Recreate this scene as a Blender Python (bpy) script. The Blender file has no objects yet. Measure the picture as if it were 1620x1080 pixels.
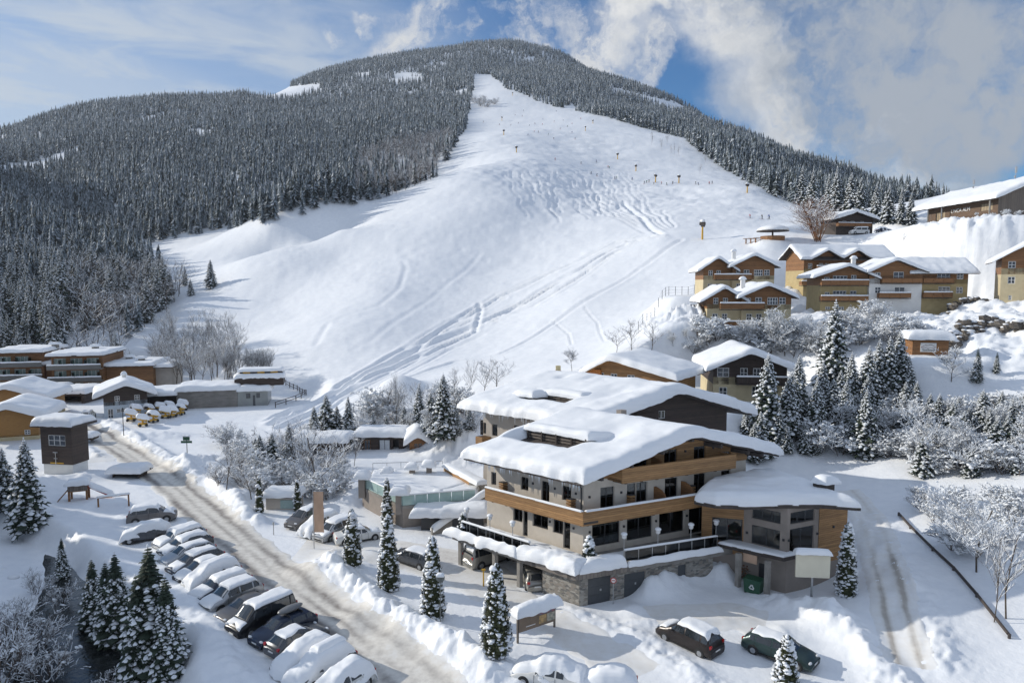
import bpy, bmesh, math, random
import numpy as np
from mathutils import Vector, Matrix
R = math.radians
rnd = random.Random(7)
S = bpy.context.scene
COL = S.collection
# ------------------------------------------------------------------ camera (a drone 25 m over the valley floor)
K = 1.12
CZ = 22 * K
FPX = 1080.0
PIT = math.atan(90 / 1080)
cP, sP = math.cos(PIT), math.sin(PIT)
cam = bpy.data.cameras.new('camera'); camo = bpy.data.objects.new('camera', cam); COL.objects.link(camo)
cam.lens = 24; cam.sensor_width = 36; cam.clip_end = 20000
camo.location = (0, 0, CZ); camo.rotation_euler = (math.pi / 2 - PIT, 0, 0)
S.camera = camo
def ray(px, py):
    x = (px - 810) / FPX; y = -(py - 540) / FPX
    return np.array([x, cP + sP * y, -sP + cP * y])
def G(px, py, z=0.0):                      # the point at height z that the photo shows at a pixel
    r = ray(px, py); t = (z - CZ) / r[2]; return np.array([0, 0, CZ]) + t * r
def D(px, py, d):                          # the point at ground distance d*K
    r = ray(px, py); t = d * K / r[1]; return np.array([0, 0, CZ]) + t * r
def PX(p):
    p = np.asarray(p, float); v = p - [0, 0, CZ]
    f = v[..., 1] * cP - v[..., 2] * sP; u = v[..., 1] * sP + v[..., 2] * cP
    return 810 + FPX * v[..., 0] / f, 540 - FPX * u / f
# ------------------------------------------------------------------ noise
def _h(ix, iy, s):
    n = (ix.astype(np.int64) * 374761393 + iy.astype(np.int64) * 668265263 + s * 974711) & 0x7fffffff
    n = ((n ^ (n >> 13)) * 1274126177) & 0x7fffffff
    return ((n ^ (n >> 16)) & 0xffff) / 65535.0
def vnoise(x, y, s=0):
    x = np.asarray(x, float); y = np.asarray(y, float)
    ix = np.floor(x); iy = np.floor(y); fx = x - ix; fy = y - iy
    fx = fx * fx * (3 - 2 * fx); fy = fy * fy * (3 - 2 * fy)
    a = _h(ix, iy, s); b = _h(ix + 1, iy, s); c = _h(ix, iy + 1, s); d = _h(ix + 1, iy + 1, s)
    return (a + (b - a) * fx) * (1 - fy) + (c + (d - c) * fx) * fy - .5
def fbm(x, y, s=0, o=4):
    r = 0; a = 1.0
    for i in range(o):
        r = r + a * vnoise(x, y, s + i * 17); x = x * 2.03; y = y * 2.03; a *= .5
    return r
def sst(a, b, x):
    t = np.clip((x - a) / (b - a), 0, 1); return t * t * (3 - 2 * t)
# ------------------------------------------------------------------ materials
MATS = {}
def mat(name, col, rough=.7, col2=None, scale=4., detail=4., bump=0., bscale=None, metal=0., spec=None, lo=.35, hi=.65, stretch=(1, 1, 1)):
    if name in MATS: return MATS[name]
    m = bpy.data.materials.new(name); m.use_nodes = True; nt = m.node_tree; n = nt.nodes; l = nt.links
    b = n['Principled BSDF']; b.inputs['Roughness'].default_value = rough; b.inputs['Metallic'].default_value = metal
    if spec is not None: b.inputs['Specular IOR Level'].default_value = spec
    tc = n.new('ShaderNodeTexCoord'); mp = n.new('ShaderNodeMapping'); mp.inputs['Scale'].default_value = stretch
    l.new(tc.outputs['Object'], mp.inputs['Vector'])
    if col2 is None: col2 = tuple(c * .86 for c in col)
    nz = n.new('ShaderNodeTexNoise'); nz.inputs['Scale'].default_value = scale; nz.inputs['Detail'].default_value = detail
    l.new(mp.outputs[0], nz.inputs['Vector'])
    rp = n.new('ShaderNodeValToRGB'); rp.color_ramp.elements[0].position = lo; rp.color_ramp.elements[1].position = hi
    rp.color_ramp.elements[0].color = (*col2, 1); rp.color_ramp.elements[1].color = (*col, 1)
    l.new(nz.outputs['Fac'], rp.inputs[0]); l.new(rp.outputs[0], b.inputs['Base Color'])
    if bump:
        bp = n.new('ShaderNodeBump'); bp.inputs['Strength'].default_value = bump
        if bscale:
            n2 = n.new('ShaderNodeTexNoise'); n2.inputs['Scale'].default_value = bscale; n2.inputs['Detail'].default_value = 5
            l.new(mp.outputs[0], n2.inputs['Vector']); l.new(n2.outputs['Fac'], bp.inputs['Height'])
        else: l.new(nz.outputs['Fac'], bp.inputs['Height'])
        bp.inputs['Distance'].default_value = .1
        l.new(bp.outputs[0], b.inputs['Normal'])
    MATS[name] = m; return m
def planks(name, col, col2, pitch=.16, axis='Z', rough=.65):
    m = mat(name, col, rough, col2, scale=1.2, detail=8, stretch=(1, 1, 9) if axis == 'Z' else (9, 9, 1), lo=.3, hi=.7)
    nt = m.node_tree; n = nt.nodes; l = nt.links; b = n['Principled BSDF']
    tc = n.new('ShaderNodeTexCoord'); sp = n.new('ShaderNodeSeparateXYZ'); l.new(tc.outputs['Object'], sp.inputs[0])
    ma = n.new('ShaderNodeMath'); ma.operation = 'MULTIPLY'; ma.inputs[1].default_value = 1 / pitch
    if axis == 'Z': l.new(sp.outputs['Z'], ma.inputs[0])
    else:
        ad = n.new('ShaderNodeMath'); l.new(sp.outputs['X'], ad.inputs[0]); l.new(sp.outputs['Y'], ad.inputs[1]); l.new(ad.outputs[0], ma.inputs[0])
    fr = n.new('ShaderNodeMath'); fr.operation = 'FRACT'; l.new(ma.outputs[0], fr.inputs[0])
    fl = n.new('ShaderNodeMath'); fl.operation = 'FLOOR'; l.new(ma.outputs[0], fl.inputs[0])
    wn = n.new('ShaderNodeTexWhiteNoise'); wn.noise_dimensions = '1D'; l.new(fl.outputs[0], wn.inputs['W'])
    mx = n.new('ShaderNodeMix'); mx.data_type = 'RGBA'; mx.blend_type = 'MULTIPLY'
    rp = n.new('ShaderNodeMapRange'); rp.inputs['To Min'].default_value = .72; rp.inputs['To Max'].default_value = 1.1
    l.new(wn.outputs['Value'], rp.inputs['Value'])
    src = b.inputs['Base Color'].links[0].from_socket
    mx.inputs[0].default_value = 1; l.new(src, mx.inputs[6]); l.new(rp.outputs[0], mx.inputs[7])
    gap = n.new('ShaderNodeMath'); gap.operation = 'GREATER_THAN'; gap.inputs[1].default_value = .9; l.new(fr.outputs[0], gap.inputs[0])
    m2 = n.new('ShaderNodeMix'); m2.data_type = 'RGBA'; l.new(gap.outputs[0], m2.inputs[0]); l.new(mx.outputs[2], m2.inputs[6])
    m2.inputs[7].default_value = (*[c * .35 for c in col2], 1); l.new(m2.outputs[2], b.inputs['Base Color'])
    bp = n.new('ShaderNodeBump'); bp.inputs['Strength'].default_value = .6; bp.inputs['Distance'].default_value = .02; bp.invert = True
    l.new(gap.outputs[0], bp.inputs['Height']); l.new(bp.outputs[0], b.inputs['Normal'])
    return m
def stone(name, cols, scale=3., mortar=(.3, .29, .27)):
    m = bpy.data.materials.new(name); m.use_nodes = True; nt = m.node_tree; n = nt.nodes; l = nt.links; b = n['Principled BSDF']
    b.inputs['Roughness'].default_value = .9
    tc = n.new('ShaderNodeTexCoord'); mp = n.new('ShaderNodeMapping'); mp.inputs['Scale'].default_value = (1, 1, 2.2); l.new(tc.outputs['Object'], mp.inputs[0])
    v = n.new('ShaderNodeTexVoronoi'); v.inputs['Scale'].default_value = scale; l.new(mp.outputs[0], v.inputs['Vector'])
    e = n.new('ShaderNodeTexVoronoi'); e.feature = 'DISTANCE_TO_EDGE'; e.inputs['Scale'].default_value = scale; l.new(mp.outputs[0], e.inputs['Vector'])
    sp = n.new('ShaderNodeSeparateColor'); l.new(v.outputs['Color'], sp.inputs[0])
    rp = n.new('ShaderNodeValToRGB'); rp.color_ramp.interpolation = 'CONSTANT'
    while len(rp.color_ramp.elements) < len(cols): rp.color_ramp.elements.new(.5)
    for i, c in enumerate(cols): rp.color_ramp.elements[i].position = i / len(cols); rp.color_ramp.elements[i].color = (*c, 1)
    l.new(sp.outputs[0], rp.inputs[0])
    g = n.new('ShaderNodeMapRange'); g.inputs['From Max'].default_value = .06; l.new(e.outputs['Distance'], g.inputs['Value'])
    mx = n.new('ShaderNodeMix'); mx.data_type = 'RGBA'; l.new(g.outputs[0], mx.inputs[0]); mx.inputs[6].default_value = (*mortar, 1); l.new(rp.outputs[0], mx.inputs[7])
    l.new(mx.outputs[2], b.inputs['Base Color'])
    bp = n.new('ShaderNodeBump'); bp.inputs['Strength'].default_value = .7; bp.inputs['Distance'].default_value = .05; l.new(g.outputs[0], bp.inputs['Height']); l.new(bp.outputs[0], b.inputs['Normal'])
    MATS[name] = m; return m
def glassy(name, tint=(.55, .6, .62), dark=.75):
    m = bpy.data.materials.new(name); m.use_nodes = True; nt = m.node_tree; n = nt.nodes; l = nt.links
    for x in list(n):
        if x.type != 'OUTPUT_MATERIAL': n.remove(x)
    o = [x for x in n if x.type == 'OUTPUT_MATERIAL'][0]
    t = n.new('ShaderNodeBsdfTransparent'); t.inputs[0].default_value = (*[c * dark for c in tint], 1)
    g = n.new('ShaderNodeBsdfGlossy'); g.inputs['Roughness'].default_value = .03
    tc = n.new('ShaderNodeTexCoord'); nz = n.new('ShaderNodeTexNoise'); nz.inputs['Scale'].default_value = .7; l.new(tc.outputs['Object'], nz.inputs[0])
    bp = n.new('ShaderNodeBump'); bp.inputs['Strength'].default_value = .04; l.new(nz.outputs['Fac'], bp.inputs['Height']); l.new(bp.outputs[0], g.inputs['Normal'])
    fr = n.new('ShaderNodeFresnel'); fr.inputs[0].default_value = 1.6
    mx = n.new('ShaderNodeMixShader'); l.new(fr.outputs[0], mx.inputs[0]); l.new(t.outputs[0], mx.inputs[1]); l.new(g.outputs[0], mx.inputs[2]); l.new(mx.outputs[0], o.inputs[0])
    MATS[name] = m; return m
SNOW = mat('snow', (.86, .875, .89), .55, (.80, .82, .845), scale=.9, detail=6, bump=.42, bscale=2.6)
SNOWR = mat('roof_snow_mat', (.87, .88, .89), .55, (.82, .835, .85), scale=.7, detail=7, bump=.30, bscale=1.6, stretch=(.8, .8, 4.5))
SNOWT = mat('tree_snow_mat', (.84, .86, .88), .7, (.76, .79, .82), scale=3, bump=.1)
WHITE = mat('white_paint', (.78, .78, .76), .6)
DARKF = mat('dark_frame', (.035, .036, .04), .4)
STEEL = mat('brushed_steel', (.45, .46, .47), .35, metal=.9)
BLACK = mat('black_rubber', (.02, .02, .02), .7)
PLAST = mat('beige_plaster', (.47, .42, .36), .85, (.42, .375, .325), scale=1.5, bump=.05, bscale=20)
PLASTL = mat('light_plaster', (.60, .54, .46), .85, (.54, .485, .41), scale=1.5, bump=.05, bscale=20)
TAUPE = mat('taupe_plaster', (.30, .255, .22), .85, (.26, .225, .195), scale=1.5, bump=.05, bscale=20)
LARCH = planks('larch_boards', (.47, .265, .11), (.31, .165, .065), .17)
OAKB = planks('brown_boards', (.34, .165, .06), (.22, .10, .036), .18)
DARKW = planks('dark_boards', (.075, .05, .038), (.045, .03, .024), .2)
DARKWV = planks('dark_upright_boards', (.07, .048, .037), (.04, .028, .022), .2, axis='X')
GREYW = planks('grey_boards', (.20, .165, .135), (.14, .115, .095), .2, axis='X')
BEAM = mat('dark_beam', (.075, .06, .052), .8, (.05, .04, .035), scale=3)
YELP = mat('yellow_plaster', (.46, .36, .185), .85, (.40, .31, .155), scale=1.2)
CREAM = mat('cream_plaster', (.58, .49, .31), .85, (.51, .43, .27), scale=1.2)
WPLAS = mat('white_plaster', (.76, .75, .72), .85, (.70, .69, .66), scale=1)
CONC = mat('concrete', (.30, .28, .25), .9, (.22, .205, .185), scale=1.4, detail=8, bump=.1)
STONE = stone('stone_wall_mat', [(.21, .195, .17), (.30, .28, .245), (.15, .145, .135), (.26, .23, .195), (.35, .33, .29)], 3.2)
ROCK = stone('rock_mat', [(.12, .105, .09), (.19, .165, .135), (.09, .08, .07), (.15, .125, .10)], .9, (.04, .035, .03))
CLAD = planks('metal_cladding', (.235, .20, .17), (.21, .18, .155), .42, axis='X', rough=.5)
PANE = glassy('window_glass')
PANEG = glassy('green_glass', (.62, .86, .80), .9)
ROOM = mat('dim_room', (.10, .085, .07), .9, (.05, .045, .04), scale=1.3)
CURT = mat('curtain_cloth', (.52, .53, .50), .9, (.34, .36, .35), scale=7, stretch=(3, 3, .2))
BARK = mat('bark', (.105, .08, .06), .95, (.06, .047, .036), scale=8)
TWIG = mat('twig_bark', (.115, .088, .07), .95, (.07, .052, .042), scale=3)
NEED = mat('needles', (.042, .062, .036), .8, (.018, .03, .02), scale=1.3)
NEEDF = mat('far_needles', (.027, .040, .037), .85, (.012, .019, .020), scale=.12, detail=3)
FROST = mat('frosted_needles', (.26, .30, .33), .9, (.15, .18, .20), scale=.3, detail=4)
THUJ = mat('thuja_leaf', (.062, .068, .024), .8, (.026, .036, .015), scale=4)
RUST = mat('rust_leaf', (.26, .125, .06), .9, (.15, .075, .04), scale=2)
YEL = mat('yellow_paint', (.62, .36, .03), .45, (.54, .30, .025))
RED = mat('red_paint', (.45, .05, .04), .45)
GREEN = mat('green_paint', (.02, .085, .045), .5)
CREAMB = mat('cream_panel', (.72, .67, .52), .6, (.67, .62, .48), scale=1.2)
PEACH = mat('peach_cloth', (.58, .39, .27), .8, (.48, .32, .22), scale=1.1)
# ------------------------------------------------------------------ mesh building
class MB:
    def __init__(s, xf=None): s.v = []; s.f = []; s.m = []; s.xf = xf
    def add(s, vs, fs, mi=0):
        o = len(s.v)
        s.v.extend(tuple(s.xf(*p)) if s.xf else tuple(p) for p in vs)
        for f in fs: s.f.append(tuple(o + i for i in f)); s.m.append(mi)
    def box(s, x0, x1, y0, y1, z0, z1, mi=0):
        s.add([(x0, y0, z0), (x1, y0, z0), (x1, y1, z0), (x0, y1, z0), (x0, y0, z1), (x1, y0, z1), (x1, y1, z1), (x0, y1, z1)],
              [(0, 3, 2, 1), (4, 5, 6, 7), (0, 1, 5, 4), (1, 2, 6, 5), (2, 3, 7, 6), (3, 0, 4, 7)], mi)
    def prism(s, poly, z0, z1, mi=0):      # poly: [(x,y)], counter-clockwise
        n = len(poly); z0f = z0 if callable(z0) else (lambda x, y: z0); z1f = z1 if callable(z1) else (lambda x, y: z1)
        s.add([(x, y, z0f(x, y)) for x, y in poly] + [(x, y, z1f(x, y)) for x, y in poly],
              [tuple(range(n - 1, -1, -1)), tuple(range(n, 2 * n))] + [(i, (i + 1) % n, n + (i + 1) % n, n + i) for i in range(n)], mi)
    def extr(s, prof, y0, y1, mi=0):       # prof: [(x,z)] extruded along y
        n = len(prof)
        s.add([(x, y0, z) for x, z in prof] + [(x, y1, z) for x, z in prof],
              [tuple(range(n)), tuple(range(2 * n - 1, n - 1, -1))] + [((i + 1) % n, i, n + i, n + (i + 1) % n) for i in range(n)], mi)
    def tube(s, p0, p1, r0, r1=None, n=6, mi=0, cap=True):
        r1 = r0 if r1 is None else r1
        p0 = np.array(p0, float); p1 = np.array(p1, float); d = p1 - p0; L = np.linalg.norm(d)
        if L < 1e-6: return
        d /= L; a = np.cross(d, [0, 0, 1.] if abs(d[2]) < .9 else [1., 0, 0]); a /= np.linalg.norm(a); b = np.cross(d, a)
        vs = [p0 + r0 * (math.cos(t) * a + math.sin(t) * b) for t in [2 * math.pi * i / n for i in range(n)]] + \
             [p1 + r1 * (math.cos(t) * a + math.sin(t) * b) for t in [2 * math.pi * i / n for i in range(n)]]
        fs = [(i, (i + 1) % n, n + (i + 1) % n, n + i) for i in range(n)]
        if cap: fs += [tuple(range(n - 1, -1, -1)), tuple(range(n, 2 * n))]
        s.add(vs, fs, mi)
    def blob(s, c, rx, ry, rz, n=8, k=5, mi=0, jit=.12, flat=0., seed=None):
        g = random.Random(seed if seed is not None else rnd.random()); vs = []; fs = []
        for i in range(k + 1):
            t = math.pi * i / k
            for j in range(n):
                a = 2 * math.pi * j / n + .3 * i; q = 1 + g.uniform(-jit, jit); z = math.cos(t)
                if z < -flat and flat: z = -flat
                vs.append((c[0] + rx * q * math.sin(t) * math.cos(a), c[1] + ry * q * math.sin(t) * math.sin(a), c[2] + rz * q * z))
        for i in range(k):
            for j in range(n): fs.append((i * n + j, (i + 1) * n + j, (i + 1) * n + (j + 1) % n, i * n + (j + 1) % n))
        s.add(vs, fs, mi)
    def mesh(s, name, mats, smooth=False):
        me = bpy.data.meshes.new(name); me.from_pydata(s.v, [], s.f)
        for m in (mats if isinstance(mats, (list, tuple)) else [mats]): me.materials.append(m)
        if any(s.m): me.polygons.foreach_set('material_index', s.m)
        if smooth: me.polygons.foreach_set('use_smooth', [True] * len(s.f))
        me.update(); return me
    def build(s, name, mats, parent=None, smooth=False, loc=None):
        return link(name, s.mesh(name, mats, smooth), parent, loc)
def link(name, me, parent=None, loc=None):
    o = bpy.data.objects.new(name, me); COL.objects.link(o)
    if parent: o.parent = parent
    if loc is not None: o.location = loc
    return o
def npmesh(name, V, F, mats, mi=None, smooth=False):     # V (n,3), F (m,k)
    me = bpy.data.meshes.new(name); V = np.ascontiguousarray(V, np.float32); F = np.ascontiguousarray(F, np.int32); k = F.shape[1]
    me.vertices.add(len(V)); me.vertices.foreach_set('co', V.ravel())
    me.loops.add(F.size); me.loops.foreach_set('vertex_index', F.ravel())
    me.polygons.add(len(F)); me.polygons.foreach_set('loop_start', np.arange(0, F.size, k, dtype=np.int32))
    for m in (mats if isinstance(mats, (list, tuple)) else [mats]): me.materials.append(m)
    if mi is not None: me.polygons.foreach_set('material_index', np.ascontiguousarray(mi, np.int32))
    if smooth: me.polygons.foreach_set('use_smooth', np.ones(len(F), bool))
    me.update(calc_edges=True); me.validate(); return me
def tag(o, label=None, cat=None, group=None, kind=None):
    if label: o['label'] = label
    if cat: o['category'] = cat
    if group: o['group'] = group
    if kind: o['kind'] = kind
    return o
def thing(name, label, cat, loc=(0, 0, 0), rotz=0, group=None):
    o = bpy.data.objects.new(name, None); COL.objects.link(o); o.location = [float(c) for c in loc]; o.rotation_euler = (0, 0, rotz); o.empty_display_size = .2
    return tag(o, label, cat, group)
KIDS = {}
def dup(root, loc, rotz=0, scale=1., label=None, group=None):
    def cp(o, par):
        c = o.copy(); COL.objects.link(c)
        if par is not None: c.parent = par
        for ch in list(o.children): cp(ch, c)
        return c
    r = cp(root, None); r.location = [float(c) for c in loc]; r.rotation_euler = (0, 0, rotz)
    r.scale = scale if isinstance(scale, (tuple, list)) else (scale,) * 3
    if label: r['label'] = label
    if group: r['group'] = group
    return r
def pline(pts, P):                          # distance of P (n,2) to a polyline, and the running length at the foot
    best = np.full(len(P), 1e9); run = np.zeros(len(P)); acc = 0.
    for a, b in zip(pts[:-1], pts[1:]):
        a = np.array(a[:2], float); b = np.array(b[:2], float); d = b - a; L = np.hypot(*d) + 1e-9
        t = np.clip(((P - a) @ d) / L ** 2, 0, 1); q = np.hypot(*(P - a - t[:, None] * d).T)
        m = q < best; best[m] = q[m]; run[m] = acc + t[m] * L; acc += L
    return best, run
def inpoly(poly, x, y):
    c = np.zeros(np.shape(x), bool); n = len(poly); j = n - 1
    for i in range(n):
        xi, yi = poly[i]; xj, yj = poly[j]
        with np.errstate(divide='ignore', invalid='ignore'):
            m = ((yi > y) != (yj > y)) & (x < (xj - xi) * (y - yi) / (yj - yi + 1e-12) + xi)
        c ^= m; j = i
    return c
# ------------------------------------------------------------------ terrain: control points of the real ground (pixel + distance -> world point), thin-plate interpolated
CP = []
def cpd(*a):
    for px, py, d in a: CP.append(D(px, py, d))
def cpz(z, *a):
    for px, py in a: CP.append(G(px, py, z))
cpz(0, (130, 675), (240, 745), (460, 870), (700, 1060), (330, 750), (480, 860), (850, 930), (1095, 1040), (785, 1030), (615, 930), (400, 700), (500, 725),
    (250, 662), (100, 720), (0, 740), (640, 700), (560, 860), (960, 1060), (1230, 1030), (1180, 960), (300, 900), (200, 800), (330, 1060), (0, 690), (340, 655))
for x, y, z in [(-40, 30, .5), (0, 15, 0), (30, 15, 0), (70, 30, 3), (-75, 45, 7), (-75, 75, 4), (-110, 100, 5), (-150, 150, 14), (0, 95, 0), (-10, 80, 0), (8, 70, 0), (20, 75, 1), (-140, 60, 16),
                (100, 50, 10), (120, 90, 30), (160, 130, 60), (-260, 200, 42), (220, 220, 80), (-420, 500, 150), (500, 600, 90)]: CP.append(np.array([x, y, z], float))
cpd((1430, 1050, 38), (1370, 820, 58), (1400, 740, 68), (1300, 705, 75), (1240, 690, 76), (1100, 600, 88), (1600, 1000, 40), (1520, 880, 48), (1600, 740, 62), (1450, 650, 78), (1600, 640, 74),
    (1470, 562, 85), (1600, 565, 82), (1600, 515, 92), (1500, 500, 105), (1620, 470, 112), (1180, 612, 86), (1180, 515, 104), (1180, 460, 124), (1400, 497, 118),
    (1300, 497, 118), (1340, 470, 140), (1500, 410, 140), (1600, 400, 143), (1480, 368, 150), (1600, 352, 152), (1350, 372, 172), (1245, 381, 170), (1000, 605, 86), (1430, 372, 165),
    (880, 590, 102), (760, 605, 110), (690, 640, 108), (600, 665, 104), (615, 626, 116), (520, 645, 118), (430, 640, 120), (440, 600, 140), (1000, 520, 122), (950, 560, 108), (1045, 505, 113), (1080, 472, 136), (1040, 525, 103),
    (600, 600, 130), (760, 560, 140), (900, 550, 125), (900, 480, 158), (1000, 480, 148), (1050, 380, 190), (1112, 379, 190), (1000, 420, 178), (1200, 346, 228), (1255, 350, 215), (1200, 300, 300), (1100, 295, 330), (1020, 292, 340), (960, 270, 400), (900, 235, 470),
    (817, 242, 420), (797, 213, 500), (740, 235, 470), (860, 200, 620), (860, 168, 800), (770, 128, 1000), (790, 145, 900),
    (790, 266, 325), (740, 269, 322), (800, 254, 368), (700, 290, 400), (650, 330, 268), (650, 400, 220), (600, 450, 190), (550, 500, 170), (520, 550, 152), (480, 600, 138), (700, 500, 172), (780, 430, 205), (850, 330, 264), (900, 400, 210), (930, 300, 318), (870, 285, 318), (830, 274, 322), (720, 331, 254), (795, 314, 268),
    (620, 311, 298), (560, 322, 292), (500, 331, 286), (430, 348, 278), (333, 456, 222), (540, 362, 250), (450, 390, 242), (390, 408, 236), (520, 380, 274), (430, 404, 266), (300, 480, 205), (380, 535, 176), (262, 502, 200), (330, 565, 158), (250, 605, 142), (450, 470, 205), (470, 530, 165), (540, 400, 232), (410, 590, 140),
    (300, 385, 330), (240, 402, 322), (450, 352, 330), (620, 306, 345), (180, 395, 330), (360, 372, 330),
    (400, 300, 400), (300, 250, 550), (200, 215, 720), (100, 205, 850), (0, 210, 950), (120, 178, 1050), (240, 165, 1080), (365, 155, 1100), (480, 128, 1400), (620, 100, 1520), (720, 82, 1580), (800, 72, 1600), (900, 95, 1500), (1000, 140, 1300),
    (1100, 180, 1100), (1200, 228, 900), (1300, 276, 700), (1400, 312, 560), (1470, 332, 455), (1560, 345, 360), (500, 250, 520), (600, 200, 720), (650, 150, 1000), (700, 230, 520), (740, 150, 930), (560, 150, 1050), (430, 170, 950), (450, 145, 1250),
    (950, 184, 690), (1080, 219, 520), (1180, 284, 380), (1260, 322, 300), (900, 130, 1150), (830, 105, 1350), (1000, 165, 950), (1100, 200, 800), (1200, 255, 620), (1300, 300, 430), (1400, 330, 330),
    (0, 560, 165), (100, 552, 165), (200, 535, 176), (0, 470, 212), (100, 470, 212), (190, 450, 240), (0, 390, 280), (120, 380, 300), (0, 310, 450), (150, 310, 440), (40, 262, 620), (110, 242, 660), (-150, 405, 280), (-150, 250, 700), (-150, 560, 165))
def beyond(px, py, d, zr):                # ground that falls away behind a skyline
    p = D(px, py, d); CP.append(np.array([p[0] * 1.22, p[1] * 1.22, p[2] * zr]))
for a in [(0, 205, 960), (120, 176, 1060), (240, 163, 1090), (480, 128, 1400), (620, 100, 1520), (800, 72, 1600), (1000, 140, 1300), (1200, 228, 900), (1400, 312, 560), (1560, 345, 360)]: beyond(*a, .9)
for a in [(1480, 331, 455)]: beyond(*a, .8)
CP = np.array(CP)
CU = np.stack([CP[:, 0] / np.maximum(CP[:, 1], 8) * 1.25, np.log(np.maximum(CP[:, 1], 8))], 1); CW = CP[:, 2] / np.maximum(CP[:, 1], 8)
def _kern(r2): return .5 * r2 * np.log(r2 + 1e-12)
def _fit():
    n = len(CU); d2 = ((CU[:, None] - CU[None]) ** 2).sum(-1); A = np.zeros((n + 3, n + 3)); A[:n, :n] = _kern(d2) + np.eye(n) * 1.5e-4
    A[:n, n] = 1; A[:n, n + 1:] = CU; A[n:, :n] = A[:n, n:].T; b = np.zeros(n + 3); b[:n] = CW
    return np.linalg.solve(A, b)
TW = _fit()
def base(x, y):
    x = np.asarray(x, float); y = np.asarray(y, float); sh = x.shape; x = x.ravel(); y = np.maximum(y.ravel(), 8)
    out = np.empty(len(x)); n = len(CU)
    for i in range(0, len(x), 20000):
        q = np.stack([x[i:i + 20000] / y[i:i + 20000] * 1.25, np.log(y[i:i + 20000])], 1)
        r2 = (q[:, :1] - CU[None, :, 0]) ** 2; r2 += (q[:, 1:] - CU[None, :, 1]) ** 2
        out[i:i + 20000] = _kern(r2) @ TW[:n] + TW[n] + q @ TW[n + 1:]
    return (out * y).reshape(sh)
def T0(px, py, d0=30., d1=1900.):         # where the sight line of a pixel meets the base ground
    r = ray(px, py); t = np.exp(np.linspace(math.log(d0), math.log(d1), 700)); x = r[0] / r[1] * t; z = CZ + r[2] / r[1] * t
    h = base(x, t) - z; k = np.argmax(h > 0)
    if h[k] <= 0: k = len(t) - 1
    a, b = t[max(k - 1, 0)], t[k]
    for _ in range(18):
        m = .5 * (a + b)
        if base(np.array([r[0] / r[1] * m]), np.array([m]))[0] > CZ + r[2] / r[1] * m: b = m
        else: a = m
    return np.array([r[0] / r[1] * b, b, CZ + r[2] / r[1] * b])
# ---- features of the ground
ROAD = [G(-120, 590)[:2], G(40, 640)[:2], G(128, 672)[:2], G(212, 722)[:2], G(285, 775)[:2], G(345, 830)[:2], G(409, 882)[:2], G(484, 943)[:2], G(574, 1010)[:2], G(668, 1080)[:2], np.array([-1., 30.]), np.array([6., 18.])]
RW = 2.7
STREAM = [G(-200, 840, -1.8)[:2], G(-60, 870, -1.8)[:2], G(20, 912, -1.8)[:2], G(62, 965, -1.8)[:2], G(120, 1030, -1.8)[:2], G(170, 1100, -1.8)[:2], np.array([-20., 30.])]
PADS = []                                  # (x, y, z, r_inner, r_outer)
def pad(x, y, z, r0, r1): PADS.append((x, y, z, r0, r1))
GROOVES = []                               # (polyline, half width, depth)
def groove(pts, w, dep): GROOVES.append(([T0(*p)[:2] for p in pts], w, dep))
run = [[(432, 672), (520, 625), (600, 585), (680, 545), (760, 508), (830, 478), (900, 440), (960, 402), (1010, 384), (1045, 378)],
       [(470, 650), (560, 602), (640, 560), (715, 512), (790, 468), (860, 438), (925, 408), (975, 384), (1030, 377)],
       [(440, 662), (540, 612), (620, 577), (700, 542), (775, 505), (850, 462), (930, 420), (990, 388)],
       [(560, 640), (640, 600), (720, 572), (790, 560), (850, 530), (900, 495), (960, 462), (1010, 430), (1080, 385)],
       [(640, 568), (700, 520), (740, 492), (760, 478), (800, 470)], [(752, 525), (755, 510), (760, 490), (757, 478)]]
for i, q in enumerate(run): groove(q, .9 if i < 3 else .65, .55 if i < 3 else .34)
for k in range(7): groove([(x + 3 * k - 8 + 3 * math.sin(i * 1.3 + k), y + (k - 3) * (2.2 - .18 * i) + 1.5 * math.sin(i * 2 + k * 1.7)) for i, (x, y) in enumerate(run[k % 3])], .62, .36)
for dx, dy in ((26, 8), (40, 14)): groove([(x + dx * (1 - i / 10), y + dy * (1 - i / 12)) for i, (x, y) in enumerate(run[0])], .5, .22)
groove([(500, 548), (508, 535), (520, 515), (560, 495), (600, 478), (632, 450), (642, 420), (638, 412)], .9, .16)
groove([(560, 555), (590, 540), (640, 500), (690, 460), (740, 420), (760, 395)], .9, .12)
groove([(925, 488), (945, 510), (957, 540)], .25, .2); groove([(875, 508), (900, 528), (905, 545)], .25, .2)
_g = random.Random(3)
for k in range(22):                        # skiers' wedeln tracks in the powder below the hump
    x0 = 800 + k * 9 + _g.uniform(-4, 4); y0 = 272 + _g.uniform(-3, 3); a = _g.uniform(.25, .9); ph = _g.uniform(0, 6); L = _g.uniform(45, 80)
    groove([(x0 + a * t * L + 3.2 * math.sin(ph + t * 17), y0 + t * L) for t in np.linspace(0, 1, 22)], .6, .26)
for k in range(9):
    groove([(870 + k * 22 + t * (150 - k * 16) + 2 * math.sin(t * 15 + k), 300 + k * 4 + t * (70 - k * 5)) for t in np.linspace(0, 1, 14)], .6, .3)
groove([(985, 320), (1010, 345), (1045, 373)], .9, .6)
HUMPS = [(615, 632, 116, 5.5, 2.4), (592, 650, 108, 4, 1.6), (640, 628, 116, 4, 1.5)]
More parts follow.
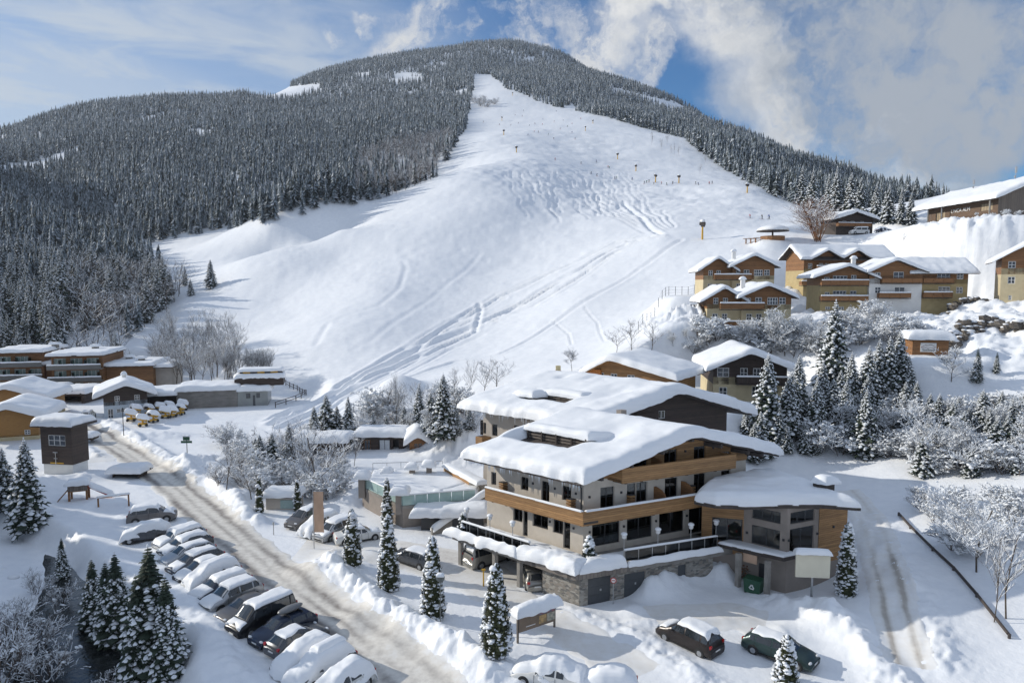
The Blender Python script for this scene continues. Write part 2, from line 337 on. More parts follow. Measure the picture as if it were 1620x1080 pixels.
PILES = [(1085, 915, 1.5, 1.7), (1062, 925, 1.5, 1.6), (1120, 905, 1.1, 1.5), (1132, 915, 1.3, 1.3), (1040, 935, 1.4, 1.2), (1018, 940, 1.1, .8), (1150, 918, 1.4, .7), (1000, 965, 1.2, .4), (340, 735, 4, 1.0), (300, 738, 3, 1.0), (270, 690, 3, .6),
         (560, 985, 2.0, .4), (640, 1010, 2.5, .4), (700, 1035, 2.2, .4), (760, 1060, 2.4, .5), (560, 905, 3, .5), (500, 905, 2.6, .6), (530, 880, 1.6, .5), (585, 880, 1.4, .5),
         (390, 790, 2.6, .9), (360, 765, 2.4, .8), (1325, 990, 2.0, .5), (1290, 985, 2.2, .4), (640, 790, 2.5, .8), (600, 780, 2.5, 1.0), (690, 800, 2.4, .7), (1240, 1005, 1.5, .3), (560, 790, 3, 1.0), (525, 775, 3, .8),
         (170, 690, 3, .5), (215, 665, 4, .9), (240, 690, 3, .6), (205, 640, 2, .6), (150, 800, 2.5, .5), (80, 770, 3, 1.0), (40, 780, 3, .9), (870, 1000, 2.5, .3), (140, 755, 3, .8)]
SLOPEPILES = [(740, 640, 6, 3.4, 92), (720, 670, 4, 2.0, 90), (1175, 480, 4, 1.5, 110), (1095, 490, 6, 3.5, 108), (1245, 410, 6, 2.5, 140), (1290, 470, 4, 1.5, 128)]
BANKS = []                                 # snow banks thrown up along edges: (polyline, offset, height, width)
def bank(pts, h, w): BANKS.append(([np.array(p[:2]) for p in pts], h, w))
bank([G(*p) for p in [(345, 762), (372, 798), (402, 826)]], .8, 1.6)
bank([G(*p) for p in [(512, 902), (545, 920), (600, 962), (680, 1010), (760, 1055), (830, 1085)]], .95, 1.7)
bank([G(*p) for p in [(170, 672), (220, 700), (265, 730), (310, 765)]], .9, 1.7)
bank([G(*p) for p in [(905, 972), (960, 990), (1010, 1010), (1070, 1050), (1120, 1085)]], .55, 1.4)
bank([G(*p) for p in [(1000, 985), (1090, 985), (1180, 985)]], .35, .8)
bank([G(*p) for p in [(1220, 955), (1290, 975), (1345, 1010), (1390, 1050), (1420, 1085)]], .9, 1.7)
bank([G(*p) for p in [(205, 818), (250, 868), (290, 930), (330, 1000), (380, 1075)]], .45, 1.6)
bank([D(*p) for p in [(1385, 820, 57), (1420, 900, 49), (1450, 985, 43), (1490, 1060, 38)]], .7, 2.0)
bank([D(*p) for p in [(1345, 795, 60), (1365, 850, 54), (1390, 950, 44)]], .35, 1.2)
ROUGH = [(1490, 500, 110, 26), (1420, 505, 112, 20), (1560, 540, 88, 10), (1490, 405, 138, 11), (1570, 404, 136, 11), (1425, 402, 142, 9), (1230, 405, 142, 12), (1090, 490, 110, 8), (740, 640, 92, 8), (1060, 505, 112, 8)]
def detail(x, y, z):
    P = np.stack([x, y], 1); r = y
    amp = np.clip(r / 90, .6, 6)
    z = z + .10 * fbm(x / 3.1, y / 3.1, 1, 4) * np.minimum(amp, 2.5) + .35 * fbm(x / 19, y / 19, 5, 3) * np.clip((r - 110) / 120, 0, 3)
    for px, py, zz, r0, r1 in PADS:
        q = np.hypot(x - px, y - py); f = 1 - sst(r0, r1, q); z = z * (1 - f) + f * (zz + .05 * fbm(x / 2, y / 2, 91, 2))
    dr, s = pline(ROAD, P)
    z = z + 2.6 * fbm(x / 42, y / 30, 7, 2) * sst(150, 190, r) * (1 - sst(330, 420, r))
    flat = 1 - sst(RW + .2, RW + 3.0, dr)
    z = z * (1 - flat) + flat * (-.05)
    z = z + (.34 + .40 * fbm(x / 1.1, y / 1.1, 21, 3) + .14 * fbm(x / .42, y / .42, 23, 2)) * np.exp(-((dr - RW - .9) / .8) ** 2) * (r < 140) * sst(5.5, 9.5, np.hypot(x - G(452, 868)[0], y - G(452, 868)[1])) * np.where((x < np.interp(y, [p[1] for p in ROAD][::-1], [p[0] for p in ROAD][::-1])) & (y < 96), .16, 1.)
    ds, _ = pline(STREAM, P); w = 3.3 + 1.3 * fbm(x / 7, y / 7, 31, 2)
    cut = 1 - sst(w, w + 2.6, ds)
    z = z + (1 - sst(w + 1.8, w + 6.5, ds)) * .5 - cut * 2.3
    for px, py, d, rr, h in HUMPS:
        c = D(px, py, d); q = np.hypot(x - c[0], y - c[1]) / rr; z = z + h * np.exp(-q ** 2)
    for px, py, d, h, dd in SLOPEPILES:
        c = D(px, py, dd); q = np.hypot(x - c[0], (y - c[1])) / d; z = z + h * np.exp(-q ** 2 * 1.2) * (1 + .5 * fbm(x / .8, y / .8, 41, 3))
    for px, py, rr, h in PILES:
        c = G(px, py); q = np.hypot(x - c[0], y - c[1]) / rr; m = q < 2.2
        if m.any(): z[m] += h * np.exp(-q[m] ** 2 * 1.5) * (1 + .5 * fbm(x[m] / .9, y[m] / .9, 51, 3))
    for pts, h, wd in BANKS:
        b, s = pline(pts, P); m = b < wd * 2.2
        if m.any(): z[m] += np.maximum(0, h * (.7 + .7 * fbm(x[m] / 1.3, y[m] / 1.3, 61, 3) + .25 * fbm(x[m] / .45, y[m] / .45, 63, 2))) * np.exp(-(b[m] / wd) ** 2 * 1.6)
    for px, py, d, rr in ROUGH:
        c = D(px, py, d); q = np.hypot(x - c[0], y - c[1]) / rr; m = q < 1.6
        z[m] += (.75 + .3 * (y[m] > 130)) * fbm(x[m] / 1.9, y[m] / 1.9, 71, 3) * (1 - sst(.6, 1.5, q[m]))
    mg = D(930, 300, 320); q = np.hypot((x - mg[0]) / 75, (y - mg[1]) / 95)
    z = z + .8 * fbm(x / 5, y / 6, 81, 3) * (1 - sst(.5, 1.2, q))
    mg = D(1140, 322, 262); q = np.hypot((x - mg[0]) / 60, (y - mg[1]) / 55)
    z = z + .55 * fbm(x / 5, y / 3.2, 85, 3) * (1 - sst(.5, 1.2, q))
    mg = D(880, 232, 480); q = np.hypot((x - mg[0]) / 70, (y - mg[1]) / 110)
    z = z + 1.2 * fbm(x / 14, y / 5, 83, 3) * (1 - sst(.5, 1.2, q))
    for pts, wd, dep in GROOVES:
        a = np.array(pts); lo = a.min(0) - 4; hi = a.max(0) + 4
        m = np.where((x > lo[0]) & (x < hi[0]) & (y > lo[1]) & (y < hi[1]))[0]
        if len(m):
            b, _ = pline(pts, P[m]); z[m] += dep * (-np.exp(-(b / wd) ** 2) + .45 * np.exp(-((b - 1.7 * wd) / wd) ** 2))
    return z
def H(x, y):
    x = np.atleast_1d(np.asarray(x, float)); y = np.atleast_1d(np.asarray(y, float)); return detail(x, y, base(x, y))
def T(px, py, d0=30., d1=1900.):
    p = T0(px, py, d0, d1)
    for _ in range(3):                     # settle on the detailed ground along the same sight line
        r = ray(px, py); z = H(p[0], p[1])[0]
        lo, hi = p[1] * .9, p[1] * 1.1; t = np.linspace(lo, hi, 60); hz = H(r[0] / r[1] * t, t) - (CZ + r[2] / r[1] * t); k = np.argmax(hz > 0)
        if hz[k] > 0: p = np.array([r[0] / r[1] * t[k], t[k], CZ + r[2] / r[1] * t[k]])
        break
    return np.array([p[0], p[1], H(p[0], p[1])[0]])
def build_terrain():
    lg = lambda a, b, st: np.exp(np.arange(math.log(a), math.log(b), st))
    ys = np.concatenate([[9, 12, 15, 18, 22, 26, 30, 34, 37], lg(39, 165, .0036), lg(165, 620, .0062), lg(620, 2300, .012)])
    us = np.concatenate([np.linspace(-2.2, -.9, 26), np.arange(-.88, -.36, .0032), np.arange(-.36, .36, .0022), np.arange(.36, .88, .0032), np.linspace(.9, 2.2, 26)])
    U, Y = np.meshgrid(us, ys); X = U * np.maximum(Y, 24); Z = H(X.ravel(), Y.ravel())
    V = np.stack([X.ravel(), Y.ravel(), Z], 1); nu, ny = len(us), len(ys)
    i = np.arange((ny - 1) * (nu - 1)); r, c = np.divmod(i, nu - 1); a = r * nu + c
    F = np.stack([a, a + 1, a + 1 + nu, a + nu], 1)
    o = link('snowy_ground', npmesh('snowy_ground', V, F, SNOW, smooth=True)); tag(o, kind='structure'); return o
def strip(name, pts, half, m, z_off, step=.6, across=9, edge=.5, taper=True, zf=None):   # a sheet that follows the ground
    P = [np.array(p[:2], float) for p in pts]; Q = []
    for a, b in zip(P[:-1], P[1:]):
        k = max(1, int(np.hypot(*(b - a)) / step)); Q += [a + (b - a) * i / k for i in range(k)]
    Q.append(P[-1]); Q = np.array(Q)
    for _ in range(8): Q[1:-1] = (Q[:-2] + 2 * Q[1:-1] + Q[2:]) / 4
    tn = np.gradient(Q, axis=0); tn /= np.linalg.norm(tn, axis=1)[:, None]; nr = np.stack([-tn[:, 1], tn[:, 0]], 1); ts = np.linspace(-1, 1, across)
    wob = lambda s, sd: edge * fbm(np.arange(len(Q)) * .35 + s, np.zeros(len(Q)) + s, sd, 3)
    hl = half + wob(0, 7); hr = half + wob(50, 8)
    X = np.stack([Q[:, 0] + nr[:, 0] * (t * (hr if t > 0 else hl)) for t in ts], 1); Y = np.stack([Q[:, 1] + nr[:, 1] * (t * (hr if t > 0 else hl)) for t in ts], 1)
    Z = (H(X.ravel(), Y.ravel()) if zf is None else np.full(X.size, zf)) + (z_off - (.16 * np.maximum(sst(.72, 1, np.abs(np.tile(ts, len(Q)))), np.repeat(1 - sst(0, 4, np.minimum(np.arange(len(Q)), len(Q) - 1 - np.arange(len(Q))).astype(float)), len(ts))) if zf is None else 0))
    n, k = X.shape; i = np.arange((n - 1) * (k - 1)); r, c = np.divmod(i, k - 1); a = r * k + c
    o = link(name, npmesh(name, np.stack([X.ravel(), Y.ravel(), Z], 1), np.stack([a, a + 1, a + 1 + k, a + k], 1), m, smooth=True)); return tag(o, kind='structure')
# ------------------------------------------------------------------ building kit
def snow_sheet(u0, u1, v0, v1, zf, th, res=.4, edge=.55, wob=.18, seed=1, dents=(), holes=(), under=.02, rough=.12, poly=None, sag=.12):
    nu = max(4, int((u1 - u0) / res)); nv = max(4, int((v1 - v0) / res))
    # rows crowd towards the edges so that the rounded lip is smooth
    def ax(a, b, n):
        t = np.linspace(0, 1, n + 1); t = np.concatenate([[0, .004, .012, .025], t[(t > .035) & (t < .965)], [.975, .988, .996, 1]]); return a + (b - a) * t
    U, Vv = np.meshgrid(ax(u0, u1, nu), ax(v0, v1, nv))
    if poly is not None:                  # a four-cornered field instead of a rectangle
        s = (U - u0) / (u1 - u0); t = (Vv - v0) / (v1 - v0); p = np.array(poly, float)
        A = p[0][:, None, None] * (1 - s) * (1 - t) + p[1][:, None, None] * s * (1 - t) + p[2][:, None, None] * s * t + p[3][:, None, None] * (1 - s) * t
        L = [np.hypot(*(p[(i + 1) % 4] - p[i])) for i in range(4)]; W, D_ = (L[0] + L[2]) / 2, (L[1] + L[3]) / 2
        d = np.minimum(np.minimum(s, 1 - s) * W, np.minimum(t, 1 - t) * D_); cu, cv = A[0].mean(), A[1].mean(); U, Vv = A[0], A[1]
    else:
        d = np.minimum(np.minimum(U - u0, u1 - U), np.minimum(Vv - v0, v1 - Vv)); cu, cv = (u0 + u1) / 2, (v0 + v1) / 2
    pr = np.sqrt(np.clip(1 - (1 - np.clip(d / edge, 0, 1)) ** 2, 0, 1))
    t_ = th * (1 + .3 * fbm(U / 2.6, Vv / 2.6, seed, 3)) + rough * .6 * fbm(U / .8, Vv / .8, seed + 5, 3) * th
    e = np.exp(-d / .5); wb = wob * fbm(U / 1.3 + 7, Vv / 1.3, seed + 9, 3)
    du, dv = U - cu, Vv - cv; ln = np.hypot(du, dv) + 1e-6; U2 = U + du / ln * wb * e * 1.6; V2 = Vv + dv / ln * wb * e * 1.6
    zz = zf(U, Vv) - sag * np.exp(-d / .35) * (.6 + 1.2 * np.abs(fbm(U / .9, Vv / .9, seed + 13, 2)))
    top = zz + t_ * pr
    for (a, b, ra, rb, k) in dents: top -= k * th * np.exp(-(((U - a) / ra) ** 2 + ((Vv - b) / rb) ** 2))
    for (a0, a1, b0, b1) in holes:
        q = np.maximum(np.maximum(a0 - U, U - a1), np.maximum(b0 - Vv, Vv - b1)); top = np.where(q < .35, zz - .15 + np.clip(q, 0, .35) / .35 * (top - zz + .15) * np.sqrt(np.clip(q / .35, 0, 1)), top)
    top = np.maximum(top, zz - .2)
    n, k = U.shape; V = np.concatenate([np.stack([U2.ravel(), V2.ravel(), top.ravel()], 1), np.stack([U2.ravel(), V2.ravel(), (zz - under).ravel()], 1)])
    i = np.arange((n - 1) * (k - 1)); r, c = np.divmod(i, k - 1); a = r * k + c; F = [np.stack([a, a + 1, a + 1 + k, a + k], 1), np.stack([a + n * k, a + k + n * k, a + 1 + k + n * k, a + 1 + n * k], 1)]
    ring = list(range(k)) + [j * k + k - 1 for j in range(1, n)] + [(n - 1) * k + j for j in range(k - 2, -1, -1)] + [j * k for j in range(n - 2, 0, -1)]
    ring = np.array(ring); nx = np.roll(ring, -1); F.append(np.stack([ring + n * k, nx + n * k, nx, ring], 1)); return V, np.concatenate(F)
class Bldg:
    def __init__(s, name, label, loc, au, av=None, cat='building', group=None):
        s.loc = np.array([loc[0], loc[1], loc[2] if len(loc) > 2 else 0.], float); s.eu = np.array([math.cos(R(au)), math.sin(R(au))]); av = au + 90 if av is None else av; s.ev = np.array([math.cos(R(av)), math.sin(R(av))])
        s.root = thing(name, label, cat, s.loc, 0, group); s.rooms = MB(s.xf); s.nseed = random.Random(int(abs(s.loc[0] * 31 + s.loc[1] * 17)))
    def xf(s, u, v, z): return (u * s.eu[0] + v * s.ev[0], u * s.eu[1] + v * s.ev[1], z)
    def uv(s, p): return np.linalg.solve(np.array([s.eu, s.ev]).T, np.array(p[:2]) - s.loc[:2])
    def at(s, px, py, z): return tuple(s.uv(G(px, py, z + s.loc[2])))          # plan position of a pixel at a height over the base
    def onV(s, px, py, v=0):
        r = ray(px, py); n = np.array([-s.eu[1], s.eu[0]]); o = s.loc[:2] + v * s.ev; t = (o @ n) / (r[:2] @ n); p = t * r; return s.uv(p)[0], CZ + p[2] - s.loc[2]
    def onU(s, px, py, u=0):
        r = ray(px, py); n = np.array([-s.ev[1], s.ev[0]]); o = s.loc[:2] + u * s.eu; t = (o @ n) / (r[:2] @ n); p = t * r; return s.uv(p)[1], CZ + p[2] - s.loc[2]
    def mb(s): return MB(s.xf)
    def part(s, name, mb, mats, parent=None, smooth=False): return mb.build(name, mats, parent or s.root, smooth)
    def box(s, name, m, u0, u1, v0, v1, z0, z1, parent=None):
        b = s.mb(); b.box(u0, u1, v0, v1, z0, z1); return s.part(name, b, m, parent)
    def snow(s, *a, name='roof_snow', parent=None, **k):
        V, F = snow_sheet(*a, **k); W = np.stack([V[:, 0] * s.eu[0] + V[:, 1] * s.ev[0], V[:, 0] * s.eu[1] + V[:, 1] * s.ev[1], V[:, 2]], 1); return link(name, npmesh(name, W, F, SNOWR, smooth=True), parent or s.root)
    # a wall seen from outside runs left to right from p to q; openings are [(a0,a1,z0,z1)]
    def face(s, p, q): p = np.array(p, float); q = np.array(q, float); L = np.hypot(*(q - p)); d = (q - p) / L; return (p, d, np.array([-d[1], d[0]]), L)
    def pt(s, f, a, dep): p = f[0] + f[1] * a + f[2] * dep; return p
    def wall(s, mb, f, a0, a1, z0, z1, holes=(), dep=.22, mi=0, breaks=()):
        zt = z1 if callable(z1) else (lambda a: z1); H_ = [h for h in holes if h[1] > a0 + .01 and h[0] < a1 - .01 and h[3] > z0 + .01]
        A = sorted(set([a0, a1] + [min(max(x, a0), a1) for h in H_ for x in h[:2]] + [b for b in breaks if a0 < b < a1])); zc = 1e9 if callable(z1) else z1
        Z = sorted(set([z0] + [max(h[2], z0) for h in H_] + [min(h[3], zc) for h in H_])); 
        for i in range(len(A) - 1):
            for j in range(len(Z)):
                x0, x1, y0 = A[i], A[i + 1], Z[j]; last = j == len(Z) - 1; ya, yb = (zt(x0), zt(x1)) if last else (Z[j + 1], Z[j + 1])
                if min(ya, yb) - y0 < 1e-4 and max(ya, yb) - y0 < 1e-4: continue
                cx, cy = (x0 + x1) / 2, y0 + .01
                if any(h[0] < cx < h[1] and h[2] - 1e-6 <= cy < h[3] for h in H_) and not last: continue
                P = [(*s.pt(f, x0, 0), y0), (*s.pt(f, x1, 0), y0), (*s.pt(f, x1, 0), yb), (*s.pt(f, x0, 0), ya)]; mb.add(P, [(0, 1, 2, 3)], mi)
        for h in H_:
            q = [max(h[0], a0), min(h[1], a1), max(h[2], z0), min(h[3], zc)]
            c = [(q[0], q[2]), (q[1], q[2]), (q[1], q[3]), (q[0], q[3])]
            for k in range(4):
                (xa, ya), (xb, yb) = c[k], c[(k + 1) % 4]; mb.add([(*s.pt(f, xa, 0), ya), (*s.pt(f, xb, 0), yb), (*s.pt(f, xb, dep), yb), (*s.pt(f, xa, dep), ya)], [(0, 3, 2, 1)], mi)
    def bar(s, mb, f, a0, a1, d0, d1, z0, z1, mi=0):
        P = [s.pt(f, a, d) for a, d in ((a0, d0), (a1, d0), (a1, d1), (a0, d1))]; mb.add([(*p, z) for z in (z0, z1) for p in P], [(0, 3, 2, 1), (4, 5, 6, 7), (0, 1, 5, 4), (1, 2, 6, 5), (2, 3, 7, 6), (3, 0, 4, 7)], mi)
    def window(s, f, h, m=None, fw=.07, mull=1, cross=0, dep=.12, curt='', pane=None, name='window', sill=None, room=True, label=None, rd=2.0, rm=.3):
        a0, a1, z0, z1 = h; b = s.mb()
        for q in ((a0, a0 + fw, z0, z1), (a1 - fw, a1, z0, z1), (a0 + fw, a1 - fw, z0, z0 + fw), (a0 + fw, a1 - fw, z1 - fw, z1)): s.bar(b, f, q[0], q[1], dep, dep + .07, q[2], q[3])
        for i in range(mull): x = a0 + (a1 - a0) * (i + 1) / (mull + 1); s.bar(b, f, x - fw * .5, x + fw * .5, dep + .004, dep + .066, z0 + fw, z1 - fw)
        for i in range(cross): z = z0 + (z1 - z0) * (i + 1) / (cross + 1); s.bar(b, f, a0 + fw, a1 - fw, dep + .008, dep + .062, z - fw * .4, z + fw * .4)
        o = s.part(name, b, m or DARKF)
        if label: o['label'] = label
        p = s.mb(); s.bar(p, f, a0 + fw * .6, a1 - fw * .6, dep + .025, dep + .045, z0 + fw * .6, z1 - fw * .6); s.part('pane', p, pane or PANE, o)
        if sill is not None: q = s.mb(); s.bar(q, f, a0 - .06, a1 + .06, -.07, dep, z0 - .05, z0 - .004); s.part('sill', q, sill, o)
        if curt:
            q = s.mb(); n = 10
            for side in curt:
                c0, c1 = (a0 + .06, a0 + (a1 - a0) * .3) if side == 'l' else ((a1 - (a1 - a0) * .3, a1 - .06) if side == 'r' else (a0 + .06, a1 - .06)); k = n if side != 'f' else 2 * n; vs = []
                for i in range(k + 1): P = s.pt(f, c0 + (c1 - c0) * i / k, dep + .16 + (.05 if i % 2 else 0)); vs += [(*P, z0 + .05), (*P, z1 - .05)]
                q.add(vs, [(2 * i, 2 * i + 2, 2 * i + 3, 2 * i + 1) for i in range(k)])
            s.part('curtain', q, CURT, o)
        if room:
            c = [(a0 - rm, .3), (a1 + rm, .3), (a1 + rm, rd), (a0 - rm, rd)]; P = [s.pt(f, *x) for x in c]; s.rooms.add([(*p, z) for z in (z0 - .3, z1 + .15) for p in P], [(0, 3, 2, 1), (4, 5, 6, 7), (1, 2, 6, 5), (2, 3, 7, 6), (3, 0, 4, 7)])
        return o
    def finish(s):
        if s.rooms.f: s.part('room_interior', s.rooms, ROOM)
    def slab(s, prof, v0, v1, th=.22, m=BEAM, name='roof', axis='v'):           # prof: [(u,z)] from eave over ridge to eave
        b = s.mb(); P = list(prof) + [(u, z - th) for u, z in reversed(prof)]
        if axis == 'v': b.extr(P[::-1] if False else P, v0, v1)
        else:
            n = len(P); b.add([(v0, u, z) for u, z in P] + [(v1, u, z) for u, z in P], [tuple(range(n - 1, -1, -1)), tuple(range(n, 2 * n))] + [(i, (i + 1) % n, n + (i + 1) % n, n + i) for i in range(n)])
        return s.part(name, b, m)
def ridge(prof, sm=.5):                     # height over a profile, the ridge softened as deep snow softens it
    us = np.array([p[0] for p in prof]); zs = np.array([p[1] for p in prof])
    def f(u):
        u = np.asarray(u, float); return sum(np.interp(u + o, us, zs, left=None, right=None) for o in (-sm, 0, sm)) / 3
    return f
def gable_block(b, u0, u1, v0, v1, z0, zm, ze, za, over=.8, fover=1.0, bover=.5, low=YELP, up=OAKB, front=(), right=(), left=(), snow=.6, seed=1, au=None, frame=WHITE, mull=1, cross=1, gable_side='front', roofm=BEAM, names=('plaster_wall', 'timber_wall'), sn_edge=.45):
    au = (u0 + u1) / 2 if au is None else au; sl1 = (za - ze) / (au - u0); sl2 = (za - ze) / (u1 - au); top = lambda u: np.interp(u, [u0, au, u1], [ze, za, ze])
    F_ = b.face((u0, v0), (u1, v0)); Rr = b.face((u1, v0), (u1, v1)); L = b.face((u0, v1), (u0, v0)); Bk = b.face((u1, v1), (u0, v1))
    lo, hi = b.mb(), b.mb()
    for f, hs, gab in ((F_, front, 1), (Rr, right, 0), (L, left, 0), (Bk, (), 2)):
        if zm > z0: b.wall(lo, f, 0, f[3], z0 - 2.5, zm, hs)
        g = (lambda a: float(top(u0 + a))) if gab == 1 else ((lambda a: float(top(u1 - a))) if gab == 2 else ze); b.wall(hi, f, 0, f[3], zm, g, hs, breaks=(au - u0,) if gab == 1 else ((u1 - au,) if gab == 2 else ()))
        for h in hs: b.window(f, h[:4], frame, fw=.09, mull=h[4] if len(h) > 4 else mull, cross=cross, dep=.06, room=False, pane=PANED, curt='')
    if zm > z0: b.part(names[0], lo, low)
    b.part(names[1], hi, up)
    prof = [(u0 - over, ze - sl1 * over + .2), (au, za + .2), (u1 + over, ze - sl2 * over + .2)]; b.slab(prof, v0 - fover, v1 + bover, .2, roofm)
    f = ridge(prof, .35); b.snow(u0 - over - .12, u1 + over + .12, v0 - fover - .15, v1 + bover + .15, lambda u, v: f(u) + .0, snow, seed=seed, res=.45, edge=sn_edge)
def balcony(b, f, a0, a1, z, dep=1.1, h=.95, m=OAKB, snow=True, name='balcony', slats=True, up=.09):
    q = b.mb(); b.bar(q, f, a0, a1, -dep, 0, z - .14, z); rl = b.mb()
    b.bar(rl, f, a0, a1, -dep - .04, -dep + .02, z + up, z + h); b.bar(rl, f, a0 + .0, a0 + .06, -dep + .02, 0, z + up, z + h); b.bar(rl, f, a1 - .06, a1, -dep + .02, 0, z + up, z + h)
    n = max(1, int((a1 - a0) / 1.5))
    for i in range(n + 1): x = a0 + (a1 - a0) * i / n; b.bar(rl, f, max(a0, x - .06), min(a1, x + .06), -dep - .09, -dep - .042, z - .1, z + h + .02)
    b.bar(rl, f, a0 - .03, a1 + .03, -dep - .12, -dep + .06, z + h + .022, z + h + .08)
    o = b.part(name, q, BEAM); b.part('railing', rl, m, o)
    if snow:
        p0 = b.pt(f, a0, -dep - .16); p1 = b.pt(f, a1, -dep - .16); p2 = b.pt(f, a1, -dep + .12); p3 = b.pt(f, a0, -dep + .12); V, F = snow_sheet(0, 1, 0, 1, lambda u, v: 0 * u + z + h + .085, .2, res=.08, edge=.12, wob=.06, seed=b.nseed.randint(0, 999), poly=[p0, p1, p2, p3], sag=.03)
        W = np.stack([V[:, 0] * b.eu[0] + V[:, 1] * b.ev[0], V[:, 0] * b.eu[1] + V[:, 1] * b.ev[1], V[:, 2]], 1); link('snow_cover', npmesh('snow_cover', W, F, SNOWR, smooth=True), o)
    return o
PANED = mat('dark_window_glass', (.05, .06, .075), .06, (.015, .018, .022), scale=1.5, spec=.9)
def two(pL, pR):                            # base point and angle from two base points
    a = np.array(pL); b_ = np.array(pR); return a, math.degrees(math.atan2(*(b_ - a)[:2][::-1])), float(np.hypot(*(b_ - a)[:2]))
# ------------------------------------------------------------------ the big hotel in front
HC = (5.72, 53.3, 0.)
hb = Bldg('alpine_hotel', 'large beige hotel with long larch balconies above a stone garage and snowy terrace', HC, 24, 140, 'hotel')
for x, y, r0, r1 in [(4, 62, 8, 12), (14, 62, 8, 12), (10, 57, 5, 8), (-2, 60, 5, 9), (0, 53, 5, 9), (20, 58, 5, 9), (14, 53, 5, 8), (-11, 75, 6, 9), (24, 62, 4, 8)]: pad(x, y, 0, r0, r1)
def hotel():
    b = hb; W = 16.7; Lv = 10.4; RP = [(-1.7, 9.42), (8.95, 12.2), (18.3, 9.62)]; top = lambda u: float(np.interp(u, [p[0] for p in RP], [p[1] - .24 for p in RP]))
    Fr = b.face((0, 0), (W, 0)); Lf = b.face((0, Lv), (0, 0)); Rt = b.face((W, 0), (W, Lv)); Bk = b.face((W, Lv), (0, Lv))
    g = [(.82, 3.49, 3.5, 5.6), (4.14, 6.69, 3.5, 5.6), (7.36, 9.98, 3.5, 5.6), (10.48, 13.1, 3.1, 5.5)]
    s2 = [(1.56, 2.9, 6.25, 8.3), (4.1, 5.0, 6.25, 8.3), (5.02, 6.12, 6.6, 8.3), (7.88, 9.24, 6.25, 8.3), (10.93, 12.2, 6.25, 8.34), (13.91, 14.95, 6.7, 8.3)]
    s3 = [(4.73, 6.07, 9.2, 10.6), (7.76, 9.1, 9.2, 10.75), (10.86, 12.14, 9.2, 10.75), (13.9, 14.9, 9.2, 9.98)]
    lo, hi = b.mb(), b.mb(); b.wall(lo, Fr, 0, W, 3.0, 9.0, g + s2); b.wall(hi, Fr, 0, W, 9.0, lambda a: max(9.0, top(a)), s3, breaks=(8.95, 2.3, 15.6))
    xl = lambda v: Lv - v
    lg = [(xl(7.35), xl(6.3), 4.2, 5.5), (xl(6.25), xl(5.72), 3.1, 5.5), (xl(5.2), xl(3.55), 4.2, 5.5), (xl(3.05), xl(2.0), 4.15, 5.5), (xl(1.98), xl(1.28), 3.1, 5.5)]
    l2 = [(xl(9.9), xl(9.3), 6.9, 8.05), (xl(6.5), xl(5.65), 7.1, 8.25), (xl(4.27), xl(3.42), 6.3, 8.3), (xl(2.14), xl(1.22), 7.1, 8.3)]
    b.wall(lo, Lf, 0, Lv, 3.0, 9.4, lg + l2); b.wall(lo, Rt, 0, Lv, 0, 9.6); b.wall(lo, Bk, 0, W, 0, lambda a: top(W - a), breaks=(W - 8.95,))
    b.part('plaster_wall', lo, PLASTL); b.part('timber_gable', hi, LARCH)
    for h in g: b.window(Fr, h, mull=1, curt='r')
    for i, h in enumerate(s2): b.window(Fr, h, mull=1 if i not in (1,) else 0, curt=('l', 'f', 'f', 'r', 'r', 'l')[i])
    for i, h in enumerate(s3): b.window(Fr, h, mull=1, curt=('', 'l', 'r', '')[i])
    for i, h in enumerate(lg): b.window(Lf, h, mull=0 if i in (1, 4) else 1, curt='' if i in (1, 4) else 'l', name='glazed_door' if i in (1, 4) else 'window')
    for i, h in enumerate(l2): b.window(Lf, h, mull=1, curt='l')
    # small wall lamps beside the doors
    for f, a, z in [(Fr, .55, 4.7), (Fr, 3.8, 4.7), (Fr, 7.0, 4.7), (Fr, 10.2, 4.7), (Fr, .5, 7.6), (Fr, 3.5, 7.6), (Fr, 6.9, 7.6), (Fr, 10.0, 7.6), (Fr, 13.0, 7.6), (Fr, 6.6, 10.4), (Fr, 9.9, 10.4), (Fr, 12.9, 10.4), (Lf, 5.5, 4.9), (Lf, 7.1, 4.9), (Lf, 9.5, 4.9), (Lf, 5.3, 7.8), (Lf, 7.6, 7.8), (Lf, 9.7, 7.8)]:
        q = b.mb(); b.bar(q, f, a - .06, a + .06, -.1, -.002, z, z + .18); b.part('wall_lamp', q, DARKF)
    # balconies: boards on a dark slab with beam heads under it
    def long_balcony(p, q, z, hgt, dep, name, back=0):
        f = b.face(p, q); s = b.mb(); b.bar(s, f, 0, f[3], -dep, 0, z - .18, z); 
        n = int(f[3] / 1.45)
        for i in range(n): a = .6 + i * (f[3] - 1.0) / max(1, n - 1); b.bar(s, f, a - .1, a + .1, -dep + .12, 0, z - .42, z - .182)
        o = b.part(name, s, BEAM); r = b.mb(); b.bar(r, f, 0, f[3], -dep - .09, -dep - .002, z - .30, z + hgt); b.bar(r, f, -.02, f[3] + .02, -dep - .13, -dep + .05, z + hgt + .002, z + hgt + .06)
        b.part('board_railing', r, LARCH, o); return f, o
    fo, o = long_balcony((-1.3, 0), (10.6, 0), 6.15, .78, 1.3, 'balcony')
    f2, o2 = long_balcony((0, 8.9), (0, -1.4), 6.15, .78, 1.3, 'balcony')
    f3, o3 = long_balcony((2.2, 0), (13.8, 0), 9.1, .9, 1.3, 'balcony')
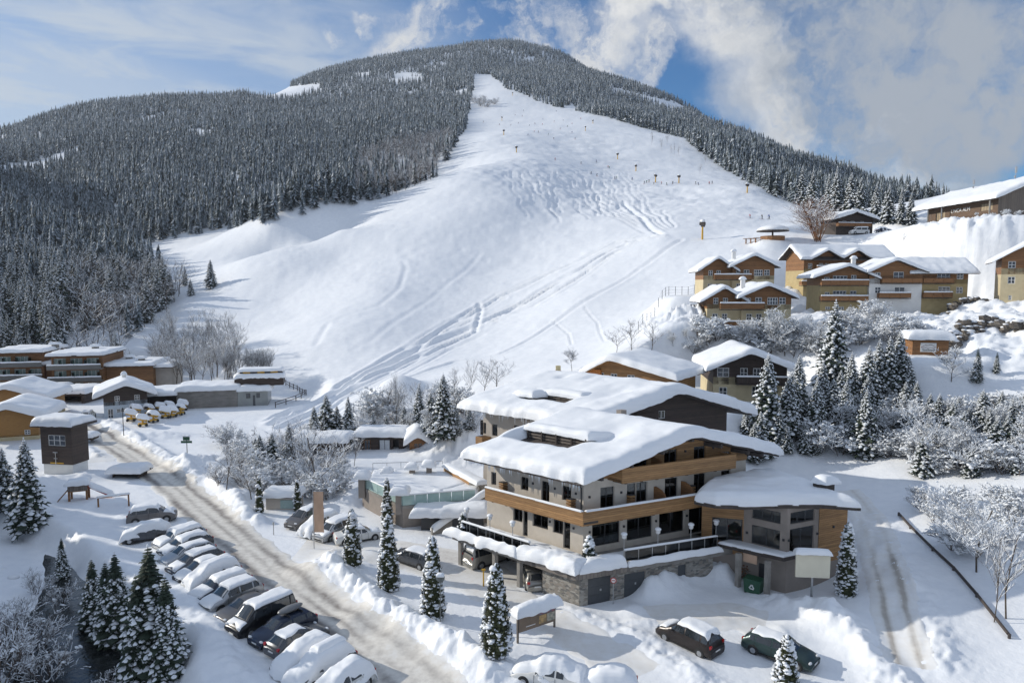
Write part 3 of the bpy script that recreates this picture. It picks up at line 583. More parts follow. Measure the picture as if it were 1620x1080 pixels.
    for f, oo, z, a0, a1, dep in ((fo, o, 6.995, .2, 11.6, 1.3), (f2, o2, 6.995, 0, 10.2, 1.3)):
        p = [b.pt(f, a0, -dep - .14), b.pt(f, a1, -dep - .14), b.pt(f, a1, -dep + .1), b.pt(f, a0, -dep + .1)]; b.snow(0, 1, 0, 1, lambda u, v: 0 * u + z, .13, res=.06, edge=.1, wob=.06, poly=p, sag=.02, name='snow_cover', parent=oo, seed=7)
    # railing ends, curved dividers and log stacks on the balconies
    b.box('railing_end', LARCH, 2.2, 2.3, -1.3, -.003, 8.9, 10.0, o3); b.box('railing_end', LARCH, 13.7, 13.8, -1.3, -.003, 8.9, 10.0, o3)
    for u, z, hh in [(6.75, 6.17, 1.6), (9.55, 6.17, 1.75), (6.45, 9.12, 1.25)]:
        q = b.mb(); prof = [(0, 0), (-1.15, 0), (-1.15, hh * .45), (-1.0, hh * .72), (-.7, hh * .9), (-.3, hh), (0, hh)]; n = len(prof)
        q.add([(u, v, z + zz) for v, zz in prof] + [(u + .08, v, z + zz) for v, zz in prof], [tuple(range(n)), tuple(range(2 * n - 1, n - 1, -1))] + [((i + 1) % n, i, n + i, n + (i + 1) % n) for i in range(n)]); b.part('balcony_divider', q, OAKB)
    for u0, v0, du, dv in [(4.0, -.45, .5, .4), (10.15, -.45, .5, .4), (-.5, .7, .45, .5), (-.5, 7.9, .45, .5)]:
        q = b.mb(); q.box(u0, u0 + du, v0, v0 + dv, 6.17, 6.22, 1); q.box(u0, u0 + du, v0, v0 + dv, 7.42, 7.48, 1)
        for i in range(5):
            for j in range(3): x = u0 + .08 + .155 * j; z = 6.34 + i * .24; q.tube((x, v0 + .02, z), (x, v0 + dv - .02, z), .1, n=7)
        b.part('log_stack', q, [LARCH, DARKF])
    for u0, v0, z in [(3.2, -.9, 6.17), (9.2, -.8, 6.17), (3.9, -.9, 9.12)]:
        q = b.mb(); q.box(u0, u0 + .9, v0, v0 + .55, z, z + .38); q.box(u0, u0 + .9, v0 + .45, v0 + .552, z + .382, z + .62); b.part('balcony_seat', q, DARKF)
    # timber corner panel at the right of the top floor, eaves timbers
    b.box('timber_corner', LARCH, 13.85, 16.72, -.06, -.003, 9.05, 9.6)
    # roof, purlins, gutter, recessed roof terrace, snow
    b.slab(RP, -1.7, 10.9, .24)
    for u in (.2, 3, 6, 8.95, 12, 15, 16.6): zt = top(u); b.box('purlin', BEAM, u - .11, u + .11, -1.55, 0, zt - .36, zt - .03)
    q = b.mb(); q.tube((-1.78, -1.6, 9.22), (-1.78, 10.85, 9.22), .09, n=8); b.part('gutter', q, BEAM); q = b.mb(); q.tube((-1.6, .1, 9.2), (-.12, .1, 8.5), .05, n=6); q.tube((-.12, .1, 8.5), (-.12, .1, 6.2), .05, n=6); b.part('downpipe', q, DARKF)
    q = b.mb(); g_ = random.Random(5)
    for i in range(60):
        v = -1.5 + 12.3 * g_.random() ** .9; L = g_.uniform(.15, .75); q.tube((-1.8, v, 9.3), (-1.8, v, 9.3 - L), .045, .004, 4)
    tag(b.part('icicles', q, mat('ice', (.75, .8, .84), .15)), kind='stuff')
    fz = ridge(RP, .5); hole = (1.6, 3.6, 3.4, 9.8)
    b.snow(-1.88, 18.5, -1.95, 11.15, lambda u, v: fz(u), .95, seed=3, res=.25, edge=.62, wob=.3, dents=[(6.0, 3.2, 2.2, 1.6, .5), (10.5, 8, .5, .4, .25), (4.4, 2.6, 1.2, 1.2, .25)], holes=[hole], rough=.1)
    q = b.mb(); z = lambda u: float(fz(u)) + .02       # the louvre-fronted dormer slot that the snow leaves open
    q.add([(3.55, 3.4, z(3.55) + .95), (3.55, 9.7, z(3.55) + .95), (3.55, 9.7, z(3.55) - .1), (3.55, 3.4, z(3.55) - .1)], [(0, 1, 2, 3)])
    q.box(3.35, 3.6, 3.2, 9.9, z(3.55) + .85, z(3.55) + .97); 
    for v in (3.3, 4.8, 6.4, 8.0, 9.6): q.box(2.2, 3.5, v - .05, v + .05, z(2.2) - .1, z(2.2) + .12); q.box(3.3, 3.52, v - .06, v + .06, z(3.4) - .1, z(3.4) + .85)
    q.box(1.7, 3.5, 3.3, 9.75, z(2.2) - .4, z(1.7) + .06)
    dd = b.part('roof_slot', q, BEAM); q = b.mb()
    for i in range(3): q.box(3.44, 3.5, 3.5, 9.6, z(3.5) + .1 + .26 * i, z(3.5) + .24 + .26 * i)
    b.part('louvre', q, GREYW, dd)
    b.snow(3.3, 6.2, 3.0, 10.1, lambda u, v: fz(u) + .92 * np.clip(1 - (u - 3.4) / 2.6, 0, 1), .62, seed=8, res=.25, edge=.4, wob=.12, name='dormer_snow', rough=.1)
    b.box('chimney', TAUPE, 10.6, 11.2, 7.0, 7.5, 11.5, 13.1)
    # ---- terrace on the stone garage
    ter = [(-3.35, -2.8), (9.4, -3.7), (11.0, -3.8), (11.0, 0), (0, 0), (0, 10.2), (-3.4, 10.3)]
    q = b.mb(); q.prism(ter[::1], 2.3, 3.0); o = b.part('terrace', q, CONC)
    # metal cladding band at the corner
    q = b.mb(); cl = lambda p, q_: b.bar(q, b.face(p, q_), 0, b.face(p, q_)[3], -.06, -.003, 2.28, 3.06)
    cl((-3.35, 2.9), (-3.35, -2.8)); cl((-3.4, -2.8), (1.2, -3.13)); b.part('metal_cladding', q, CLAD, o)
    st = b.mb(); SF = b.face((-2.75, -2.55), (9.35, -3.2)); gar = [(.72, 2.7, -.6, 2.08), (3.85, 5.75, -.6, 1.95)]; dr = [(8.6, 9.6, -.6, 1.95)]
    b.wall(st, SF, 0, SF[3], -1.0, 2.29, gar + [(8.75, 9.55, -.6, 1.9)]); SL = b.face((-2.75, 1.0), (-2.75, -2.55)); b.wall(st, SL, 0, SL[3], -1.0, 2.29)
    b.wall(st, b.face((9.35, -3.2), (9.35, -1.0)), 0, 2.2, -1, 2.29); b.wall(st, b.face((9.35, -1.0), (11.0, -1.0)), 0, 1.65, -1, 2.29); b.part('stone_base', st, STONE)
    for i, h in enumerate(gar):
        q = b.mb(); b.bar(q, SF, h[0], h[1], .1, .16, -.6, h[3])
        for k in range(4): z_ = -.5 + k * .65; b.bar(q, SF, h[0] + .06, h[1] - .06, .085, .102, z_, z_ + .55)
        o_ = b.part('garage_door', q, mat('anthracite_door', (.055, .06, .066), .45)); q = b.mb(); b.bar(q, SF, h[1] - .9, h[1] - .78, .05, .086, .95, 1.12); b.part('handle', q, STEEL, o_)
    q = b.mb(); b.bar(q, SF, 8.75, 9.55, .1, .16, -.6, 1.9); b.part('door', q, mat('anthracite_door', (.055, .06, .066), .45))
    # carport under the left part of the terrace
    bw = b.mb(); b.wall(bw, b.face((1.0, 10.0), (1.0, 1.0)), 0, 9, -1, 2.29); b.wall(bw, b.face((1.0, 1.0), (-2.6, 1.0)), 0, 3.6, -1, 2.29); b.part('carport_wall', bw, TAUPE)
    for v in (2.9, 5.6, 9.6): b.box('carport_post', CONC, -3.15, -2.85, v, v + .3, -.6, 2.29)
    # dark glass balustrade with snow on its handrail
    def balus(p, q_, z=3.0, hh=.95, m=None, n=6, sn=.12):
        f = b.face(p, q_); fr = b.mb(); b.bar(fr, f, 0, f[3], -.03, .03, z + hh, z + hh + .06)
        for i in range(n + 1): a = f[3] * i / n; b.bar(fr, f, max(0, a - .025), min(f[3], a + .025), -.025, .025, z, z + hh)
        o = b.part('balustrade', fr, STEEL); gl = b.mb()
        for i in range(n): b.bar(gl, f, f[3] * i / n + .05, f[3] * (i + 1) / n - .05, -.01, .01, z + .12, z + hh - .05)
        b.part('glass_panel', gl, m or SMOKE, o)
        if sn:
            pp = [b.pt(f, 0, -.1), b.pt(f, f[3], -.1), b.pt(f, f[3], .1), b.pt(f, 0, .1)]; b.snow(0, 1, 0, 1, lambda u, v: 0 * u + z + hh + .063, sn, res=.05, edge=.09, wob=.03, poly=pp, sag=.02, name='snow_cover', parent=o, seed=4)
        return o
    balus((.9, -2.95), (9.3, -3.55), n=7); balus((-3.0, 9.6), (-3.0, 2.0), n=8)
    pw = [(-3.9, 10.3), (-3.85, -3.2), (-2.4, -2.2), (-2.3, 10.2)]
    b.snow(0, 1, 0, 1, lambda u, v: 0 * u + 3.0, .62, res=.03, edge=.55, wob=.35, poly=[(-4.0, 10.6), (-3.9, 2.5), (-3.15, 2.5), (-3.15, 10.6)], sag=.35, name='snow_roll', parent=o, seed=21, rough=.5)
    b.snow(0, 1, 0, 1, lambda u, v: 0 * u + 3.0, .85, res=.03, edge=.7, wob=.3, poly=[(-3.75, 2.9), (-3.7, -3.1), (-1.4, -2.9), (-1.6, 2.9)], sag=.3, name='snow_roll', parent=o, seed=22, rough=.5)
    b.snow(0, 1, 0, 1, lambda u, v: 0 * u + 3.0, .7, res=.04, edge=.5, wob=.3, poly=[(-3.3, -3.2), (.9, -3.4), (.9, -2.2), (-2.0, -1.8)], sag=.25, name='snow_roll', parent=o, seed=23, rough=.5)
    b.snow(0, 1, 0, 1, lambda u, v: 0 * u + 2.9, .42, res=.03, edge=.25, wob=.16, poly=[(.9, -3.5), (9.3, -4.1), (9.3, -3.62), (.9, -3.02)], sag=.15, name='snow_ledge', parent=o, seed=24, rough=.4)
    b.snow(0, 1, 0, 1, lambda u, v: 0 * u + 3.0, .22, res=.05, edge=.3, wob=.1, poly=[(-2.9, 10.0), (-2.8, -2.3), (-.15, -.1), (-.15, 10.0)], name='terrace_snow', parent=o, seed=25)
    b.snow(0, 1, 0, 1, lambda u, v: 0 * u + 3.0, .2, res=.05, edge=.3, wob=.1, poly=[(-2.0, -2.3), (9.2, -3.3), (9.2, -.8), (.3, -.8)], name='terrace_snow', parent=o, seed=26)
    b.finish()
SMOKE = glassy('smoked_glass', (.25, .28, .3), .5)
hotel()
# ------------------------------------------------------------------ the lower wing at its right
ab = Bldg('hotel_wing', 'lower taupe and larch wing with curved flat roof at the right end of the hotel', HC, 24, 140, 'building')
def wing():
    b = ab; U0, V0 = 11.06, -7.86; U1 = 17.7; zr = 7.0
    Lf = b.face((U0, -4.35), (U0, V0)); Rf = b.face((U0, V0), (U1, V0)); Wd = b.face((9.9, -2.6), (U0, -4.35))
    wl = [(.62, 2.96, 3.5, 5.05), (.62, 2.96, 5.6, 6.55)]; wr = [(.3, 2.95, 3.3, 5.25), (.3, 2.95, 5.65, 6.6)]
    m = b.mb(); dl = [(1.3, 2.3, -.6, 2.0)]; b.wall(m, Lf, 0, Lf[3], -1, zr, wl + dl); b.wall(m, Rf, 0, 3.4, -1, zr, wr); b.wall(m, Rf, 3.4, Rf[3], -1, 1.9); b.wall(m, b.face((U1, V0), (U1, -1)), 0, 6.86, -1, zr); b.wall(m, b.face((U1, -1), (11.0, -1)), 0, 6.7, -1, zr)
    b.wall(m, b.face((9.5, -2.0), (U0, -4.35)), 0, 2.82, -1, 2.3)
    b.part('plaster_wall', m, TAUPE)
    m = b.mb(); b.wall(m, b.face((U0, V0 - .03), (U1, V0 - .03)), 3.4, U1 - U0, 1.9, zr); b.part('timber_end_wall', m, LARCH); m = b.mb(); ww = [(.7, 2.75, 3.3, 5.3)]; WF = b.face((9.5, -2.0), (U0, -4.35)); b.wall(m, WF, 0, WF[3], 2.3, zr, ww); b.part('timber_wall', m, LARCH)
    for h in wl: b.window(Lf, h, mull=1 if h[3] < 5.2 else 2, fw=.08, rd=1.1, rm=0, curt='r')
    for h in wr: b.window(Rf, h, mull=1 if h[3] < 5.3 else 2, fw=.08, rd=.7, rm=0, curt='r')
    b.window(WF, ww[0], mull=1, fw=.08, rd=.9)
    q = b.mb(); b.bar(q, Lf, 1.3, 2.3, .08, .14, -.6, 2.0); b.part('door', q, DARKF)
    for f, a, z in [(Lf, .35, 4.2), (Lf, 3.3, 4.3), (Rf, .12, 4.3), (Rf, 3.2, 4.4), (Rf, 5.0, 4.7)]: q = b.mb(); b.bar(q, f, a - .06, a + .06, -.14, -.034, z, z + .18); b.part('wall_lamp', q, DARKF)
    # flat roof with a curved front edge under a metre of snow
    edge = [b.at(1098, 797, zr), b.at(1130, 804, zr), b.at(1180, 806, zr), b.at(1243, 804, zr), b.at(1300, 804, zr), b.at(1362, 808, zr)]
    back = [(18.9, -5.5), (18.4, -.6), (13.5, -.4)]
    q = b.mb(); q.prism(edge + back, zr + .002, zr + .3); b.part('roof', q, BEAM)
    for a in (b.at(1178, 800, zr), b.at(1243, 800, zr), b.at(1300, 800, zr), b.at(1335, 800, zr)): b.box('roof_beam', BEAM, a[0] - .12, a[0] + .12, a[1] + .25, a[1] + 2.4, zr - .3, zr - .002)
    c = np.array(edge + back); 
    P0, P1, P2, P3 = np.array(edge[0]) + (-.1, -.1), np.array(edge[-1]) + (.25, -.15), np.array((19.1, -.4)), np.array((12.6, -.2))
    fe = np.array(edge)
    def zf(u, v): return 0 * u + zr + .3
    V, F = snow_sheet(0, 1, 0, 1, zf, .95, res=.022, edge=.8, wob=.14, seed=31, poly=[P0, P1, P2, P3], sag=.06, rough=.15)
    # bow the front edge out over the curved eave
    t = np.clip(((V[:, :2] - P0) @ (P1 - P0)) / ((P1 - P0) @ (P1 - P0)), 0, 1); mid = P0 + t[:, None] * (P1 - P0); tgt = np.stack([np.interp(t, np.linspace(0, 1, 6), fe[:, i]) for i in (0, 1)], 1)
    far = np.clip(np.hypot(*(V[:, :2] - mid).T) / 4.5, 0, 1); V[:, :2] += (tgt - mid) * (1 - far)[:, None]
    W = np.stack([V[:, 0] * b.eu[0] + V[:, 1] * b.ev[0], V[:, 0] * b.eu[1] + V[:, 1] * b.ev[1], V[:, 2]], 1); link('roof_snow', npmesh('roof_snow', W, F, SNOWR, smooth=True), b.root)
    a = b.at(1303, 772, zr + 1.0); b.box('vent_box', BEAM, a[0] - .5, a[0] + .5, a[1] - .5, a[1] + .5, zr + .3, zr + 1.55); b.snow(a[0] - .75, a[0] + .75, a[1] - .75, a[1] + .75, lambda u, v: 0 * u + zr + 1.56, .6, res=.15, edge=.6, seed=33, name='vent_snow')
    # entrance canopy on two square posts
    cp = [b.at(*x, 3.35) for x in ((1137, 857), (1240, 880), (1238, 872), (1160, 850))]; A, B_ = np.array(b.at(1136, 858, 3.3)), np.array(b.at(1240, 881, 3.3)); d = (B_ - A); nrm = np.array([1.6, .0])
    pl = [tuple(A), tuple(B_), tuple(B_ + nrm), tuple(A + nrm)]; q = b.mb(); q.prism(pl, 2.95, 3.25); o = b.part('canopy', q, BEAM)
    b.snow(0, 1, 0, 1, lambda u, v: 0 * u + 3.252, .22, res=.05, edge=.2, wob=.06, poly=[np.array(p) for p in pl], sag=.02, name='canopy_snow', parent=o, seed=35)
    for px, py in ((1167, 930), (1213, 944)): a = b.at(px, py, 0); b.box('canopy_post', CONC, a[0] - .15, a[0] + .15, a[1] - .15, a[1] + .15, -.6, 2.95)
    a = b.at(1187, 884, 2.5); q = b.mb(); q.box(a[0] - .06, a[0], a[1] - .55, a[1] + .55, 2.2, 2.9); b.part('blank_canopy_sign', q, PEACH)
    b.finish()
wing()
# ------------------------------------------------------------------ the second hotel house behind
rb = Bldg('gabled_hotel_house', 'brown gabled hotel house with deep snow on the roof, directly behind the beige hotel', HC, 24, 140, 'hotel')
def rear():
    b = rb; U0, U1, AU = 14.4, 32.2, 23.9; V0, V1 = 14.4, 29.0; RP = [(12.7, 10.55), (AU, 13.4), (33.9, 10.3)]; top = lambda u: float(np.interp(u, [p[0] for p in RP], [p[1] - .24 for p in RP]))
    Fr = b.face((U0, V0), (U1, V0)); Lf = b.face((U0, V1), (U0, V0)); m = b.mb(); hi = b.mb()
    x = b.onV(1042, 650, V0); wz = x[1]; fw = [(x[0] - U0, x[0] - U0 + .95, wz - .85, wz)]; b.wall(hi, Fr, 0, U1 - U0, 5.5, top_f(top, U0), fw, breaks=(AU - U0,)); b.wall(m, Fr, 0, U1 - U0, 0, 5.5)
    ws = []
    for x0, y0, x1, y1 in [(759, 667, 769, 686), (778, 670, 787, 690), (812, 672, 822, 690)]:
        a, z1 = b.onU(x0, y0, U0); c, z0 = b.onU(x1, y1, U0); ws.append((V1 - a, V1 - c, z0, z1))
    b.wall(m, Lf, 0, V1 - V0, 0, 10.5, ws); b.wall(m, b.face((U1, V0), (U1, V1)), 0, V1 - V0, 0, 10.4); b.wall(m, b.face((U1, V1), (U0, V1)), 0, U1 - U0, 0, lambda a: top(U1 - a), breaks=(U1 - AU,))
    b.part('plaster_wall', m, PLAST); b.part('timber_gable', hi, DARKW)
    for h in ws: b.window(Lf, h, mull=0, curt='f')
    for h in fw: b.window(Fr, h, frame_white(), mull=1, curt='f')
    bal = b.mb(); f = Lf; b.slab(RP, 12.9, 30.2, .24); b.box('balcony', LARCH, U0 - 1.1, U0 - .003, V1 - 1.2, V1 - .2, 6.4, 7.3)
    q = b.mb(); g_ = random.Random(6)
    for i in range(45): v = 13 + 17 * g_.random(); L = g_.uniform(.2, 1.1); q.tube((12.65, v, 10.4), (12.65, v, 10.4 - L), .05, .004, 4)
    tag(b.part('icicles', q, MATS['ice']), kind='stuff')
    fz = ridge(RP, .5); a = b.at(860, 652, 12); 
    b.snow(12.3, 34.3, 12.4, 30.6, lambda u, v: fz(u), 1.1, seed=13, res=.3, edge=.65, wob=.32, dents=[(20.0, 17.0, 2.6, 1.8, .5), (26, 22, .6, .6, .3), (22, 26, .7, .5, .3), (23, 23, .9, .5, .4)], holes=[(15.6, 17.4, 18.6, 24.5)], rough=.1)
    q = b.mb(); z = lambda u: float(fz(u)) + .02; q.box(17.2, 17.5, 18.4, 24.6, z(17.4) + .8, z(17.4) + .92); q.box(15.8, 17.3, 18.6, 24.5, z(16.2) - .5, z(15.8) + .05); q.box(17.35, 17.45, 18.5, 24.5, z(17.4) - .2, z(17.4) + .798)
    dd = b.part('roof_slot', q, BEAM); q = b.mb()
    for i in range(2): q.box(17.26, 17.33, 18.7, 24.4, z(17.4) + .1 + .3 * i, z(17.4) + .24 + .3 * i)
    b.part('louvre', q, GREYW, dd); b.snow(17.1, 20.0, 18.2, 24.8, lambda u, v: fz(u) + .85 * np.clip(1 - (u - 17.2) / 2.6, 0, 1), .65, seed=18, res=.3, edge=.4, wob=.12, name='dormer_snow')
    b.box('chimney', GREYW, 16.0, 16.8, 23.6, 25.0, 10.9, 12.3); b.snow(15.4, 17.4, 22.9, 25.9, lambda u, v: 0 * u + 12.3, .75, seed=19, res=.2, edge=.6, name='chimney_snow', wob=.1)
    b.finish()
def top_f(top, U0): return lambda a: top(U0 + a)
def frame_white(): return WHITE
rear()
# ------------------------------------------------------------------ the chalet village on the slope at the right
def to_mesh(ob):
    COL.objects.link(ob); bpy.context.view_layer.update(); me = bpy.data.meshes.new_from_object(ob.evaluated_get(bpy.context.evaluated_depsgraph_get())); bpy.data.objects.remove(ob); return link('lettering', me)
def W2(w, h, *cs): return [(a, a + w, z, z + h) for a, z in cs]
def stand(px, py, d, dz=0): p = D(px, py, d); return np.array([p[0], p[1], p[2] + dz])
def padfor(b, u0, u1, v0, v1, r=1.0, dz=0.):
    for u in np.linspace(u0, u1, 3):
        for v in np.linspace(v0, v1, 3): p = b.loc[:2] + u * b.eu + v * b.ev; pad(p[0], p[1], b.loc[2] + dz, (u1 - u0) * .25 + r, (u1 - u0) * .5 + r + 4)
def chimney(b, u, v, z0, z1, m=WPLAS, w=.7, sn=.5): b.box('chimney', m, u - w / 2, u + w / 2, v - w / 2, v + w / 2, z0, z1); b.snow(u - w * .8, u + w * .8, v - w * .8, v + w * .8, lambda a, c: 0 * a + z1, sn, res=.18, edge=.5, name='chimney_snow', wob=.08, seed=int(u * 7) % 50)
VILL = 'chalets of the hillside village'
def twin(label, pL, pR, seed, floors_z):
    o, ang, w = two(pL, pR); b = Bldg('twin_gable_chalet', label, o, ang, cat='chalet', group=VILL); zm, ze, za = floors_z; padfor(b, 0, w, 0, 9)
    w1 = w * .36; z1, z2 = .35, zm + .75
    gable_block(b, 0, w1 + .6, 0, 9, 0, zm, ze - .35, za - .45, over=1.3, low=CREAM, up=OAKB, front=W2(.85, 1.05, (1.0, zm + .8), (2.6, zm + .8)) + W2(.9, 1.1, (.9, zm - 1.9), (2.5, zm - 1.9)), seed=seed)
    gable_block(b, w1 + .62, w, -.9, 9.5, 0, zm, ze, za, over=.9, low=CREAM, up=OAKB, front=[(.7, 1.5, zm + .8, zm + 1.85), (2.2, 3.3, zm + .8, zm + 1.95), (4.2, 5.9, zm + .7, zm + 1.95, 3), (w - w1 - .62 - 2.0, w - w1 - .62 - .9, zm + .8, zm + 1.95)] + W2(.95, 1.1, (.8, zm - 1.9), (2.4, zm - 1.9), (4.4, zm - 1.9), (5.6, zm - 1.9)), right=[(2.0, 2.9, zm + .8, zm + 1.9)], seed=seed + 1)
    f = b.face((0, -.95), (w, -.95)); balcony(b, f, w * .13, w * .66, zm - .02, dep=1.0); balcony(b, f, -.6, w * .62, -.2, dep=1.3, h=1.1)
    q = b.mb(); q.box(-.6, w * .62, -.95, 0, -.35, -.204); b.part('terrace', q, CONC); chimney(b, w * .5, 4, za - .4, za + 1.2); return b
twin('twin gabled brown chalet with cream ground floor, upper one left in the village', stand(1112, 468, 124), stand(1222, 460, 123), 41, (3.3, 6.0, 8.0))
twin('lower twin gabled brown chalet, half hidden by frosted bushes', stand(1118, 516, 104), stand(1248, 512, 103), 51, (3.0, 5.1, 6.9))
def chalet_c():
    o, ang, w = two(stand(1270, 470, 138), stand(1405, 464, 140)); b = Bldg('long_chalet', 'long brown and yellow chalet with two small cross gables, behind the biggest chalet', o, ang, cat='chalet', group=VILL); padfor(b, 0, w, 0, 8)
    zm, ze = 6.0, 9.0; m, h = b.mb(), b.mb(); F_ = b.face((0, 0), (w, 0)); hs = W2(1.0, 1.2, (1.0, 6.4), (3.6, 6.4), (5.0, 6.4), (8.5, 6.4), (12.5, 6.4)) + W2(1.0, 1.2, (1.0, 3.6), (3.6, 3.6), (5.6, 3.6)) + W2(1.0, 1.2, (1.0, .8), (3.6, .8))
    b.wall(m, F_, 0, w, -2, zm, hs); b.wall(h, F_, 0, w, zm, ze, hs)
    top = lambda a: np.interp(a, [0, 4, 8], [ze, 11.4, ze])
    for f, fl in ((b.face((w, 0), (w, 8)), 0), (b.face((0, 8), (0, 0)), 1)): b.wall(m, f, 0, 8, -2, zm); b.wall(h, f, 0, 8, zm, lambda a: float(top(a)), breaks=(4,))
    for c in (5.0, 12.0): P = [(c - 3, -.06, ze - .3), (c + 3, -.06, ze - .3), (c, -.06, ze + 1.7)]; h.add(P, [(0, 1, 2)])
    b.part('plaster_wall', m, YELP); b.part('timber_wall', h, OAKB)
    for x in hs: b.window(F_, x, WHITE, fw=.09, cross=1, dep=.06, room=False, pane=PANED)
    pr = [(-1.2, ze - .6), (4, 11.7), (9, ze - .3)]; q = b.mb(); P = pr + [(v, z - .2) for v, z in reversed(pr)]; n = len(P)
    q.add([(-1.3, v, z) for v, z in P] + [(w + 1.2, v, z) for v, z in P], [tuple(range(n)), tuple(range(2 * n - 1, n - 1, -1))] + [((i + 1) % n, i, n + i, n + (i + 1) % n) for i in range(n)]); b.part('roof', q, BEAM)
    fz = ridge(pr, .3); cr = lambda u: np.maximum(np.interp(u, [5 - 4, 5, 5 + 4], [0, 2.1, 0]), np.interp(u, [12 - 4, 12, 12 + 4], [0, 2.1, 0])) + ze - .45
    for c in (5.0, 12.0): q = b.mb(); q.extr([(c - 3.6, ze - .55), (c, ze + 1.85), (c + 3.6, ze - .55), (c + 3.6, ze - .75), (c, ze + 1.65), (c - 3.6, ze - .75)][::-1], -1.3, 2.6); b.part('cross_gable_roof', q, BEAM)
    b.snow(-1.4, w + 1.3, -1.45, 9.2, lambda u, v: np.maximum(fz(v), np.where(v < 3.5, cr(u), 0)), .6, seed=61, res=.4, edge=.5); balcony(b, F_, 2.5, w * .9, zm - .05); balcony(b, F_, -1, 5, 2.6); b.finish()
chalet_c()
def chalet_d():
    o, ang, w = two(stand(1297, 497, 119), stand(1520, 486, 117)); b = Bldg('big_chalet', 'biggest brown chalet with a white plastered centre and yellow ends, in the village middle', o, ang, cat='chalet', group=VILL); padfor(b, 0, w, 0, 9)
    k = w / 195.0; zm = 5.9; X = lambda px: (px - 1297) / 223 * w
    a1, a2 = X(1372), X(1455)
    gable_block(b, 0, a1 - .02, 0, 8, 0, zm - .3, 7.6, 9.3, over=1.9, low=YELP, up=OAKB, au=a1 * .55, front=[(2.2, 4.9, 6.2, 7.5, 3), (.6, 1.6, 6.2, 7.2), (5.6, 6.6, 6.4, 7.6), (2.3, 4.8, 3.3, 4.6, 3), (.8, 1.7, 3.3, 4.3), (5.5, 6.7, 3.3, 4.6), (3.5, 4.5, .9, 1.5), (1.0, 1.9, .9, 1.5)], seed=71)
    b.box('corner_plaster', WPLAS, a1 + .0, a1 + .03, -.6, -.01, 0, 1.0)
    gable_block(b, a1, a2, -.6, 8.5, 0, zm, 8.3, 10.4, over=.8, low=WPLAS, up=OAKB, front=[(1.0, 2.0, 6.9, 8.1), (4.4, 6.3, 6.5, 8.2, 1), (1.1, 2.2, 4.1, 5.3), (4.7, 6.6, 4.0, 5.3, 1), (1.2, 2.1, .9, 1.5)], seed=73, au=(a1 + a2) / 2 - .3)
    # right part: the ridge runs along the front, its gable end looks right
    zb, ze, za, dp = zm, 8.3, 10.6, 8.; m, h = b.mb(), b.mb(); F_ = b.face((a2 + .02, -.1), (w + 1.0, -.1)); Rr = b.face((w + 1.0, -.1), (w + 1.0, dp)); L_ = F_[3]; hs = [(L_ * .34, L_ * .62, 6.5, 8.1, 2), (L_ * .76, L_ * .9, 6.8, 8.0), (L_ * .38, L_ * .63, 4.2, 5.4, 2), (L_ * .76, L_ * .9, 4.1, 5.3)]
    top = lambda a: float(np.interp(a, [0, dp / 2, dp + .1], [ze, za, ze])); b.wall(m, F_, 0, L_, -2, zb, hs); b.wall(h, F_, 0, L_, zb, ze, hs); rh = [(.9, 1.5, 6.8, 8.0)]; b.wall(m, Rr, 0, dp + .1, -2, zb); b.wall(h, Rr, 0, dp + .1, zb, top, rh, breaks=(dp / 2,))
    b.part('yellow_wall', m, YELP); b.part('timber_end', h, OAKB)
    for x in hs: b.window(F_, x[:4], WHITE, fw=.09, mull=x[4] if len(x) > 4 else 1, cross=1, dep=.06, room=False, pane=PANED)
    b.window(Rr, rh[0], WHITE, fw=.08, dep=.06, room=False, pane=PANED)
    pr = [(-.9, ze - .35), (dp / 2, za + .25), (dp + .9, ze - .35)]; q = b.mb(); P = pr + [(v, z - .2) for v, z in reversed(pr)]; n = 6
    q.add([(a2 - 2, v, z) for v, z in P] + [(w + 2.6, v, z) for v, z in P], [tuple(range(n)), tuple(range(2 * n - 1, n - 1, -1))] + [((i + 1) % n, i, n + i, n + (i + 1) % n) for i in range(n)]); b.part('roof', q, BEAM)
    fz = ridge(pr, .3); b.snow(a2 - 2.5, w + 2.7, -1.0, dp + 1, lambda u, v: fz(v), .5, seed=75, res=.4, edge=.45, rough=.6)
    F0 = b.face((0, -.05), (w, -.05)); balcony(b, F0, -.3, a1 - .3, 5.6, dep=1.2); balcony(b, F0, -.3, a1 - .3, 2.6, dep=1.2); F1 = b.face((0, -.62), (w, -.62)); balcony(b, F1, a1 + 1.5, a1 + 7.3, 3.2, dep=1.0); balcony(b, F1, a1 + 2.0, a2 - .3, 6.0, dep=.8, snow=False); F2 = b.face((0, -.12), (w, -.12)); balcony(b, F2, a2 + .1, a2 + L_ * .66, 6.0, dep=.8, snow=False); balcony(b, F2, a2 + .1, a2 + L_ * .62, 3.3, dep=1.1); chimney(b, a1 - 1.5, 3.5, 9, 11.0); b.finish()
chalet_d()
def chalet_e():
    o, ang, w = two(stand(1581, 479, 112), stand(1680, 480, 108)); b = Bldg('end_chalet', 'brown topped cream chalet cut off by the right edge of the photo', o, ang, cat='chalet', group=VILL); padfor(b, 0, w, 0, 9)
    gable_block(b, 0, w, 0, 9, 0, 5.2, 8.2, 11.0, over=1.6, low=CREAM, up=OAKB, front=W2(1.1, 1.25, (1.0, 6.3), (1.05, 3.5)) + [(1.3, 1.8, .5, 1.4)] + W2(1.1, 1.25, (5, 6.3), (5, 3.5)), seed=81); f = b.face((0, -.02), (w, -.02)); balcony(b, f, 3.9, w, 5.3); balcony(b, f, 3.9, w, 2.5); b.finish()
chalet_e()
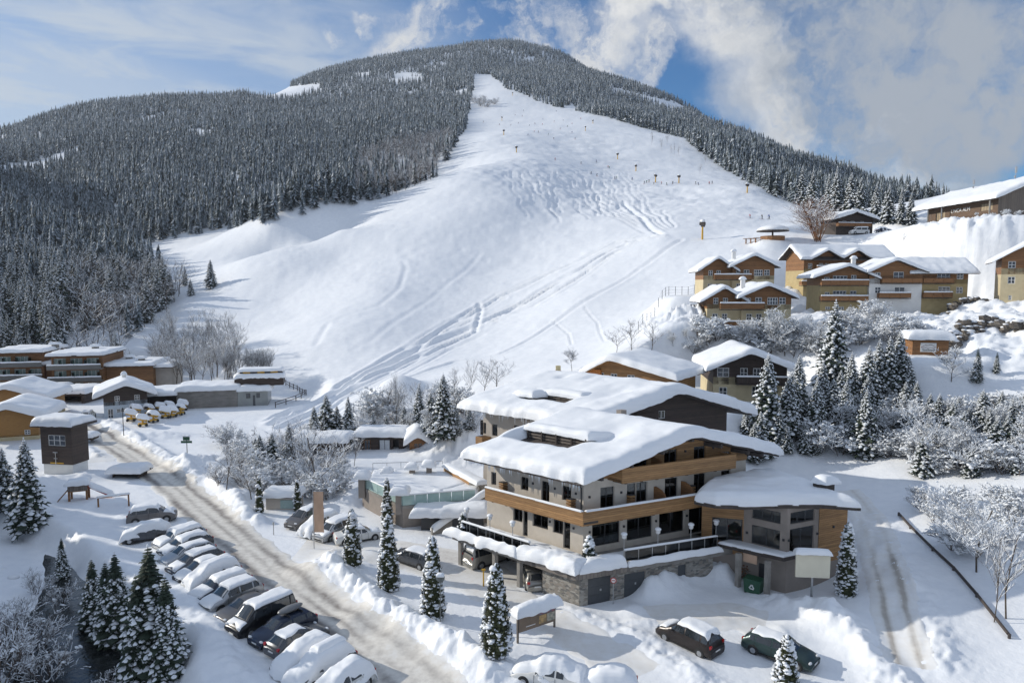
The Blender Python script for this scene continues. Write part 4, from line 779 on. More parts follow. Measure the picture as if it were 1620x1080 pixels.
def simple(name, label, pL, pR, dep, z, seed, low, up, front, au=None, over=.9, fover=1.2, bal=(), snow=.7, right=(), left=(), group=None, cat='chalet', roofm=BEAM, dz=0., bover=.6, balm=OAKB, frame=WHITE):
    o, ang, w = two(pL, pR); o = o + np.array([0, 0, dz]); b = Bldg(name, label, o, ang, cat=cat, group=group); padfor(b, 0, w, 0, dep)
    gable_block(b, 0, w, 0, dep, 0, z[0], z[1], z[2], over=over, fover=fover, low=low, up=up, front=[tuple(x[0:2]) + tuple(x[2:]) if x[0] >= 0 else x for x in front], au=au, seed=seed, snow=snow, right=right, left=left, roofm=roofm, bover=bover, frame=frame); f = b.face((0, -.02), (w, -.02))
    for a0, a1, zz in bal: balcony(b, f, a0 * w, a1 * w, zz, m=balm, dep=1.0)
    b.finish(); return b, w
F_ = [(2.0, 3.2, 3.7, 5.0), (4.6, 5.8, 3.7, 5.0), (8.2, 9.4, 3.7, 5.0), (2.0, 3.2, 1.0, 2.2), (6.0, 7.2, 1.0, 2.2)]
simple('dark_hut', 'dark brown ski hut on the hilltop behind the village, a van parked before it', stand(1322, 371, 172), stand(1380, 369, 174), 9, (2.2, 4.4, 6.1), 91, BEAM, DARKW, [(2.0, 3.2, 2.8, 3.8), (4.6, 5.8, 2.8, 3.8), (7.6, 8.8, 2.8, 3.8)], bal=[(0, .9, 2.2)], over=1.3, snow=.9)
b, w = simple('dark_chalet', 'dark timber chalet with white curtains, between the hotel and the frosted spruces', stand(1128, 622, 84), stand(1244, 622, 83), 11, (2.3, 4.7, 6.7), 95, CREAM, DARKW, [(.5, 2.1, 3.3, 4.6), (3.6, 4.6, 3.2, 4.6), (5.3, 6.3, 3.2, 4.6), (7.0, 8.0, 3.2, 4.6), (.8, 1.9, .6, 1.9), (5.2, 6.2, .5, 2.1)], au=4.6, over=1.2, fover=1.6, bal=[(.3, 1.0, 2.5)], snow=.8, dz=-1.0, balm=DARKWV)
for fx in (.7, 1.55, 3.75, 5.45, 7.15): pass
o, ang, w = two(stand(930, 612, 86), stand(1075, 625, 78)); 
b, w = simple('orange_house', 'orange and light timber house peeping over the roof of the gabled house', stand(935, 618, 85), stand(1062, 628, 79), 9, (1.5, 4.0, 5.8), 99, CREAM, LARCH, [(1.0, 2.0, 2.6, 3.9), (3.0, 4.0, 2.6, 3.9), (5.5, 6.6, 2.6, 3.9)], au=3.4, over=1.3, fover=1.4, snow=.8, dz=-1.2, roofm=LARCH)
b.box('orange_bay', mat('orange_plaster', (.55, .22, .06), .8, (.48, .19, .05)), -.9, 1.6, -.3, 3, 0, 4.3); 
# ski lodge on the crest at the far right: a long low eave towards the valley
def lodge():
    pL, pR = stand(1466, 358, 162), stand(1578, 347, 141); o, ang, w = two(pL, pR); b = Bldg('ski_lodge', 'long weathered timber ski lodge with lettering and antennas, on the crest at the far right', o, ang, cat='lodge'); padfor(b, 0, w, -3, 14, r=3, dz=-.5)
    ze, za, dp = 4.7, 8.3, 16.; m = b.mb(); Fr = b.face((0, 0), (w, 0)); Rr = b.face((w, 0), (w, dp)); hs = [(w * .78, w * .93, 1.9, 3.6), (w * .14, w * .28, 1.0, 3.2)]; b.wall(m, Fr, 0, w, -2, ze, hs); b.wall(m, b.face((0, dp), (0, 0)), 0, dp, -2, ze); b.part('timber_wall', m, planks('old_boards', (.17, .105, .06), (.10, .06, .035), .25))
    m = b.mb(); b.wall(m, Rr, 0, dp, -2, lambda a: float(np.interp(a, [0, dp / 2, dp], [ze, za, ze])), breaks=(dp / 2,)); b.part('end_wall', m, GREYW)
    for h in hs: b.window(Fr, h, BEAM, mull=3, dep=.06, room=False, pane=mat('lodge_blinds', (.35, .27, .17), .5))
    pr = [(-2.2, ze + .1 - .6), (dp / 2, za + .3), (dp + 1.5, ze - .2)]; P = pr + [(v, z - .25) for v, z in reversed(pr)]; q = b.mb(); n = 6
    q.add([(-2.5, v, z) for v, z in P] + [(w + 2.0, v, z) for v, z in P], [tuple(range(n)), tuple(range(2 * n - 1, n - 1, -1))] + [((i + 1) % n, i, n + i, n + (i + 1) % n) for i in range(n)]); b.part('roof', q, BEAM); fz = ridge(pr, .5)
    b.snow(-2.8, w + 2.2, -2.5, dp + 1.8, lambda u, v: fz(v), 1.0, seed=103, res=.5, edge=.8)
    for a in (w * .12, w * .33, w * .985): b.box('porch_post', STEEL if a < w * .9 else CONC, a - .13, a + .13, -1.9, -1.64, -1, 4.4)
    q = b.mb(); q.box(0, w * .98, -2.4, -.01, -.4, -.1); o_ = b.part('porch', q, BEAM); b.snow(-.2, w, -2.6, -.2, lambda u, v: 0 * u - .1, .5, res=.3, edge=.4, seed=104, name='porch_snow', parent=o_)
    cu = bpy.data.curves.new('lettering', 'FONT'); cu.body = 'LINCA ALM'; cu.size = 1.25; cu.extrude = .04; ob = bpy.data.objects.new('lettering', cu); ob.data.materials.append(WHITE)
    ob = to_mesh(ob); ob.parent = b.root; p = b.xf(w * .37, -.06, 2.5); ob.location = p; ob.rotation_euler = (R(90), 0, R(ang))
    for u, v, h in [(w * .35, 6, 2.6), (w * .82, 7.5, 3.4), (w * 1.08, 7.5, 4.0)]:
        q = b.mb(); z = float(fz(v)) + .6; q.tube((u, v, z), (u, v, z + h), .07, n=6); q.box(u - .2, u + .2, v - .14, v + .14, z + h * .55, z + h * .95); q.box(u - .12, u + .12, v - .3, v - .145, z + h * .2, z + h * .35); b.part('antenna', q, STEEL)
    b.finish()
lodge()
# small wooden shed with a sign board at the right edge
def shed():
    o, ang, w = two(stand(1443, 561, 85), stand(1500, 561, 84)); b = Bldg('wooden_shed', 'small brown wooden shed carrying a white board, below the rough snow bank', o, ang, cat='shed'); padfor(b, 0, w, 0, 4, dz=-.05); b.box('wall', OAKB, 0, w, 0, 3.5, -1.5, 2.1); b.box('roof', BEAM, -.6, w + .5, -.7, 4, 2.102, 2.3); b.snow(-.8, w + .7, -.9, 4.2, lambda u, v: 0 * u + 2.3, 1.0, res=.3, edge=.6, seed=110)
    f = b.face((0, 0), (w, 0)); q = b.mb(); b.bar(q, f, w * .22, w * .66, -.07, -.004, .45, 1.7); o_ = b.part('sign_board', q, WHITE); q = b.mb()
    pts = [(.05, .8), (.3, 1.1), (.42, 1.02), (.62, 1.18), (.8, 1.0), (.95, .84)]
    for p0, p1 in zip(pts[:-1], pts[1:]): a0, a1 = w * (.22 + .44 * p0[0]), w * (.22 + .44 * p1[0]); A = b.pt(f, a0, -.085); B_ = b.pt(f, a1, -.085); q.tube((*A, p0[1] + .3), (*B_, p1[1] + .3), .025, n=4)
    b.bar(q, f, w * .24, w * .64, -.09, -.072, 1.02, 1.07); b.part('sign_logo', q, mat('grey_print', (.22, .12, .13), .7), o_)
    cu = bpy.data.curves.new('lettering', 'FONT'); cu.body = 'Saalbach'; cu.size = .48; cu.extrude = .008; ob = bpy.data.objects.new('lettering', cu); ob.data.materials.append(DARKF); ob = to_mesh(ob); ob.parent = o_; ob.location = b.xf(w * .27, -.09, .58); ob.rotation_euler = (R(90), 0, R(ang))
shed()
# ------------------------------------------------------------------ the village end at the left
def left_hotel():
    o, ang, w = two(G(84, 619), G(212, 612)); b = Bldg('terraced_hotel', 'terraced timber hotel with grey balconies in flat snowed storeys, below the left wood', G(84, 622), 12, cat='hotel'); padfor(b, -8, 20, 0, 14)
    def blk(u0, u1, v0, v1, z1, sn=.7, wm=OAKB, seed=1, wins=(), bal=(), over=1.0):
        m = b.mb(); f = b.face((u0, v0), (u1, v0)); hs = [(a, a2, z, z2) for a, a2, z, z2 in wins]; b.wall(m, f, 0, f[3], -1, z1, hs); b.wall(m, b.face((u1, v0), (u1, v1)), 0, v1 - v0, -1, z1); b.wall(m, b.face((u0, v1), (u0, v0)), 0, v1 - v0, -1, z1); b.part('wall', m, wm)
        for h in hs: b.window(f, h, WHITE, fw=.08, dep=.25, mull=2, room=False, pane=mat('pale_green_glass', (.32, .40, .37), .08, (.20, .26, .25)))
        for z in bal:
            q = b.mb(); b.bar(q, f, -.4, f[3] + .2, -1.6, 0, z - .15, z); rr = b.part('balcony', q, CONC); q = b.mb(); b.bar(q, f, -.4, f[3] + .2, -1.68, -1.6, z - .1, z + 1.0); b.part('railing', q, mat('grey_slats', (.16, .155, .145), .7), rr); p = [b.pt(f, -.45, -1.75), b.pt(f, f[3] + .25, -1.75), b.pt(f, f[3] + .25, -1.5), b.pt(f, -.45, -1.5)]; b.snow(0, 1, 0, 1, lambda u, v: 0 * u + z + 1.0, .25, res=.06, edge=.14, poly=p, name='snow_cover', parent=rr, seed=seed)
            for a in np.arange(2.0, f[3], 2.6): q = b.mb(); b.bar(q, f, a, a + .08, -1.55, -.02, z, z + 2.0); b.part('privacy_screen', q, PANEG, rr)
        q = b.mb(); q.box(u0 - over * .6, u1 + over * .6, v0 - over * 1.5, v1 + .5, z1 + .003, z1 + .3); b.part('roof', q, BEAM); b.snow(u0 - over * .7, u1 + over * .7, v0 - over * 1.6, v1 + .6, lambda u, v: 0 * u + z1 + .3, sn, res=.5, edge=.6, seed=seed)
    w_ = lambda z, n, L: [(.4 + i * L, .4 + i * L + L * .75, z + .1, z + 2.2) for i in range(n)]
    blk(-13, -3.2, 4, 16, 9.0, wins=w_(6.0, 2, 3.6) + w_(3.1, 3, 3.2) + w_(.2, 3, 3.2), bal=(6.0, 3.1), seed=121)
    blk(0, 10.5, 0, 14, 8.4, wins=w_(5.7, 3, 3.4) + w_(2.9, 3, 3.4) + w_(.1, 3, 3.4), bal=(5.6, 2.8), seed=123)
    blk(10.52, 20.5, 2, 14, 5.6, seed=125); blk(20.52, 24, 4, 14, 4.9, wm=PLAST, seed=127); blk(-3.18, -.02, 5, 14, 6.0, seed=129)
    for u, v, z in [(-3, 10, 9.6), (6, 9, 9.0), (13, 10, 6.2), (17, 6, 6.2)]: b.box('roof_vent', CONC, u - .6, u + .6, v - .6, v + .6, z, z + .9); b.snow(u - 1.1, u + 1.1, v - 1, v + 1, lambda a, c: 0 * a + z + .9, .5, res=.2, edge=.5, name='vent_snow', seed=int(u + 30))
left_hotel()
def gableX(name, label, pL, pR, dep, zs, seed, low, up, front, **k): return simple(name, label, pL, pR, dep, zs, seed, low, up, front, **k)
b, w = simple('white_house', 'small house with dark timber storey over a white ground floor, beside the road end', G(165, 662), G(234, 656), 8, (2.3, 4.5, 6.0), 131, mat('bluish_plaster', (.55, .62, .68), .85), DARKW, [(1.8, 2.6, 3.0, 4.0), (5.0, 5.9, 3.0, 4.0), (.6, 1.5, -.5, 1.7), (2.0, 3.4, .9, 1.6), (4.0, 4.9, 0, 1.6), (6.4, 7.4, 1, 1.7)], over=1.6, snow=.95, left=[(2, 3, 1, 1.9), (4.6, 5.6, -.5, 1.8)], cat='house'); chimney(b, w * .5, 4, 6.4, 7.6, sn=.6)
# long low hall with a bar pavilion on its roof
def hall():
    o, ang, w = two(G(280, 647), G(424, 641)); b = Bldg('ski_hall', 'long low concrete hall with a flat snowed roof at the foot of the piste', o, ang, cat='building'); padfor(b, 0, w, 0, 8); h = 3.6
    cut = w * .66; q = b.mb(); q.box(0, cut, 0, 8, -1, h); b.part('concrete_wall', q, mat('board_concrete', (.27, .25, .225), .9, (.19, .175, .155), scale=.8, detail=8, stretch=(1, 1, 4))); F2 = b.face((cut + .02, .15), (w, .15)); q = b.mb(); hs = [(F2[3] * .28, F2[3] * .42, 1.6, 2.6), (F2[3] * .62, F2[3] * .74, 1.6, 2.6), (F2[3] * .5, F2[3] * .58, -.5, 2.2)]; b.wall(q, F2, 0, F2[3], -1, h - .4, hs); b.wall(q, b.face((w, .15), (w, 8)), 0, 7.85, -1, h - .4); b.part('glazed_wall', q, mat('milky_panels', (.33, .34, .32), .3, (.25, .26, .25), scale=.6))
    for x in hs: b.window(F2, x, DARKF, dep=.05, room=False, pane=PANED)
    q = b.mb(); q.box(-6.6, -.02, 2.0, 8, -1, h - .9); b.part('entrance_wall', q, DARKW); q = b.mb(); q.box(-8, .0, -.5, 8, h - .88, h - .6); b.part('entrance_roof', q, BEAM)
    for u in (-7.6, -5): b.box('porch_post', DARKF, u, u + .2, -.4, -.2, -1, h - .88)
    b.snow(-8.3, .3, -.9, 8.3, lambda u, v: 0 * u + h - .6, .9, res=.45, edge=.6, seed=141); b.snow(-.4, w * .7, -.6, 8.5, lambda u, v: 0 * u + h, 1.0, res=.45, edge=.6, seed=142); b.snow(w * .66, w + .8, -.6, 8.5, lambda u, v: 0 * u + h - .4, .95, res=.4, edge=.7, seed=143, wob=.4)
    c = Bldg('bar_pavilion', 'low black bar pavilion draped in snow, on the roof of the concrete hall', (b.loc[0] + w * .62 * b.eu[0] + 1.5 * b.ev[0], b.loc[1] + w * .62 * b.eu[1] + 1.5 * b.ev[1], b.loc[2] + h + .3), ang, cat='pavilion')
    c.box('base', DARKW, 0, 9.5, 0, 5, 0, 2.0); c.box('upper_storey', BEAM, 1.0, 9.0, .8, 4.6, 2.003, 3.0); c.snow(-.2, 9.8, -.35, 5.2, lambda u, v: 0 * u + 2.0, .55, res=.25, edge=.3, seed=145, wob=.3, sag=.5, name='snow_cover', holes=[(1.2, 8.8, 1.0, 4.4)]); c.snow(.6, 9.4, .4, 4.9, lambda u, v: 0 * u + 3.0, .5, res=.3, edge=.4, seed=146)
    for u in (1.6, 4.4, 7.0): c.box('lamp_opening', YEL, u, u + 1.4, .72, .797, 2.35, 2.9)
hall()
# timber house and tower at the left edge
b, w = simple('ochre_house', 'ochre timber house with a deep curved snow roof at the left edge, behind the tower', G(-30, 700), G(62, 694), 9, (.6, 3.8, 5.2), 151, CREAM, mat('ochre_boards', (.36, .19, .055), .7, (.28, .14, .04), scale=2, stretch=(1, 1, 8)), [(5.8, 6.6, .8, 1.6)], over=1.5, snow=1.0, cat='house')
b, w = simple('ochre_barn', 'ochre gabled barn roofed in snow, rising behind the ochre house', G(-40, 668), G(70, 664), 9, (.5, 4.2, 6.0), 153, CREAM, MATS['ochre_boards'], [], over=1.3, snow=1.0, cat='barn')
def tower():
    o, ang, w = two(G(70, 749), G(116, 751)); b = Bldg('dark_tower', 'dark boarded tower house on a white plaster base, near the left edge', o, ang, cat='tower'); padfor(b, 0, w, 0, 3); zt = 6.3
    q = b.mb(); f = b.face((0, 0), (w, 0)); b.wall(q, f, 0, w, -1, 1.35); b.wall(q, b.face((w, 0), (w, 2.6)), 0, 2.6, -1, 1.35); b.wall(q, b.face((0, 2.6), (0, 0)), 0, 2.6, -1, 1.35); b.part('plaster_base', q, WPLAS)
    q = b.mb(); h = [(w * .26, w * .84, 3.8, 5.2)]; F2 = b.face((-.12, -.12), (w + .12, -.12)); b.wall(q, F2, 0, F2[3], 1.352, zt, h); b.wall(q, b.face((w + .12, -.12), (w + .12, 2.7)), 0, 2.82, 1.352, zt); b.wall(q, b.face((-.12, 2.7), (-.12, -.12)), 0, 2.82, 1.352, zt); q.add([(-.12, -.12, 1.353), (w + .12, -.12, 1.353), (w + .12, 2.7, 1.353), (-.12, 2.7, 1.353)], [(0, 3, 2, 1)]); b.part('boarded_wall', q, DARKW); b.window(F2, h[0], WHITE, mull=2, cross=1, fw=.07, dep=.05, room=False, pane=PANED)
    q = b.mb(); b.bar(q, F2, w * .3, w * .75, -.06, -.003, 1.45, 1.62); o_ = b.part('yellow_plate', q, YEL)
    q = b.mb(); q.tube((w * .5, -.35, 1.4), (w * .5, -.35, 3.0), .04, n=6); q.tube((w * .42, -.35, 3.0), (w * .58, -.35, 3.0), .05, n=6); q.tube((w * .44, -.35, 2.2), (w * .56, -.35, 2.2), .05, n=6); q.tube((w * .5, -.35, 1.7), (w * .5, -.13, 1.7), .03, n=5); b.part('lamp_bracket', q, STEEL); b.box('roof', BEAM, -1, w + 1, -.8, 3.4, zt + .003, zt + .3)
    b.snow(-.9, w + .9, -.9, 3.5, lambda u, v: 0 * u + zt + .3, 1.0, res=.2, edge=.6, seed=161, wob=.12, sag=.12); b.finish()
tower()
def flat_hut(name, label, px0, px1, py, h, dep, wm, seed, sn=.9, z=0, cat='hut', over=.5, op=None, group=None):
    o, ang, w = two(G(px0, py, z), G(px1, py, z)); b = Bldg(name, label, o, ang, cat=cat, group=group); padfor(b, 0, w, 0, dep)
    m = b.mb(); f = b.face((0, 0), (w, 0)); hs = [(a * w, c * w, -.3, h * .8) for a, c in (op or [])]; b.wall(m, f, 0, w, -.8, h, hs, dep=.3); b.wall(m, b.face((w, 0), (w, dep)), 0, dep, -.8, h); b.wall(m, b.face((w, dep), (0, dep)), 0, w, -.8, h); b.wall(m, b.face((0, dep), (0, 0)), 0, dep, -.8, h); b.part('wall', m, wm)
    q = b.mb(); q.box(-over, w + over, -over, dep + over, h + .003, h + .22); b.part('roof', q, BEAM); b.snow(-over - .15, w + over + .15, -over - .15, dep + over + .15, lambda u, v: 0 * u + h + .22, sn, res=.3, edge=.7, seed=seed, wob=.3); return b, w, f
b, w, f = flat_hut('garden_hut', 'low dark garden hut with snowy roof and glazed front, among bare trees', 566, 640, 711, 1.9, 4, DARKW, 171, op=[(.12, .28), (.45, .7), (.75, .88)]); b.window(f, (.46 * w, .69 * w, -.2, 1.5), DARKF, mull=1, room=False, dep=.1, pane=mat('milky_sheet', (.6, .63, .66), .4)); b.window(f, (.13 * w, .27 * w, -.2, 1.5), OAKB, mull=1, room=False, dep=.1, pane=PANED); b.box('back_wall', DARKF, .1, w - .1, 1.5, 1.6, -.5, 1.8)
b, w, f = flat_hut('low_barn', 'low dark open barn beside the garden hut, half hidden by a snowy tree', 466, 545, 719, 1.7, 4, DARKW, 173, op=[(.1, .45), (.6, .9)]); b.box('back_wall', BEAM, .1, w - .1, 2.5, 2.6, -.5, 1.6); q = b.mb(); q.tube((.3, -.35, .5), (.3, -.01, .5), .55, n=12); b.part('barrel_end', q, LARCH)
b, w = simple('small_kiosk', 'tiny wooden kiosk under a huge snow cap, beside the garden hut', G(648, 715), G(674, 714), 2.2, (.3, 1.5, 2.4), 175, OAKB, OAKB, [(.6, 1.9, .6, 1.3)], over=.7, fover=.6, snow=1.5, cat='kiosk', frame=OAKB)
b, w, f = flat_hut('bin_shelter', 'small wooden shelter with pale green panel and snowy roof, between two thujas', 421, 472, 806, 1.35, 1.8, PLAST, 177, sn=.75, cat='shelter', over=.25); q = b.mb(); b.bar(q, f, w * .45, w * .95, -.04, -.003, .15, 1.1); b.part('green_panel', q, mat('pale_green_panel', (.30, .40, .38), .4))
b, w, f = flat_hut('snowed_shelter', 'long low shelter nearly buried in snow, beside the road behind the playground', 178, 220, 756, .6, 2.0, DARKW, 179, sn=.75, cat='shelter', op=[(.05, .95)])
b, w, f = flat_hut('carport', 'low snow covered carport between the terraced hotel and the white house', 84, 134, 638, 2.0, 8, DARKW, 181, sn=.9, cat='carport', op=[(.1, .9)])
b, w, f = flat_hut('roofed_walk', 'low snow covered porch at the foot of the terraced hotel, left end', -20, 82, 634, 2.2, 6, GREYW, 183, sn=.8, cat='porch')
# mushroom-roofed snow bar on the slope
def snowbar():
    p = stand(1222, 380, 170); t = thing('umbrella_bar', 'round open snow bar under a white domed roof, left of the dark hut', 'snow bar', p); pad(p[0], p[1], p[2], 3, 7)
    m = MB(); m.tube((0, 0, -1), (0, 0, 2.6), .25, n=8); m.build('mast', BEAM, t); m = MB()
    for r0, r1, z0, z1 in ((3.2, 3.2, -.8, 1.1),): m.tube((0, 0, z0), (0, 0, z1), r0, r1, 16)
    m.build('counter', OAKB, t); m = MB(); m.tube((0, 0, 2.4), (0, 0, 2.6), 4.3, 4.2, 20); m.build('roof', BEAM, t); m = MB(); m.blob((0, 0, 2.6), 4.3, 4.3, 1.6, 18, 8, jit=.02, flat=.02, seed=4); m.build('roof_snow', SNOWR, t, smooth=True)
    for k in range(3): 
        m = MB(); m.box(-5.5 - k * .9, -3.6, -1.0 + k * 1.5, -.3 + k * 1.5, .5, .62); m.box(-5 - k * .8, -4.8 - k * .8, -.9 + k * 1.5, -.4 + k * 1.5, -.8, .5); m.build('bench_table', OAKB, t)
snowbar()
build_terrain()
def tracked(name, base_c, dark_c, rough=.6):
    m = bpy.data.materials.new(name); m.use_nodes = True; nt = m.node_tree; n = nt.nodes; l = nt.links; b = n['Principled BSDF']; b.inputs['Roughness'].default_value = rough
    at = n.new('ShaderNodeAttribute'); at.attribute_name = 'wear_tone'; tc = n.new('ShaderNodeTexCoord'); nz = n.new('ShaderNodeTexNoise'); nz.inputs['Scale'].default_value = 1.6; nz.inputs['Detail'].default_value = 8; nz.inputs['Roughness'].default_value = .65; l.new(tc.outputs['Object'], nz.inputs['Vector'])
    ad = n.new('ShaderNodeMath'); ad.operation = 'MULTIPLY_ADD'; l.new(nz.outputs['Fac'], ad.inputs[0]); ad.inputs[1].default_value = .9; ad.inputs[2].default_value = -.45; a2 = n.new('ShaderNodeMath'); l.new(ad.outputs[0], a2.inputs[0]); l.new(at.outputs['Fac'], a2.inputs[1])
    rp = n.new('ShaderNodeValToRGB'); e = rp.color_ramp.elements; e[0].position = .0; e[0].color = (.82, .82, .81, 1); e[1].position = 1; e[1].color = (*dark_c, 1); q = e.new(.35); q.color = (*base_c, 1); l.new(a2.outputs[0], rp.inputs[0]); l.new(rp.outputs[0], b.inputs['Base Color'])
    bp = n.new('ShaderNodeBump'); bp.inputs['Strength'].default_value = .25; bp.inputs['Distance'].default_value = .04; l.new(nz.outputs['Fac'], bp.inputs['Height']); l.new(bp.outputs[0], b.inputs['Normal']); return m
def wear_tone(o, k, fn):
    me = o.data; n = len(me.vertices) // k; i = np.arange(len(me.vertices)); r, c = np.divmod(i, k); t = c / (k - 1) * 2 - 1; co = np.empty(len(i) * 3); me.vertices.foreach_get('co', co); co = co.reshape(-1, 3); v = np.clip(fn(t, r, co), 0, 1); a = me.attributes.new('wear_tone', 'FLOAT', 'POINT'); a.data.foreach_set('value', v.astype(np.float32))
SLUSH = tracked('slushy_road_mat', (.70, .665, .60), (.21, .185, .165))
o = strip('road', ROAD, RW + .1, SLUSH, .06, edge=.55, across=33, step=.5)
lane = lambda t, c, w: np.exp(-((t - c) / w) ** 2)
wear_tone(o, 33, lambda t, r, co: .36 * (1 - sst(.6, 1.0, np.abs(t + .12 * fbm(r * .06, r * 0, 3, 3)))) + (.62 * lane(t + .16 * fbm(r * .02, r * 0, 5, 3), -.5, .15) + .38 * lane(t + .1 * fbm(r * .03, r * 0, 15, 3), -.05, .09) + .58 * lane(t + .16 * fbm(r * .02, r * 0, 6, 3), .38, .13)) * (.3 + 1.7 * np.clip(fbm(r * .03, t * .8, 11, 4) + .25, 0, 1)) * (1 + .9 * sst(72, 88, co[:, 1])))  # wheel tracks on slush, toned darker along the far stretch
LOTM = tracked('trodden_snow_mat', (.74, .72, .68), (.42, .38, .33))
def patch(name, pts, half, fn, mt=LOTM, edge=.9, across=25): o = strip(name, pts, half, mt, .05, edge=edge, across=across, step=.5); wear_tone(o, across, fn); return o
gen = lambda k: (lambda t, r, co: k * (1 - sst(.55, 1.0, np.abs(t))) * (.6 + 1.3 * np.clip(fbm(co[:, 0] / 3.2, co[:, 1] / 3.2, 13, 4) + .2, -.4, 1)))
patch('drive_entrance', [G(452, 868), G(520, 868), G(600, 870), G(690, 888), G(760, 915), G(815, 945)], 3.6, gen(.36))
patch('front_drive', [G(730, 905), G(800, 945), G(870, 985), G(950, 1030), G(1040, 1085)], 2.2, gen(.26))
patch('forecourt', [G(1010, 985), G(1080, 975), G(1160, 975), G(1240, 995)], 2.6, gen(.2))
track = lambda t, r, co: .10 * (1 - sst(.6, 1, np.abs(t))) + (.85 * lane(t, -.36, .12) + .8 * lane(t, .36, .12)) * (.45 + 1.2 * np.clip(fbm(r * .05, t, 17, 4) + .25, 0, 1)) * (1 - sst(.4, .7, r / r.max()) * .6)
patch('farm_track', [D(1445, 1085, 36.5), D(1430, 1020, 39.5), D(1412, 950, 44), D(1392, 880, 50.5), D(1378, 830, 56.5), D(1352, 795, 62), D(1330, 775, 66)], 1.9, track, edge=.3)
patch('village_lane', [G(150, 735), G(175, 715), G(190, 705)], 2.5, gen(.1))
WATER = mat('stream_water', (.03, .034, .032), .12, (.012, .014, .014), scale=1.1, bump=.35, bscale=2.2); strip('stream', STREAM, 9.5, WATER, 0, edge=.1, across=5, zf=-1.15)
p = G(30, 955, -2.0); m = MB(); o = MB()
def stone_in_stream():
    for i, (px, py, s_) in enumerate([(22, 918, .6), (5, 905, .5), (60, 985, .45), (100, 1040, .5)]):
        q = G(px, py, -1.15); t = thing('stream_boulder', 'snow capped boulder standing in the dark stream', 'boulder', q, 0, 'boulders in the stream'); b = MB(); b.blob((0, 0, 0), s_, s_ * .8, s_ * .6, 8, 5, jit=.2, seed=i); b.build('rock', ROCK, t); b = MB(); b.blob((0, 0, s_ * .5), s_ * .85, s_ * .75, s_ * .4, 8, 5, jit=.08, seed=i + 9); b.build('snow_cap', SNOWR, t, smooth=True)
stone_in_stream()
# ------------------------------------------------------------------ trees
def star_spruce(h, r, tiers, n, g, snow=.5):      # a spruce for the far woods: tiers of drooping boughs, (V, F, material)
    V = []; F = []; M_ = []
    for t in range(tiers):
        f = t / tiers; z1 = h * (1 - .94 * (1 - f) ** 1.0 * 1.0) if False else h * (.10 + .90 * (f + .9 / tiers)); rr = r * (1 - f) ** .85 * g.uniform(.85, 1.1) + .12
        z0 = z1 - h / tiers * 1.5; o = len(V); V.append((0, 0, min(h, z1 + h * .02))); a0 = g.uniform(0, 6)
        for k in range(n):
            a = a0 + 2 * math.pi * k / n + g.uniform(-.15, .15); q = rr * (g.uniform(.8, 1.15) if k % 2 == 0 else g.uniform(.35, .6))
            V.append((q * math.cos(a), q * math.sin(a), z0 + (0 if k % 2 == 0 else h / tiers * .5) + g.uniform(-.04, .04) * h / tiers * 4))
        for k in range(n):
            F.append((o, o + 1 + k, o + 1 + (k + 1) % n)); q_ = g.random(); M_.append(1 if q_ < snow * .42 else (3 if q_ < snow * 2.0 else 0))
    o = len(V)
    V += [(.14 * math.cos(a), .14 * math.sin(a), -1.5) for a in (0, 2.1, 4.2)] + [(0, 0, h * .5)]
    for k in range(3): F.append((o + k, o + (k + 1) % 3, o + 3)); M_.append(2)
    return np.array(V), np.array(F), np.array(M_)
